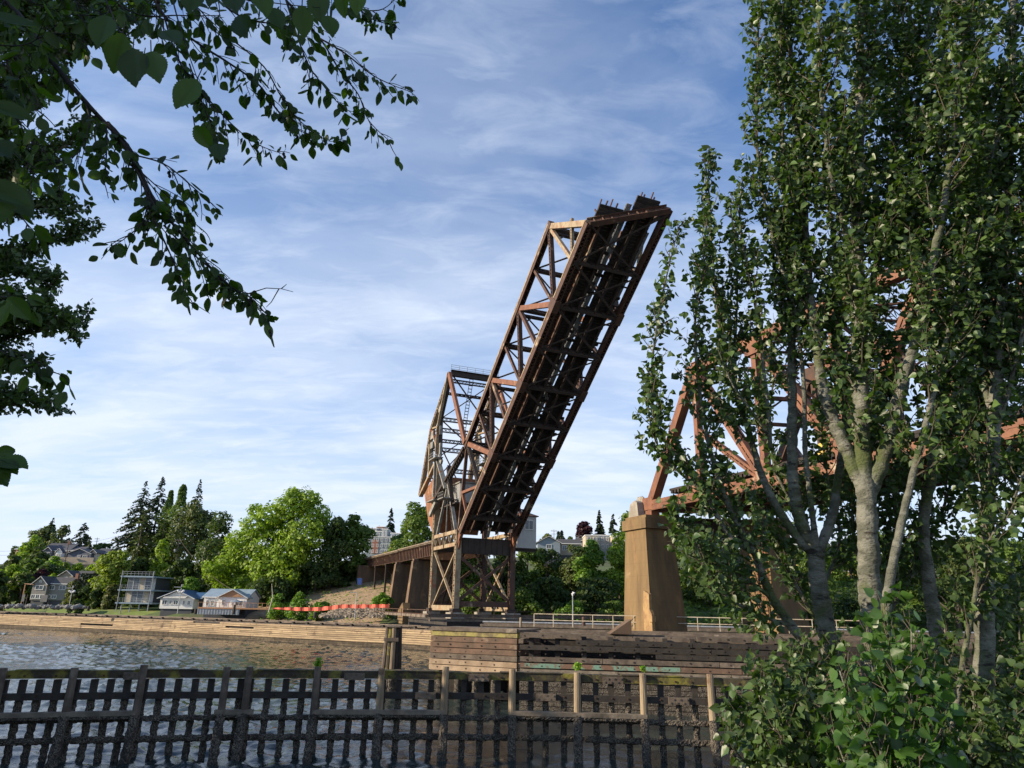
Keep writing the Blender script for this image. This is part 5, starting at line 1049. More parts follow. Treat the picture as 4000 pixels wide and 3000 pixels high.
def broad(name, lab, base, h, w, key, seed, n=5000, s=.62, group=None, lobes=None, trunk=True, low=.12, dome=1.0, cat='tree', wy=None):
    rg = np.random.default_rng(seed); base = np.asarray(base, float); o = thing(name, lab, cat, base, group); wy = wy or w
    L_ = lobes or 26; cs = []
    for i in range(L_):
        z = low + (1 - low) * rg.uniform(0, 1) ** .85; rad = (1 - abs((z - .42) / .62) ** 2.2 * dome); rad = max(rad, .08)
        th = rg.uniform(0, 2 * math.pi); rr = math.sqrt(rg.uniform(.1, 1)) * rad * .40
        cs.append((rr * math.cos(th) * w, rr * math.sin(th) * wy, z * h * .93, rg.uniform(.12, .21) * (w + h) / 2 * (.55 + .5 * rad)))
    cs = np.array(cs); wgt = cs[:, 3] ** 2; pick = rg.choice(L_, n, p=wgt / wgt.sum())
    d = rg.normal(0, 1, (n, 3)); d /= np.linalg.norm(d, axis=1, keepdims=True); d[:, 2] = np.where((d[:, 2] < -.3) & (rg.random(n) < .6), -d[:, 2], d[:, 2])
    r = cs[pick, 3][:, None] * (rg.uniform(.45, 1.0, (n, 1)) ** .5) * (1 + .22 * np.sin(d[:, :1] * 7 + pick[:, None]) * np.cos(d[:, 1:2] * 6))
    c = cs[pick, :3] + d * r * np.array([1, 1, .8]); c[:, 2] = np.maximum(c[:, 2], .3)
    v = quads(c + base, d + np.array([0, 0, .35]), rg.uniform(.55, 1.25, n) * s, rg)
    polys('crown', v, 4, LM[key], o)
    if trunk:
        P = MB(); tr = max(.12, w * .028); P.tube([base - UZ * 1, base + V(w * .01, 0, h * .3), base + V(-w * .02, 0, h * .62)], [tr * 1.3, tr, tr * .45], 8)
        for i in range(7): q = cs[rg.integers(L_)]; P.tube([base + UZ * h * rg.uniform(.22, .5), base + q[:3] * V(.5, .5, .85), base + q[:3]], [tr * .5, tr * .3, tr * .1], 5)
        P.build('trunk', M['bark'], o, smooth=True)
    return o
def conifer(name, lab, base, h, w, key, seed, n=3800, s=.6, group=None, p=.9, low=.06, droop=.35, gap=.0, spire=1.0):
    rg = np.random.default_rng(seed); base = np.asarray(base, float); o = thing(name, lab, 'conifer', base, group)
    cs = []; ns = []; ss = []; nb = int(h * 5.5)
    for i in range(nb):
        f = rg.uniform(0, 1) ** .9; z = low + (1 - low) * f; L_ = w / 2 * (1 - f) ** p * rg.uniform(.65, 1.12) + .25
        if gap and rg.random() < gap * (1 - f): continue
        th = rg.uniform(0, 2 * math.pi); k = max(3, int(n / nb * (.4 + 1.3 * (1 - f))))
        t = rg.uniform(.08, 1, k) ** .7; side = rg.normal(0, .10, k) * L_ * t
        x = np.cos(th) * L_ * t - np.sin(th) * side; y = np.sin(th) * L_ * t + np.cos(th) * side
        zz = z * h + L_ * (.12 * t - droop * t * t) * 1.3 + rg.normal(0, .08, k) * s
        cs.append(np.stack([x, y, zz], 1)); nn = np.tile([math.cos(th) * .5, math.sin(th) * .5, .8], (k, 1)); ns.append(nn); ss.append(rg.uniform(.5, 1.1, k) * s * (.45 + .75 * (1 - f)))
    c = np.concatenate(cs); v = quads(c + base, np.concatenate(ns), np.concatenate(ss), rg, 1.7); polys('crown', v, 4, LM[key], o)
    P = MB(); r = max(.12, h * .013); P.tube([base - UZ, base + UZ * h * .5, base + UZ * h * .985], [r * 1.2, r * .7, .04], 8); P.build('trunk', M['bark'], o, smooth=True); return o
def columnar(name, lab, base, h, w, key, seed, n=3000, s=.55, group=None):
    rg = np.random.default_rng(seed); base = np.asarray(base, float); o = thing(name, lab, 'poplar', base, group)
    f = rg.uniform(.05, 1, n); rad = w / 2 * np.minimum(1, (1 - f) * 3.2 + .12) * (.8 + .25 * np.sin(f * 23 + seed)); th = rg.uniform(0, 2 * math.pi, n); r = rad * np.sqrt(rg.uniform(.25, 1, n))
    c = np.stack([r * np.cos(th), r * np.sin(th), f * h], 1); nn = np.stack([np.cos(th), np.sin(th), th * 0 + .7], 1)
    polys('crown', quads(c + base, nn, rg.uniform(.5, 1.1, n) * s, rg), 4, LM[key], o)
    P = MB(); P.tube([base - UZ, base + UZ * h * .9], [.3, .06], 7); P.build('trunk', M['bark'], o, smooth=True); return o
def tb(px, Y, pyt, dz=0):                # base on the ground, height up to the photo's tree top
    x = at(px, 2300, Y)[0]; z = ht1(x, Y) + dz; return V(x, Y, z), at(px, pyt, Y)[2] - z
def pw(w_, Y): return w_ * Y * 1.03 / F
T = 0
def B_(lab, px, wpx, pyt, Y, key, seed, n=4500, s=None, kind='broad', name=None, grp=None, **k):
    b, h = tb(px, Y, pyt); 
    if h < 1.2: h = 1.5
    s = s or Y * .0031
    f = {'broad': broad, 'fir': conifer, 'col': columnar}[kind]
    return f(name or {'broad': 'broadleaf_tree', 'fir': 'fir_tree', 'col': 'poplar_tree'}[kind], lab, b, h, pw(wpx, Y), key, seed, n=n, s=s, group=grp, **k)
G1 = 'tall trees behind the cottages'
B_('tall dark fir at the left of the tallest conifer clump', 498, 215, 1878, 238, 'fir', 1, 6000, kind='fir', grp=G1, low=.32, gap=.25)
B_('tallest dark fir with a sharp tip, second from the left of its clump', 562, 190, 1862, 246, 'fir', 2, 6000, kind='fir', grp=G1, low=.3, gap=.2)
B_('light green narrow poplar right of the tallest fir', 606, 88, 1915, 240, 'mid', 3, 3200, kind='col', grp=G1)
B_('light green narrow poplar with a rounded top between the fir groups', 652, 100, 1893, 236, 'mid', 4, 4200, kind='col', grp=G1)
B_('broad dark conifer with a bare leader on top, right of the poplars', 722, 225, 1950, 226, 'cedar', 5, 9000, grp=G1, low=.04, dome=.8, lobes=34)
B_('slim spiky treetop rising out of the broad dark conifer', 718, 80, 1872, 230, 'fir', 51, 1600, kind='fir', grp=G1, low=.55)
B_('yellowish cedar in front of the tall firs, above the glass house', 512, 170, 1985, 214, 'cedar', 6, 6500, kind='fir', grp=G1, p=.6, low=.05)
B_('dark cedar between the yellowish cedar and the transformer pole', 600, 130, 2000, 220, 'dark', 7, 5000, kind='fir', grp=G1, p=.6, low=.03)
B_('bright green slender maple glimpsed between dark conifers', 610, 70, 2095, 208, 'bright', 8, 2400, grp=G1, low=.05)
B_('drooping bright yellow-green tree left of the glass house', 428, 130, 2140, 198, 'willow', 9, 5500, grp=G1, low=.02, dome=.7)
B_('rounded dark green tree between the tall conifers and the big maple', 828, 165, 1998, 200, 'dark', 10, 8000, grp=G1, low=.04, dome=.8, lobes=34)
B_('low dark tree behind the blue roofed cottage', 700, 150, 2180, 196, 'dark', 11, 4500, grp=G1, low=.02)
B_('leafy bright bush between the two cottages', 742, 70, 2245, 186, 'shrub', 12, 1600, name='bush', grp=G1, low=0, trunk=False, cat='bush')
b, h = tb(1085, 186, 1925)
def bigmaple():
    rg = np.random.default_rng(77); o = thing('maple_tree', 'huge sunlit yellow-green maple with spreading boughs in the middle of the left bank', 'tree', b, None); cs = []
    spec = [(1180, 1960, 62), (1230, 2010, 60), (1130, 1985, 62), (1065, 2020, 62), (1000, 2060, 58), (940, 2120, 58), (1100, 2070, 78), (1190, 2090, 78), (1030, 2130, 78), (960, 2190, 62), (900, 2200, 55), (850, 2235, 48), (1130, 2160, 80), (1050, 2210, 78), (970, 2260, 60), (880, 2280, 42), (1200, 2170, 66), (1120, 2250, 66), (1255, 2060, 50), (1010, 2300, 42), (930, 2320, 34), (1215, 1950, 36), (1150, 1935, 36), (820, 2215, 30), (1040, 2280, 50), (1000, 1995, 34)]
    for px, py, r in spec: q = at(px, py, 186 + rg.uniform(-5, 5)); cs.append((*(q - b), r * 186 / F))
    cs = np.array(cs); n = 26000; wgt = cs[:, 3] ** 2; pick = rg.choice(len(cs), n, p=wgt / wgt.sum()); d = rg.normal(0, 1, (n, 3)); d /= np.linalg.norm(d, axis=1, keepdims=True)
    r = cs[pick, 3][:, None] * rg.uniform(.35, 1.05, (n, 1)) ** .5 * (1 + .25 * np.sin(d[:, :1] * 6 + pick[:, None]) * np.cos(d[:, 2:] * 7)); c = cs[pick, :3] + d * r * V(1, 1.15, .85)
    polys('crown', quads(c + b, d + V(0, 0, .45), rg.uniform(.5, 1.2, n) * .62, rg), 4, LM['bright'], o)
    P = MB(); P.tube([b - UZ, b + V(2, 0, h * .25), b + V(3.5, 0, h * .5)], [1.1, .8, .5], 9)
    for q in cs[::2]: P.tube([b + V(2.5, 0, h * .3), b + (q[:3] + V(2, 0, h * .3)) / 2 + V(0, 0, 1), b + q[:3]], [.45, .3, .1], 5)
    P.build('trunk', M['bark'], o, smooth=True)
bigmaple()
B_('dark ivy-clad narrow tree directly right of the huge maple', 1285, 90, 2010, 184, 'dark', 13, 4200, grp=G1, low=.02, dome=.6)
B_('dense mid-green rounded tree left of the apartments', 1368, 165, 2008, 190, 'mid', 14, 8500, grp=G1, low=.05, dome=.8, lobes=34)
B_('dark conifer foot under the mid-green rounded tree', 1230, 170, 2190, 184, 'dark', 15, 6500, grp=G1, low=.0, dome=.6)
B_('dark low tree under the approach trees', 1340, 120, 2200, 190, 'dark', 16, 4000, grp=G1, low=0, dome=.5)
B_('dark low trees behind the white cottage deck', 1060, 200, 2250, 178, 'dark', 17, 5000, grp=G1, low=0, dome=.6)
for i, (px, wp, py, Y, lab) in enumerate(((1092, 90, 2322, 160, 'bright bush at the right end of the cedar deck'), (1172, 90, 2315, 158, 'bright bush above the orange silt fence'), (1250, 70, 2350, 156, 'small green bush where the silt fence starts climbing'), (1490, 60, 2310, 160, 'green weeds clump on the dirt slope beside the wall pier'), (1500, 90, 2320, 152, 'green weeds above the riprap next to the wall pier'), (1275, 60, 2352, 160, 'low green weeds left of the dirt slope'), (1330, 80, 2275, 185, 'dark green brush at the top left of the dirt slope'))):
    B_(lab, px, wp, py, Y, 'shrub' if i not in (6,) else 'dark', 60 + i, 1500, s=.4, name='bush', grp='bushes on the far bank', low=0, trunk=False, cat='bush')
# hillside at the far left
HG = 'hillside trees at the far left'
LH = [('dark spruce standing behind the navy hillside houses', 283, 120, 2038, 318, 'fir', 'fir', 4200, {'p': .7, 'low': .05}),
 ('small conifer right beside the dark spruce', 314, 60, 2096, 308, 'cedar', 'fir', 1600, {}),
 ('tall airy tree with a spiky top on the left skyline', 130, 100, 2050, 330, 'sparse', 'broad', 2600, {'dome': .7}),
 ('airy grey-green tree right of the spiky skyline tree', 195, 95, 2050, 325, 'sparse', 'broad', 2600, {}),
 ('spiky fir tip poking out of the airy skyline trees', 149, 60, 2022, 335, 'fir', 'fir', 1100, {'low': .5}),
 ('bright green rounded tree left of the airy skyline trees', 92, 90, 2088, 300, 'bright', 'broad', 2600, {}),
 ('small pale tree at the far left skyline', 28, 46, 2132, 320, 'sparse', 'broad', 1200, {}),
 ('dark bushy conifer in front of the left navy house', 128, 80, 2118, 285, 'dark', 'broad', 2600, {'low': .02}),
 ('dark green tree low behind the street pole', 385, 80, 2118, 320, 'dark', 'broad', 1800, {}),
 ('round green skyline bush near the distant pole', 355, 60, 2120, 330, 'mid', 'broad', 1400, {}),
 ('hillside tree under the far left house', 40, 130, 2165, 275, 'dark', 'broad', 3200, {'low': 0}),
 ('mid-green hillside tree below the navy house', 110, 130, 2172, 262, 'mid', 'broad', 3200, {'low': 0}),
 ('bright hillside tree left of the leaning pole', 190, 110, 2172, 262, 'shrub', 'broad', 2800, {'low': 0}),
 ('dark hillside tree above the purple shrub', 175, 110, 2195, 245, 'dark', 'broad', 2800, {'low': 0}),
 ('big yellow-green tree at the left edge behind the lawn', 30, 170, 2205, 228, 'bright', 'broad', 4600, {'low': 0}),
 ('dark tree between the lawn and the carport', 85, 120, 2235, 222, 'dark', 'broad', 3600, {'low': 0}),
 ('dark tree at the left edge of the lawn', -20, 120, 2230, 215, 'dark', 'broad', 3000, {'low': 0}),
 ('purple-leaved shrub behind the grey shingled house', 148, 85, 2222, 232, 'purple', 'broad', 2600, {'low': 0}),
 ('yellow-green bush behind the grey house roof', 196, 60, 2238, 230, 'bright', 'broad', 1400, {'low': 0}),
 ('first bright street tree, beside the leaning pole', 236, 62, 2196, 268, 'bright', 'broad', 2000, {'low': .1}),
 ('second bright street tree below the terrace wall', 288, 68, 2200, 264, 'bright', 'broad', 2000, {'low': .1}),
 ('third bright street tree, just left of the drooping tree', 346, 66, 2204, 260, 'bright', 'broad', 2000, {'low': .1}),
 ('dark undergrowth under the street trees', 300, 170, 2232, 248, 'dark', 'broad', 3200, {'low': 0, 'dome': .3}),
 ('olive rhododendron in front of the grey house', 292, 70, 2268, 196, 'olive', 'broad', 3000, {'low': .12}),
 ('dark shrub right of the rhododendron', 345, 80, 2285, 196, 'dark', 'broad', 2600, {'low': 0}),
 ('reddish dark bush by the blue house stairs', 385, 60, 2300, 192, 'dark', 'broad', 1600, {'low': 0}),
 ('pale olive bush left of the glass house', 440, 66, 2266, 192, 'olive', 'broad', 2600, {'low': 0}),
 ('dark green mass behind the glass house', 560, 150, 2175, 204, 'dark', 'broad', 4600, {'low': 0, 'dome': .5}),
 ('light bush at the left edge of the lawn', 0, 46, 2315, 190, 'olive', 'broad', 900, {'low': 0, 'trunk': False}),
 ('dark shrub at the right end of the lawn', 310, 46, 2338, 184, 'dark', 'broad', 900, {'low': 0, 'trunk': False})]
for i, (lab, px, wp, py, Y, key, kd, n, kw) in enumerate(LH): B_(lab, px, wp, py, Y, key, 100 + i, n, kind=kd, grp=HG, **kw)
q, hh = tb(357, 222, 2243); rg2 = np.random.default_rng(4); hd = thing('clipped_hedge', 'dark clipped hedge wall beside the charcoal-roofed shore house', 'hedge', q)
n = 2600; c = rg2.uniform(-1, 1, (n, 3)); ax_ = rg2.integers(0, 3, n); c[np.arange(n), ax_] = np.sign(c[np.arange(n), ax_]); nn = np.zeros((n, 3)); nn[np.arange(n), ax_] = c[np.arange(n), ax_]
polys('foliage', quads(q + V(0, 0, hh / 2) + c * V(2.9, 1.5, hh / 2), nn, np.full(n, .5), rg2), 4, LM['fir'], hd)
# behind the tower and the girder span
B_('dense green tree rising between the apartments and the counterweight', 1618, 165, 1962, 182, 'mid', 201, 8500, low=.03, dome=.7, lobes=34)
B_('lower green tree behind the girder span, beside the tower', 1570, 120, 2060, 192, 'mid', 202, 4500, low=.1)
B_('yellow bush sticking up over the girder span', 1520, 78, 2122, 205, 'yellow', 203, 2200, low=.0, name='bush', cat='bush')
B_('tall lone spruce behind the apartments', 1507, 66, 1984, 330, 'fir', 204, 2600, kind='fir', low=.25, gap=.3)
B_('dark round treetop left of the lone spruce', 1465, 50, 2052, 345, 'dark', 205, 900)
# right bank, under and right of the leaf
RG = 'bank trees right of the tower'
RT = [('dark bushy tree seen through the tower legs', 1840, 190, 2130, 150, 'mid', 5200), ('dark tree behind the right tower legs', 1960, 170, 2140, 156, 'dark', 5200),
 ('bank tree right under the operator cabin', 2060, 150, 2128, 160, 'mid', 5200), ('dark bank tree below the blue-grey ridge house', 2140, 150, 2138, 166, 'dark', 4500),
 ('yellow-green bank tree right of the lamp post', 2235, 130, 2122, 158, 'cedar', 4500), ('bright feathery bank tree left of the river column', 2320, 130, 2108, 152, 'shrub', 5500),
 ('dark bank tree below the sunny ridge building', 2270, 150, 2135, 172, 'dark', 4500), ('bright tall bank tree touching the river column', 2420, 130, 2080, 150, 'bright', 5500),
 ('shaded bank tree behind the pipe railing', 2150, 220, 2260, 142, 'dark', 5500), ('shaded bank tree left of the river column foot', 2330, 240, 2260, 138, 'dark', 6000),
 ('low bank brush under the right tower legs', 2030, 150, 2300, 138, 'mid', 3200), ('low bank brush seen through the tower', 1900, 190, 2310, 140, 'mid', 3200),
 ('low bank brush behind the pale lamp post', 2220, 170, 2345, 133, 'shrub', 2600), ('low bank brush left of the column foot', 2400, 150, 2350, 132, 'mid', 2600),
 ('bright tree behind the cap of the nearer column', 2490, 170, 1990, 178, 'mid', 6500), ('bright tree seen under the fixed span beside the column', 2600, 170, 2010, 176, 'bright', 5200),
 ('bank tree between the two river columns', 2690, 190, 2080, 150, 'mid', 5200), ('dark bank tree between the river columns', 2770, 210, 2130, 144, 'dark', 5200),
 ('bank tree right of the caged ladder column', 3180, 200, 2150, 146, 'mid', 4500), ('bank tree behind the forked poplar', 3080, 180, 2110, 160, 'dark', 4500), ('bank tree behind the thickest poplar trunk', 3330, 190, 2120, 170, 'mid', 4500),
 ('round bank tree on the right skyline', 3500, 210, 2075, 150, 'mid', 5200), ('bank tree right of the round skyline tree', 3660, 210, 2105, 144, 'dark', 4500), ('olive bank tree on the right skyline', 3790, 200, 2090, 140, 'cedar', 4500), ('bank tree at the right edge of the view', 3960, 240, 2115, 136, 'mid', 5200),
 ('dark shore tree low behind the poplars', 3120, 300, 2270, 130, 'dark', 5500), ('dark shore tree low in the right background', 3420, 300, 2250, 128, 'dark', 5500), ('dark shore tree near the right edge', 3720, 300, 2260, 124, 'dark', 5500), ('dark shore tree at the far right edge', 3990, 280, 2270, 122, 'dark', 5000)]
for i, (lab, px, wp, py, Y, key, n) in enumerate(RT): B_(lab, px, wp, py, Y, key, 300 + i, n, grp=RG, low=0, dome=.75)
B_('round purple-leaved tree on the ridge', 2284, 90, 2036, 300, 'purple', 401, 3200, low=.25)
B_('dark pointed fir right of the purple ridge tree', 2347, 66, 1994, 300, 'fir', 402, 3200, kind='fir', low=.2)
B_('second ridge fir left of the river column', 2402, 76, 2008, 290, 'fir', 403, 3200, kind='fir', low=.2)
B_('ridge fir half behind the column-side tree', 2440, 70, 2030, 300, 'fir', 404, 2200, kind='fir', low=.2)
B_('pair of small pointed trees over the ridge houses', 2182, 22, 2078, 300, 'fir', 405, 700, kind='col')
B_('slightly taller small pointed tree over the ridge houses', 2195, 22, 2074, 300, 'fir', 406, 700, kind='col')
B_('small round green treetop over the dark ridge roof', 2228, 34, 2094, 300, 'mid', 407, 700)
B_('yellow-green treetop behind the blue-grey ridge house', 2138, 66, 2082, 290, 'olive', 408, 1200)
for i, px in enumerate(range(2700, 4400, 150)): B_('dark green tree of the far ridge row, behind the poplar trunks', px, 220, 2110 + 12 * math.sin(i * 2.1), 230 + 12 * (i % 3), 'dark' if i % 2 else 'mid', 500 + i, 2400, grp='far ridge trees')
for i, px in enumerate(range(-900, -60, 170)): B_('hillside tree beyond the left edge of the view', px, 260, 2140, 330, 'mid', 540 + i, 1200, grp=HG)

def cover(name, lab, x0, x1, d0, d1, n, key, s, seed):
    r = np.random.default_rng(seed); x = r.uniform(x0, x1, n); D = r.uniform(d0, d1, n); y = shore(x) + D / .93; z = ht(x, y) + r.uniform(-.1, .9, n) * (.6 + .6 * np.sin(x * .5) * np.sin(y * .43))
    polys(name, quads(np.stack([x, y, z], 1), np.tile([0, -.3, 1.], (n, 1)), r.uniform(.5, 1.3, n) * s, r), 4, LM[key], loc=((x0 + x1) / 2, 150, 5), tags=(lab, 'ground cover', None, 'stuff'))
cover('undergrowth', 'dense green undergrowth covering the right bank', -14, 150, 2, 62, 26000, 'mid', .75, 1)
cover('undergrowth', 'rough green cover on the far left hillside', -230, -86, 34, 110, 15000, 'mid', .8, 2)
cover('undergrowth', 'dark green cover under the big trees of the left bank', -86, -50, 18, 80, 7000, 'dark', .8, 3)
cover('weeds', 'thin weeds on the bare dirt slope', -56, -26, 2, 55, 1500, 'shrub', .4, 4)
# ------------------------------------------------------------ near trees with single leaves
LEAF = {}
def template(half, mid):
    """half outline from base to tip (x>0) + midrib points -> verts, two folded faces"""
    h = np.array(half, float); k = len(h); fold = .16
    right = np.stack([h[:, 0], h[:, 1], np.abs(h[:, 0]) * fold], 1); left = right * V(-1, 1, 1)
    mids = np.array([[0, m, -.02 - .05 * math.sin(m * 3)] for m in mid]); v = np.concatenate([[[0, 0, 0]], [[0, 1, -.06]], right, left, mids])
    b, t = 0, 1; R_ = [2 + i for i in range(k)]; Lf = [2 + k + i for i in range(k)]; m = [2 + 2 * k + i for i in range(len(mids))]
    return v, [[b] + R_ + [t] + m[::-1], [t] + Lf[::-1] + [b] + m]
LEAF['poplar'] = template([(.16, -.04), (.40, .10), (.43, .30), (.26, .62), (.08, .86)], [.5])
LEAF['heart'] = template([(.18, -.06), (.42, .06), (.47, .28), (.36, .56), (.12, .85)], [.5])
ser = []
for i in range(1, 13):
    f = i / 13; wdt = .33 * math.sin(math.pi * f ** .82) ** .85; ser.append((wdt, f - .01)); ser.append((wdt * .93 + .0, f + .03))
LEAF['alder'] = template(ser, [.3, .6])
LEAF['alder_lo'] = template([(.2, .06), (.36, .25), (.39, .45), (.30, .70), (.12, .90)], [.5])
def leaves(name, kind, m, pos, d, up, size, parent):
    v, fs = LEAF[kind]; n = len(pos); k = len(v)
    y = d / (np.linalg.norm(d, axis=1, keepdims=True) + 1e-9); x = np.cross(y, up); x /= np.linalg.norm(x, axis=1, keepdims=True) + 1e-9; z = np.cross(x, y)
    V3 = pos[:, None] + size[:, None, None] * (v[None, :, 0:1] * x[:, None] + v[None, :, 1:2] * y[:, None] + v[None, :, 2:3] * z[:, None])
    root = parent
    while root.parent is not None: root = root.parent
    V3 = (V3.reshape(-1, 3) - np.array(root['_b'])).astype(np.float32)
    loops = np.concatenate([np.array(f) for f in fs]); per = len(loops); li = (loops[None] + (np.arange(n) * k)[:, None]).ravel().astype(np.int32)
    st = np.concatenate([[0], np.cumsum([len(f) for f in fs])[:-1]]); ls = (st[None] + (np.arange(n) * per)[:, None]).ravel().astype(np.int32)
    me = bpy.data.meshes.new(name); me.vertices.add(len(V3)); me.vertices.foreach_set('co', V3.ravel()); me.loops.add(len(li)); me.loops.foreach_set('vertex_index', li)
    me.polygons.add(len(ls)); me.polygons.foreach_set('loop_start', ls); me.update(calc_edges=True); me.materials.append(m)
    o = bpy.data.objects.new(name, me); col.objects.link(o); o.parent = parent; return o
def smoothline(p, k=6):
    p = np.asarray(p, float); out = []
    for i in range(len(p) - 1):
        a, b, c, d = p[max(i - 1, 0)], p[i], p[i + 1], p[min(i + 2, len(p) - 1)]
        for t in np.arange(k) / k: out.append(.5 * ((2 * b) + (c - a) * t + (2 * a - 5 * b + 4 * c - d) * t * t + (3 * b - a - 3 * c + d) * t ** 3))
    return np.array(out + [p[-1]])
def pix(pts, Y0, Y1, wob=0, rg=None):
    n = len(pts); return [at(a, b, Y0 + (Y1 - Y0) * i / (n - 1) + (rg.normal(0, wob) if wob else 0)) for i, (a, b) in enumerate(pts)]
def twigs(line, r, rg, start, spacing, length, fw, upb, out, droop=0, taper=.6, segs=5):
    """side shoots of a limb; returns their polylines"""
    L_ = np.concatenate([[0], np.cumsum(np.linalg.norm(np.diff(line, axis=0), axis=1))]); tot = L_[-1]; s = tot * start; ang = rg.uniform(0, 6.28); res = []
    while s < tot:
        i = min(np.searchsorted(L_, s), len(line) - 1); p = line[i - 1] + (line[i] - line[i - 1]) * ((s - L_[i - 1]) / (L_[i] - L_[i - 1] + 1e-9)) if i else line[0]
        d = nrm(line[i] - line[max(i - 1, 0)]); a = nrm(np.cross(d, rg.normal(0, 1, 3))); b = np.cross(d, a); ang += 2.4; rad = a * math.cos(ang) + b * math.sin(ang)
        l = length * rg.uniform(.45, 1.15) * (1 - taper * s / tot); q = [p]; v = nrm(d * fw + rad * out + UZ * upb * .4)
        for k in range(segs): v = nrm(v + UZ * (upb * .22 - droop * .3) + rg.normal(0, .09, 3)); q.append(q[-1] + v * l / segs)
        res.append(np.array(q)); s += spacing * rg.uniform(.6, 1.4)
    return res
def leafpoints(lines, rg, sp, a=.1):
    P_, D_ = [], []
    for q in lines:
        seg = np.diff(q, axis=0); ln = np.linalg.norm(seg, axis=1); n = max(2, int(ln.sum() / sp)); t = rg.uniform(a, 1.0, n) * len(seg) * .9999; i = t.astype(int); P_.append(q[i] + seg[i] * (t - i)[:, None]); D_.append(seg[i] / (ln[i][:, None] + 1e-9))
    return np.concatenate(P_), np.concatenate(D_)
M['poplar_bark'] = surf('pale_poplar_bark', (.20, .20, .165), (.10, .104, .078), 3.2, .42, .58, .9, (.075, .095, .03), 1.6, .5, .62, stretch=(1, 1, 1.9), bmp=1, bscale=11, bdist=.035)
# dark lenticel bands
t = M['poplar_bark'].node_tree; b = t.nodes['Principled BSDF']; src = b.inputs['Base Color'].links[0].from_socket
t.links.new(mix(t, noise_f(t, 7, .61, .68, 3, stretch=(.8, .8, 4)), mix(t, noise_f(t, 3.2, .60, .66, 4, stretch=(1, 1, 2.6)), src, (.035, .03, .024)), (.05, .045, .036)), b.inputs['Base Color'])
M['twig'] = surf('brown_twig_bark', (.10, .085, .06), (.06, .05, .035), 6, .4, .6, .9, bmp=0)
M['alder_bark'] = surf('dark_alder_bark', (.028, .024, .02), (.016, .014, .012), 9, .4, .6, .9, bmp=.3)
LM['poplar'] = leafmat('poplar_leaves', (.080, .130, .036), (.040, .074, .026), rough=.42, trans=.28, tcol=(1.5, 1.8, .35, 1), var=.4, spec=.45)
LM['poplar_young'] = leafmat('young_poplar_leaves', (.065, .135, .028), (.045, .10, .024), rough=.38, trans=.35, tcol=(1.4, 1.7, .4, 1), var=.3, spec=.5)
LM['alder'] = leafmat('alder_leaves', (.045, .075, .016), (.03, .055, .012), rough=.5, trans=.45, tcol=(1.7, 2.4, .2, 1), var=.4, spec=.4)
def petioles(P, D, rg, l, down=.2):
    k = len(P); o = rg.normal(0, 1, (k, 3)); o -= D * (o * D).sum(1)[:, None] * .7; o /= np.linalg.norm(o, axis=1, keepdims=True) + 1e-9
    v = o + D * .35 - np.array([0, 0, down]); v /= np.linalg.norm(v, axis=1, keepdims=True); return P + v * l, v
def near_tree(name, lab, base, stems, leafkey, lmat, lsize, seed, bark, grp=None, sp=.040, low_extra=None, sub=True, dens=.66):
    """stems: (points, radius0, radius1, shoot length, spacing, start)"""
    rg = np.random.default_rng(seed); o = thing(name, lab, 'tree', base, grp); tr = MB(); tw = MB(); allL = []
    for (pts, r0, r1, ln, spc, st) in stems:
        line = smoothline(pts); n = len(line); rad = [r0 + (r1 - r0) * (i / (n - 1)) ** .8 for i in range(n)]
        line[1:-1] += rg.normal(0, r0 * .04, (n - 2, 3))
        if r0 > .04:
            line = smoothline(line, 3); rad = list(np.interp(np.linspace(0, 1, len(line)), np.linspace(0, 1, n), rad)); n = len(line)
            rad = [r * (1 + .05 * math.sin(i * .9 + seed) + .04 * math.sin(i * 2.3)) for i, r in enumerate(rad)]
        tr.tube(line, rad, 14 if r0 > .05 else 7, jit=.045, rg=random.Random(seed))
        if ln <= 0: continue
        A = twigs(line, r0, rg, st, spc * dens, ln * 1.25, .75, .62, .95)
        for q in A:
            tw.tube(q, list(np.linspace(max(.004, min(.012, r0 * .3)), .0025, len(q))), 4, cap=False); allL.append(q)
            if sub and len(q) > 2:
                B = twigs(q, .01, rg, .2, .15, ln * .4, .7, .6, .8, segs=3)
                for z in B: tw.tube(z, [.004, .003, .0025, .002][:len(z)], 3, cap=False); allL.append(z)
    tr.build('trunk', bark, o, smooth=True); tw.build('twigs', M['twig'], o)
    P, D = leafpoints(allL, rg, sp); Q, v = petioles(P, D, rg, lsize * .55); k = len(Q)
    d = v + rg.normal(0, .5, (k, 3)) - np.array([0, 0, .45]); up = rg.normal(0, 1, (k, 3)) + V(-.3, -.1, .5)
    leaves('crown', leafkey, lmat, Q, d, up, lsize * rg.uniform(.55, 1.2, k), o)
    return o, k
rg = np.random.default_rng(3)
def st(pts, Y0, Y1, w0, w1, ln, spc=.2, start=.25): return (pix(pts, Y0, Y1), w0 / 2 * Y0 / F, w1 / 2 * Y1 / F, ln, spc, start)
counts = []
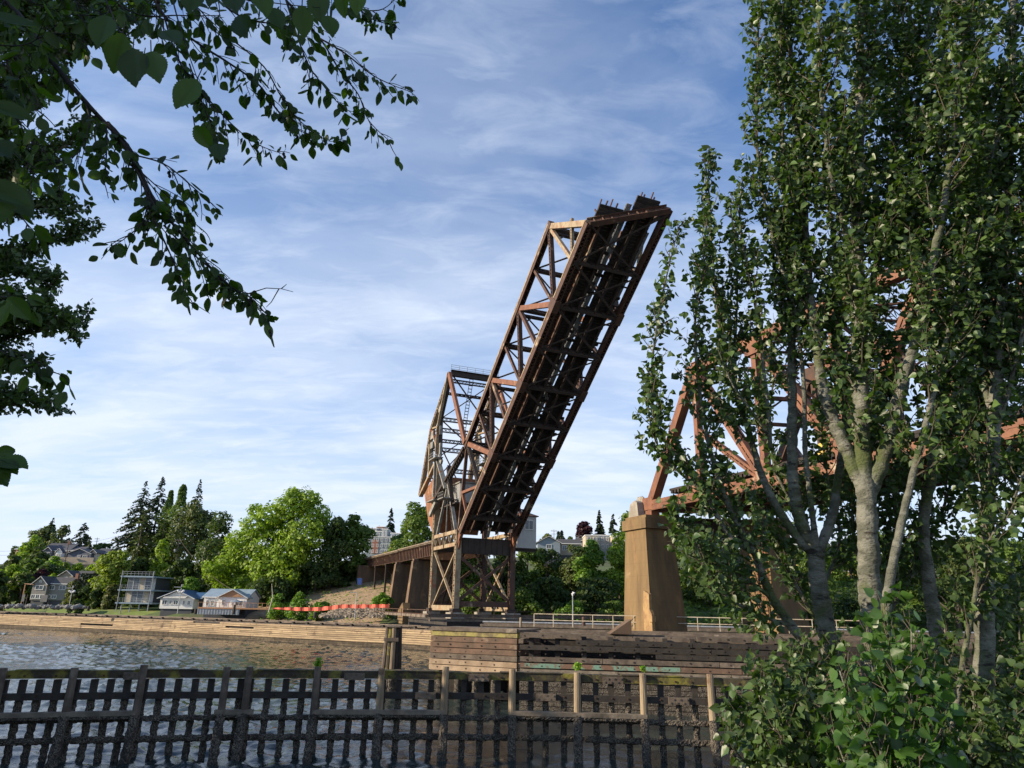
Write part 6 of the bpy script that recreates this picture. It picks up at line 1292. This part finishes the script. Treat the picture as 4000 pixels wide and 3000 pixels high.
o, k = near_tree('poplar_tree', 'thickest pale-barked poplar with a forked trunk, rising out of the top of the view', at(3440, 2900, 9) * V(1, 1, 0) + UZ * 3.6, [
    st([(3445, 3350), (3430, 2750), (3400, 2350), (3385, 2000), (3365, 1700), (3355, 1350), (3350, 1000), (3355, 600), (3360, 200), (3365, -200), (3370, -500)], 9, 9, 104, 24, 1.25, .15, .30),
    st([(3390, 1950), (3300, 1740), (3225, 1560), (3190, 1350), (3160, 1100), (3140, 800), (3110, 450), (3080, 100), (3060, -300)], 9, 9.6, 62, 14, 1.15, .15, .22),
    st([(3395, 1920), (3460, 1760), (3500, 1600), (3545, 1430), (3600, 1250), (3650, 1000), (3700, 700), (3740, 350), (3780, -200)], 9, 8.2, 66, 18, 1.2, .15, .22),
    st([(3420, 2350), (3500, 2080), (3490, 1800), (3470, 1500), (3440, 1300)], 10, 10.6, 18, 6, .8, .12, .08), st([(3380, 2300), (3330, 2000), (3400, 1750), (3420, 1500)], 10.4, 10.8, 16, 6, .8, .12, .1), st([(3400, 2500), (3560, 2250), (3680, 2000), (3740, 1750), (3760, 1450)], 10.2, 10.8, 20, 6, .85, .12, .12),
    st([(3355, 1300), (3420, 1050), (3470, 800), (3500, 500), (3520, 200), (3540, -200)], 9, 10, 34, 10, 1.2, .14, .1),
    st([(3350, 1000), (3270, 800), (3220, 500), (3200, 200), (3190, -200)], 9, 8.5, 30, 10, 1.1, .14, .1),
    st([(3600, 1250), (3560, 1000), (3590, 700), (3620, 300), (3640, -200)], 8.6, 9.8, 28, 10, 1.2, .14, .1)], 'poplar', LM['poplar'], .102, 11, M['poplar_bark'], 'poplars on the near bank'); counts.append(k)
o, k = near_tree('poplar_tree', 'forked poplar left of the thickest trunk, its thin tops standing free against the sky', at(3300, 2900, 9.6) * V(1, 1, 0) + UZ * 3.4, [
    st([(3345, 3100), (3300, 2700), (3230, 2470), (3190, 2230), (3192, 2140)], 9.6, 9.6, 82, 58, .0),
    st([(3185, 2150), (3128, 2040), (3098, 1880), (3094, 1690), (3093, 1450), (3090, 1250), (3075, 950), (3060, 650), (3050, 300), (3040, -100), (3030, -400)], 9.6, 9.4, 54, 12, .85, .14, .2),
    st([(3180, 2170), (3085, 2060), (2985, 1880), (2925, 1690), (2878, 1553), (2834, 1433), (2800, 1200), (2775, 900), (2765, 610)], 9.6, 9.6, 38, 5, .62, .12, .25),
    st([(2878, 1553), (2870, 1350), (2880, 1150), (2870, 950), (2850, 800)], 9.6, 9.9, 16, 5, .55, .12, .1),
    st([(3190, 2130), (3170, 1980), (3145, 1750), (3140, 1500), (3100, 1200), (3010, 900), (2960, 600), (2960, 200), (2970, -200)], 9.6, 9.0, 26, 8, .62, .13, .3),
    st([(3010, 1750), (2990, 1500), (2960, 1250), (2920, 1050), (2890, 850), (2900, 700)], 9.4, 9.2, 18, 6, .6, .13, .3),
    st([(3200, 2150), (3255, 2000), (3275, 1850), (3300, 1650), (3290, 1400), (3270, 1100), (3230, 700)], 9.6, 10.2, 42, 12, .9, .16, .3),
    st([(3153, 2524), (3023, 2345), (2947, 2160), (2882, 2052), (2838, 1954), (2790, 1813), (2758, 1688), (2725, 1450), (2715, 1250), (2745, 1050), (2760, 850)], 9.4, 9.2, 38, 5, .6, .12, .18),
    st([(2947, 2160), (2850, 2095), (2747, 1921), (2640, 1780), (2560, 1650), (2545, 1450), (2570, 1250), (2610, 1050), (2655, 880)], 9.3, 9.0, 22, 4, .45, .12, .12),
    st([(2747, 1921), (2660, 1850), (2590, 1780), (2540, 1650), (2530, 1480)], 9.2, 9.2, 14, 4, .5, .11, .1),
    st([(3023, 2345), (2900, 2250), (2790, 2190), (2690, 2110), (2640, 2000)], 9.4, 8.8, 18, 4, .75, .11, .1),
    st([(3100, 2450), (2960, 2400), (2840, 2330), (2760, 2230), (2720, 2120)], 9.4, 8.4, 16, 4, .7, .11, .1),
    st([(3190, 2200), (3080, 1950), (3020, 1800), (3010, 1600), (3030, 1400)], 10, 10.4, 16, 5, .65, .12, .1), st([(3210, 2300), (3280, 2100), (3230, 1850), (3200, 1600)], 10, 10.4, 16, 5, .7, .12, .1), st([(3200, 2450), (3090, 2250), (3000, 2100), (2960, 1950)], 10, 9.8, 16, 5, .7, .11, .1),
    st([(3000, 1700), (2930, 1600), (2860, 1500), (2800, 1350)], 9.2, 8.8, 14, 4, .5, .13, .1)], 'poplar', LM['poplar'], .098, 12, M['poplar_bark'], 'poplars on the near bank'); counts.append(k)
o, k = near_tree('poplar_tree', 'slender poplar right of the thickest trunk, leaning to the right', at(3700, 2900, 10) * V(1, 1, 0) + UZ * 3.3, [
    st([(3760, 3150), (3720, 2800), (3655, 2450), (3625, 2250), (3605, 2050), (3640, 1850), (3660, 1600), (3700, 1300), (3730, 1000), (3760, 600), (3790, 100), (3800, -300)], 10, 10, 66, 12, 1.2, .17, .3),
    st([(3440, 2600), (3470, 2300), (3520, 2050), (3580, 1800), (3640, 1560), (3690, 1350), (3770, 1050), (3860, 700), (3930, 300)], 8.2, 8.6, 40, 10, 1.0, .17, .25),
    st([(3640, 1850), (3740, 1650), (3830, 1500), (3900, 1300)], 10, 9.5, 20, 6, 1.0, .16, .1)], 'poplar', LM['poplar'], .102, 13, M['poplar_bark'], 'poplars on the near bank'); counts.append(k)
o, k = near_tree('poplar_tree', 'straight poplar trunk nearest the right edge of the view', at(3860, 2950, 8.6) * V(1, 1, 0) + UZ * 3.6, [
    st([(3850, 3250), (3845, 2700), (3850, 2300), (3855, 2000), (3880, 1700), (3900, 1300), (3930, 900), (3950, 400), (3960, -100), (3960, -400)], 8.6, 8.8, 78, 24, 1.1, .16, .22),
    st([(3700, 3000), (3760, 2600), (3800, 2380), (3850, 2150), (3960, 1950), (4050, 1700)], 8.4, 8.2, 26, 8, .9, .17, .35),
    st([(3880, 1700), (3960, 1450), (4020, 1150), (4050, 800), (4060, 300)], 8.7, 8.2, 26, 8, 1.1, .14, .1),
    st([(3880, 1650), (3830, 1400), (3820, 1100), (3830, 800), (3850, 400)], 8.7, 9.6, 26, 8, 1.0, .14, .1),
    st([(4150, 3200), (4130, 2600), (4100, 1900), (4080, 1300), (4100, 600), (4120, -100)], 10.5, 10.5, 60, 16, 1.3, .17, .2)], 'poplar', LM['poplar'], .102, 14, M['poplar_bark'], 'poplars on the near bank'); counts.append(k)
# undergrowth of shoots at the foot of the poplars
sh = []
r5 = np.random.default_rng(21)
for (a, b_, c, d, Y) in ((3120, 3300, 2960, 2680, 8), (3150, 3300, 2980, 2640, 8.5), (3200, 3300, 3080, 2620, 8), (3080, 3350, 2950, 2900, 7.5), (3250, 3300, 3150, 2550, 8.6), (3080, 3400, 2930, 2780, 7.8), (3300, 3300, 3270, 2500, 8.8), (3180, 3400, 3050, 2800, 7), (3320, 3400, 3200, 2750, 7), (3080, 3400, 3000, 2720, 9), (3650, 3300, 3720, 2500, 9), (3800, 3300, 3900, 2450, 9.5), (3950, 3300, 3980, 2400, 10), (3900, 3400, 3800, 2700, 8), (3750, 3300, 3650, 2560, 9.5), (4000, 3300, 4060, 2600, 8), (3880, 3300, 4000, 2200, 11), (3700, 3300, 3560, 2700, 9), (3960, 3350, 3900, 2850, 7.5), (3820, 3350, 3740, 2850, 7.5)):
    sh.append(st([(a, b_), (a + (c - a) * .45 + r5.uniform(-25, 25), b_ + (d - b_) * .5), (c, d)], Y, Y, 16, 4, .75, .11, .12))
o, k = near_tree('poplar_shrub', 'thicket of leafy poplar shoots at the foot of the poplars, bottom right', at(3300, 3200, 8.3) * V(1, 1, 0) + UZ * 3.6, sh, 'poplar', LM['poplar'], .098, 15, M['poplar_bark'], None, sp=.038); counts.append(k)
sh = []
for (a, b_, c, d, Y) in ((3480, 3250, 3380, 2420, 5.6), (3500, 3250, 3460, 2330, 5.8), (3540, 3250, 3560, 2450, 5.4), (3560, 3250, 3650, 2560, 5.4), (3460, 3250, 3280, 2620, 5.4), (3520, 3300, 3500, 2600, 5), (3580, 3300, 3700, 2750, 5.2), (3430, 3300, 3350, 2750, 5), (3500, 3300, 3420, 2850, 4.8), (3550, 3300, 3600, 2850, 4.8), (3480, 3300, 3560, 2520, 5.9), (3400, 3300, 3250, 2850, 5.2), (3470, 3300, 3500, 2450, 6.2), (3520, 3300, 3440, 2560, 6)):
    sh.append(st([(a, b_), ((a + c) / 2 + 10, (b_ + d) / 2), (c, d)], Y, Y + .2, 14, 5, .34, .075, .12))
o, k = near_tree('poplar_sapling', 'bright green bushy young poplar shoots covering the foot of the thickest trunk', at(3500, 3300, 5.4) * V(1, 1, 0) + UZ * 4.6, sh, 'heart', LM['poplar_young'], .088, 16, M['poplar_bark'], None, sp=.055, sub=True); counts.append(k)
# poplar boughs coming in from the left
S = []
for pts, Y in (([(-900, 2600), (-700, 1700), (-350, 1450), (0, 1330), (180, 1290), (330, 1250)], 12), ([(-500, 1400), (-150, 1150), (60, 1000), (220, 930), (350, 900)], 12.5), ([(-450, 1100), (-100, 800), (120, 640), (270, 560), (330, 480)], 12),
               ([(-450, 800), (-100, 450), (150, 260), (320, 170), (480, 130)], 12.5), ([(-400, 500), (0, 150), (250, 30), (450, -20), (620, 30)], 12), ([(-450, 1750), (-200, 1620), (0, 1560), (130, 1570), (215, 1600)], 11.5),
               ([(-500, 1500), (-250, 1250), (-50, 1180), (100, 1180), (300, 1290)], 11.5), ([(-300, 300), (0, -50), (200, -150), (400, -200)], 12.5), ([(-500, 600), (-200, 250), (0, 100), (160, 60)], 13), ([(-400, 1000), (-150, 700), (0, 520), (110, 400)], 11.5),
               ([(-450, 1300), (-200, 1000), (-40, 860), (90, 760)], 13), ([(-300, 1600), (-100, 1450), (30, 1420), (150, 1440)], 12), ([(-200, 200), (100, -80), (350, -100), (600, -60)], 12), ([(-100, 900), (80, 820), (230, 800), (290, 850)], 12.2), ([(-60, 600), (60, 420), (180, 330), (260, 300)], 12.4), ([(-60, 350), (110, 190), (260, 110), (360, 90)], 11.6), ([(-150, 700), (40, 640), (160, 620), (230, 640)], 12), ([(-250, 1100), (-20, 1060), (120, 1080), (210, 1120)], 12.3), ([(-100, 250), (60, 20), (200, -60)], 11.8), ([(-120, 1350), (0, 1250), (110, 1240)], 11.4), ([(-250, 120), (-20, 20), (120, -30)], 12.3), ([(200, 250), (330, 120), (440, 60), (560, 90)], 12)):
    S.append(st(pts, Y, Y, 26, 4, .66, .09, .12))
S.append(st([(-1100, 3600), (-950, 2600), (-800, 1600), (-700, 600), (-600, -600)], 12, 12.5, 120, 50, 0))
o, k = near_tree('poplar_tree', 'leafy poplar boughs hanging in from the left edge, behind the big alder leaves', at(-1100, 3300, 12) * V(1, 1, 0) + UZ * 4, S, 'poplar', LM['poplar'], .098, 17, M['poplar_bark'], 'poplars on the near bank', sp=.026, dens=.5); counts.append(k)
# off-view trees on the left bank: they shade the fence
for i, (x, y, h, w_) in enumerate(((-37, 31, 17, 10), (-44, 36, 20, 11), (-41, 25, 19, 10), (-52, 30, 21, 12), (-34, 24, 14, 8))):
    broad('broadleaf_tree', 'near bank tree just beyond the left edge, shading the pile fence', V(x, y, 1.5), h, w_, 'dark', 700 + i, n=3800, s=.55, group='trees beyond the left edge', low=.05, dome=.7)

for i, (x, y, h, w_) in enumerate(((-21, 10, 19, 8), (-20, -7, 17, 7))):
    broad('broadleaf_tree', 'near bank tree out of view to the left, shading the poplars', V(x, y, 5.2), h, w_, 'dark', 720 + i, n=2600, s=.6, group='trees beyond the left edge', low=.12, dome=.5, lobes=30)

# alder bough overhead
rg = np.random.default_rng(5)
al = thing('alder_tree', 'alder bough with dark serrated leaves and small cones hanging across the upper left sky', 'tree', V(-2.4, .6, 5.4))
tr = MB(); tr.tube([V(-2.4, .6, 5.2), V(-2.35, .7, 7.2), V(-2.1, 1.0, 8.6), V(-1.95, 1.5, 9.3)], [.14, .12, .09, .06], 10)
def limb(pts, Y0, Y1, w0, w1): 
    l = smoothline(pix(pts, Y0, Y1)); n = len(l); tr.tube(l, list(np.linspace(w0 / 2 * Y0 / F, w1 / 2 * Y1 / F, n)), 6, jit=.1, rg=random.Random(3)); return l
limbs = []
main = limb([(-1000, -900), (-300, -300), (30, 10), (200, 235), (300, 360), (400, 470), (480, 560), (560, 720), (620, 840)], 2.2, 2.2, 36, 9)
limbs += [(main, .26, .42), (limb([(420, 480), (510, 590), (590, 760), (680, 880), (800, 1020), (900, 1120), (985, 1150)], 2.2, 2.3, 22, 4), .27, .3), (limb([(560, 720), (600, 850), (650, 960), (690, 1050), (720, 1120), (740, 1180)], 2.2, 2.1, 10, 3), .12, .2), (limb([(640, 880), (740, 980), (860, 1080), (960, 1170), (1050, 1240)], 2.3, 2.3, 9, 2), .2, .2),
          (limb([(415, 480), (415, 620), (400, 700)], 2.2, 2.1, 10, 3), .2, .2), (limb([(585, 740), (560, 860), (490, 930), (440, 960)], 2.2, 2.1, 8, 2), .16, .2), (limb([(330, 400), (350, 480), (300, 600), (200, 640)], 2.2, 2.0, 8, 2), .18, .2), (limb([(500, 600), (640, 640), (740, 720), (830, 800)], 2.2, 2.4, 8, 2), .2, .2), (limb([(520, 640), (560, 680), (680, 790), (790, 900)], 2.2, 2.4, 8, 2), .2, .2)]
limb([(-400, -700), (200, -400), (500, -200), (620, 10)], 2.2, 2.3, 40, 18)
limbs += [(limb([(560, -100), (640, 60), (760, 160), (900, 250), (1010, 330), (1090, 440), (1170, 510), (1250, 530)], 2.4, 2.5, 16, 3), .2, .15), (limb([(640, 60), (700, 240), (800, 370), (900, 480), (1000, 560), (1100, 600)], 2.4, 2.4, 10, 3), .2, .15),
          (limb([(1000, -150), (1150, 40), (1250, 150), (1330, 280), (1400, 370), (1440, 470), (1520, 550)], 2.4, 2.5, 12, 3), .17, .15), (limb([(1250, 150), (1350, 210), (1450, 290), (1540, 335), (1610, 360)], 2.4, 2.5, 9, 2), .17, .12), (limb([(1100, -50), (1190, 220), (1260, 330), (1340, 420), (1400, 440)], 2.4, 2.4, 8, 2), .15, .2),
          (limb([(900, 150), (1030, 260), (1100, 380), (1180, 480), (1280, 550), (1340, 540)], 2.4, 2.4, 8, 2), .14, .2), (limb([(1200, -150), (1350, 10), (1480, 40), (1560, -20)], 2.4, 2.4, 9, 3), .16, .2), (limb([(740, 250), (790, 400), (830, 500), (850, 600)], 2.4, 2.3, 8, 2), .14, .1), (limb([(1300, -100), (1420, 50), (1500, 90), (1540, 90)], 2.4, 2.4, 8, 2), .14, .1),
          (limb([(-600, 1300), (-250, 1350), (80, 1380), (170, 1440), (260, 1470)], 2.0, 2.1, 8, 2), .13, .6), (limb([(-500, 700), (-150, 760), (30, 790), (120, 900)], 1.5, 1.5, 10, 3), .12, .4), (limb([(-500, 100), (-150, 180), (40, 240), (150, 400)], 1.6, 1.6, 10, 3), .13, .4), (limb([(-500, 1000), (-200, 1120), (0, 1160), (110, 1180)], 1.6, 1.6, 8, 3), .12, .5),
          (limb([(-300, 350), (0, 430), (150, 560), (230, 700)], 2.0, 2.0, 10, 3), .15, .4), (limb([(-300, 120), (50, 180), (200, 130), (330, 160)], 1.8, 1.9, 9, 3), .15, .2), (limb([(-200, -150), (150, 20), (350, 60), (480, 30)], 1.9, 1.9, 9, 3), .16, .2), (limb([(-300, 600), (-60, 560), (60, 600), (140, 700)], 1.7, 1.7, 9, 3), .14, .3), (limb([(100, -150), (300, 10), (420, 110), (500, 190)], 2.0, 2.1, 9, 3), .16, .15), (limb([(300, -150), (560, 20), (640, 110), (700, 190)], 2.0, 2.1, 9, 3), .16, .15), (limb([(500, -150), (760, 20), (850, 130), (960, 200)], 2.1, 2.2, 9, 3), .16, .15), (limb([(-300, 300), (-50, 330), (80, 360), (160, 460)], 1.7, 1.7, 9, 3), .15, .3), (limb([(800, -150), (980, 0), (1080, 60), (1140, 160)], 2.2, 2.3, 9, 3), .15, .15),
          (limb([(-200, 20), (200, 100), (400, 60), (560, 100)], 2.0, 2.2, 12, 3), .15, .3), (limb([(200, -200), (500, 40), (700, 60), (860, 60)], 1.9, 2.1, 12, 3), .16, .3), (limb([(700, -150), (900, 40), (1050, 90), (1200, 60)], 2.0, 2.2, 12, 3), .16, .3)]
big = [(limb([(250, -200), (400, -20), (470, 130), (560, 240), (640, 300)], 1.15, 1.0, 10, 4)), (limb([(640, -150), (690, 60), (740, 220), (790, 360)], 1.1, 1.0, 9, 3)), (limb([(800, -200), (930, -20), (1060, 10), (1250, 30)], 1.15, 1.05, 9, 3)), (limb([(790, 360), (830, 420), (860, 500)], 1.0, 1.0, 4, 2)), (limb([(-300, 1760), (-60, 1780), (10, 1800)], 1.3, 1.3, 7, 3))]
tr.tube([V(-2.3, .8, 7.5), V(-3.6, 1.0, 9), V(-5.2, 1.2, 10.4)], [.08, .06, .02], 7)  # bough out to the added leaf mass
tr.build('trunk', M['alder_bark'], al, smooth=True)
r9 = np.random.default_rng(91); n = 5200; c = r9.normal(0, 1, (n, 3)); c /= np.linalg.norm(c, axis=1, keepdims=True); c = V(-5.3, .9, 10.2) + c * r9.uniform(.3, 1, (n, 1)) ** .5 * V(2.2, 1.7, 2.6)
polys('shade_crown', quads(c, r9.normal(0, 1, (n, 3)), np.full(n, .16), r9), 4, LM['alder'], al)  # unseen leaf mass, added out of view to shade the alder bough
tw = MB(); lines = []
for l, ln, s0 in limbs:
    for q in twigs(l, .01, rg, s0, .036, ln * 1.15, .9, -.25, .6, droop=.35, segs=4):
        tw.tube(q, list(np.linspace(.0022, .0011, len(q))), 4, cap=False); lines.append(q)
    lines.append(l[int(len(l) * .35):])
for pts in ([(960, 1150), (1040, 1125), (1100, 1128), (1145, 1140)], [(960, 1150), (1010, 1190), (1050, 1240)], [(1090, 1128), (1060, 1180), (1040, 1200)], [(1100, 1127), (1120, 1110)], [(740, 1180), (780, 1200), (820, 1225)], [(740, 1180), (752, 1190), (750, 1210)]):
    tw.tube(pix(pts, 2.3, 2.3), list(np.linspace(.0022, .001, len(pts))), 5, cap=False)
P, D = leafpoints(lines, rg, .033, .12); Q, v = petioles(P, D, rg, .016, .5); k = len(Q)
for i in range(0, k, 2): tw.tube([P[i], Q[i]], .0008, 3, cap=False)
P_big, V_big, S_big = [], [], []
for (px, py, ex, ey, L_, Y) in ((420, 60, 350, 260, 210, 1.05), (480, 130, 430, 330, 210, 1.0), (520, 190, 530, 400, 240, 1.0), (560, 230, 530, 440, 130, 1.1), (590, 200, 640, 390, 200, 1.0), (640, 120, 760, 210, 170, 1.05), (770, 310, 640, 480, 200, .95), (760, 490, 840, 600, 130, 1.0), (850, 560, 870, 700, 140, 1.0),
    (900, -40, 960, 200, 200, 1.0), (930, 60, 1020, 290, 190, 1.05), (1060, 30, 1120, 150, 150, 1.1), (1180, 20, 1190, 200, 170, 1.0), (1240, -40, 1260, 180, 190, 1.05), (1280, 60, 1310, 190, 150, 1.1), (1330, -60, 1350, 100, 170, 1.0), (1000, -60, 1060, 120, 200, 1.0), (830, -80, 800, 110, 190, 1.0), (1400, -50, 1390, 90, 150, 1.1), (760, -60, 720, 120, 200, 1.1), (500, -80, 560, 80, 200, 1.1),
    (-10, 1790, 150, 1840, 150, 1.3), (-10, 1800, 130, 1890, 130, 1.3), (-30, 1820, 60, 1940, 130, 1.3), (-20, 1770, 60, 1760, 90, 1.3), (-40, 400, 60, 440, 190, 1.2), (-60, 700, 110, 800, 230, 1.1), (-40, 560, 90, 640, 200, 1.1), (20, 740, 140, 860, 200, 1.2), (-60, 860, 40, 820, 180, 1.2), (30, 1160, 100, 1230, 130, 1.5), (-30, 1290, 30, 1200, 140, 1.3), (-50, 250, 60, 200, 220, 1.1), (-60, 60, 90, 90, 230, 1.1)):
    a, e = at(px, py, Y), at(ex, ey, Y + rg.uniform(-.04, .04)); P_big.append(a); V_big.append(e - a); S_big.append(L_ * Y / F * .95)
    tw.tube([a, a + (a - e) * .12 + V(0, 0, .012)], .0011, 4, cap=False)
tw.build('twigs', M['alder_bark'], al)
d = v + rg.normal(0, .35, (k, 3)) - V(-.05, 0, .75); leaves('crown', 'alder', LM['alder'], Q, d, rg.normal(0, 1, (k, 3)) + V(0, -.5, .3), .054 * rg.uniform(.5, 1.15, k), al)
P_big = np.array(P_big); V_big = np.array(V_big); n = len(P_big); leaves('near_leaves', 'alder', LM['alder'], P_big, V_big, rg.normal(0, .35, (n, 3)) + V(.1, -1, .5), np.array(S_big), al)
for i in rg.choice(len(P), 22, replace=False):
    for h in (0, .014): q = P[i] + V(.006 * (h > 0), 0, -.012 - h); r = .0058; cone = MB(); cone.tube([q + UZ * .012, q + UZ * .008], .0007, 4); cone.tube([q - UZ * .008, q - UZ * .004, q + UZ * .004, q + UZ * .008], [r * .4, r, r, r * .4], 7); cone.build('cone', M['alder_bark'], al)
print('LEAVES', counts, k)
# weeds growing on three pile heads of the fence
LM['weed'] = leafmat('bright_weed_leaves', (.22, .38, .04), (.16, .30, .04))
for px, s, lab in ((1240, 1.0, 'tallest bright green weed growing on a fence pile head, left of the pile cluster'), (2258, .85, 'bright green weed on a pile head in front of the green painted fender course'), (2512, .6, 'smallest bright green weed on a pile head, below the river column')):
    q = fpx(topx(px), ZC + .22, -.26); o = thing('weed_tuft', lab, 'weed', q); n = 110; r = np.random.default_rng(int(px)); c = q + np.stack([r.normal(0, .10, n), r.normal(0, .08, n), r.uniform(0, .38, n)], 1) * s
    polys('leaf_tuft', quads(c, r.normal(0, 1, (n, 3)) + V(0, 0, .6), np.full(n, .10), r), 4, LM['weed'], o)
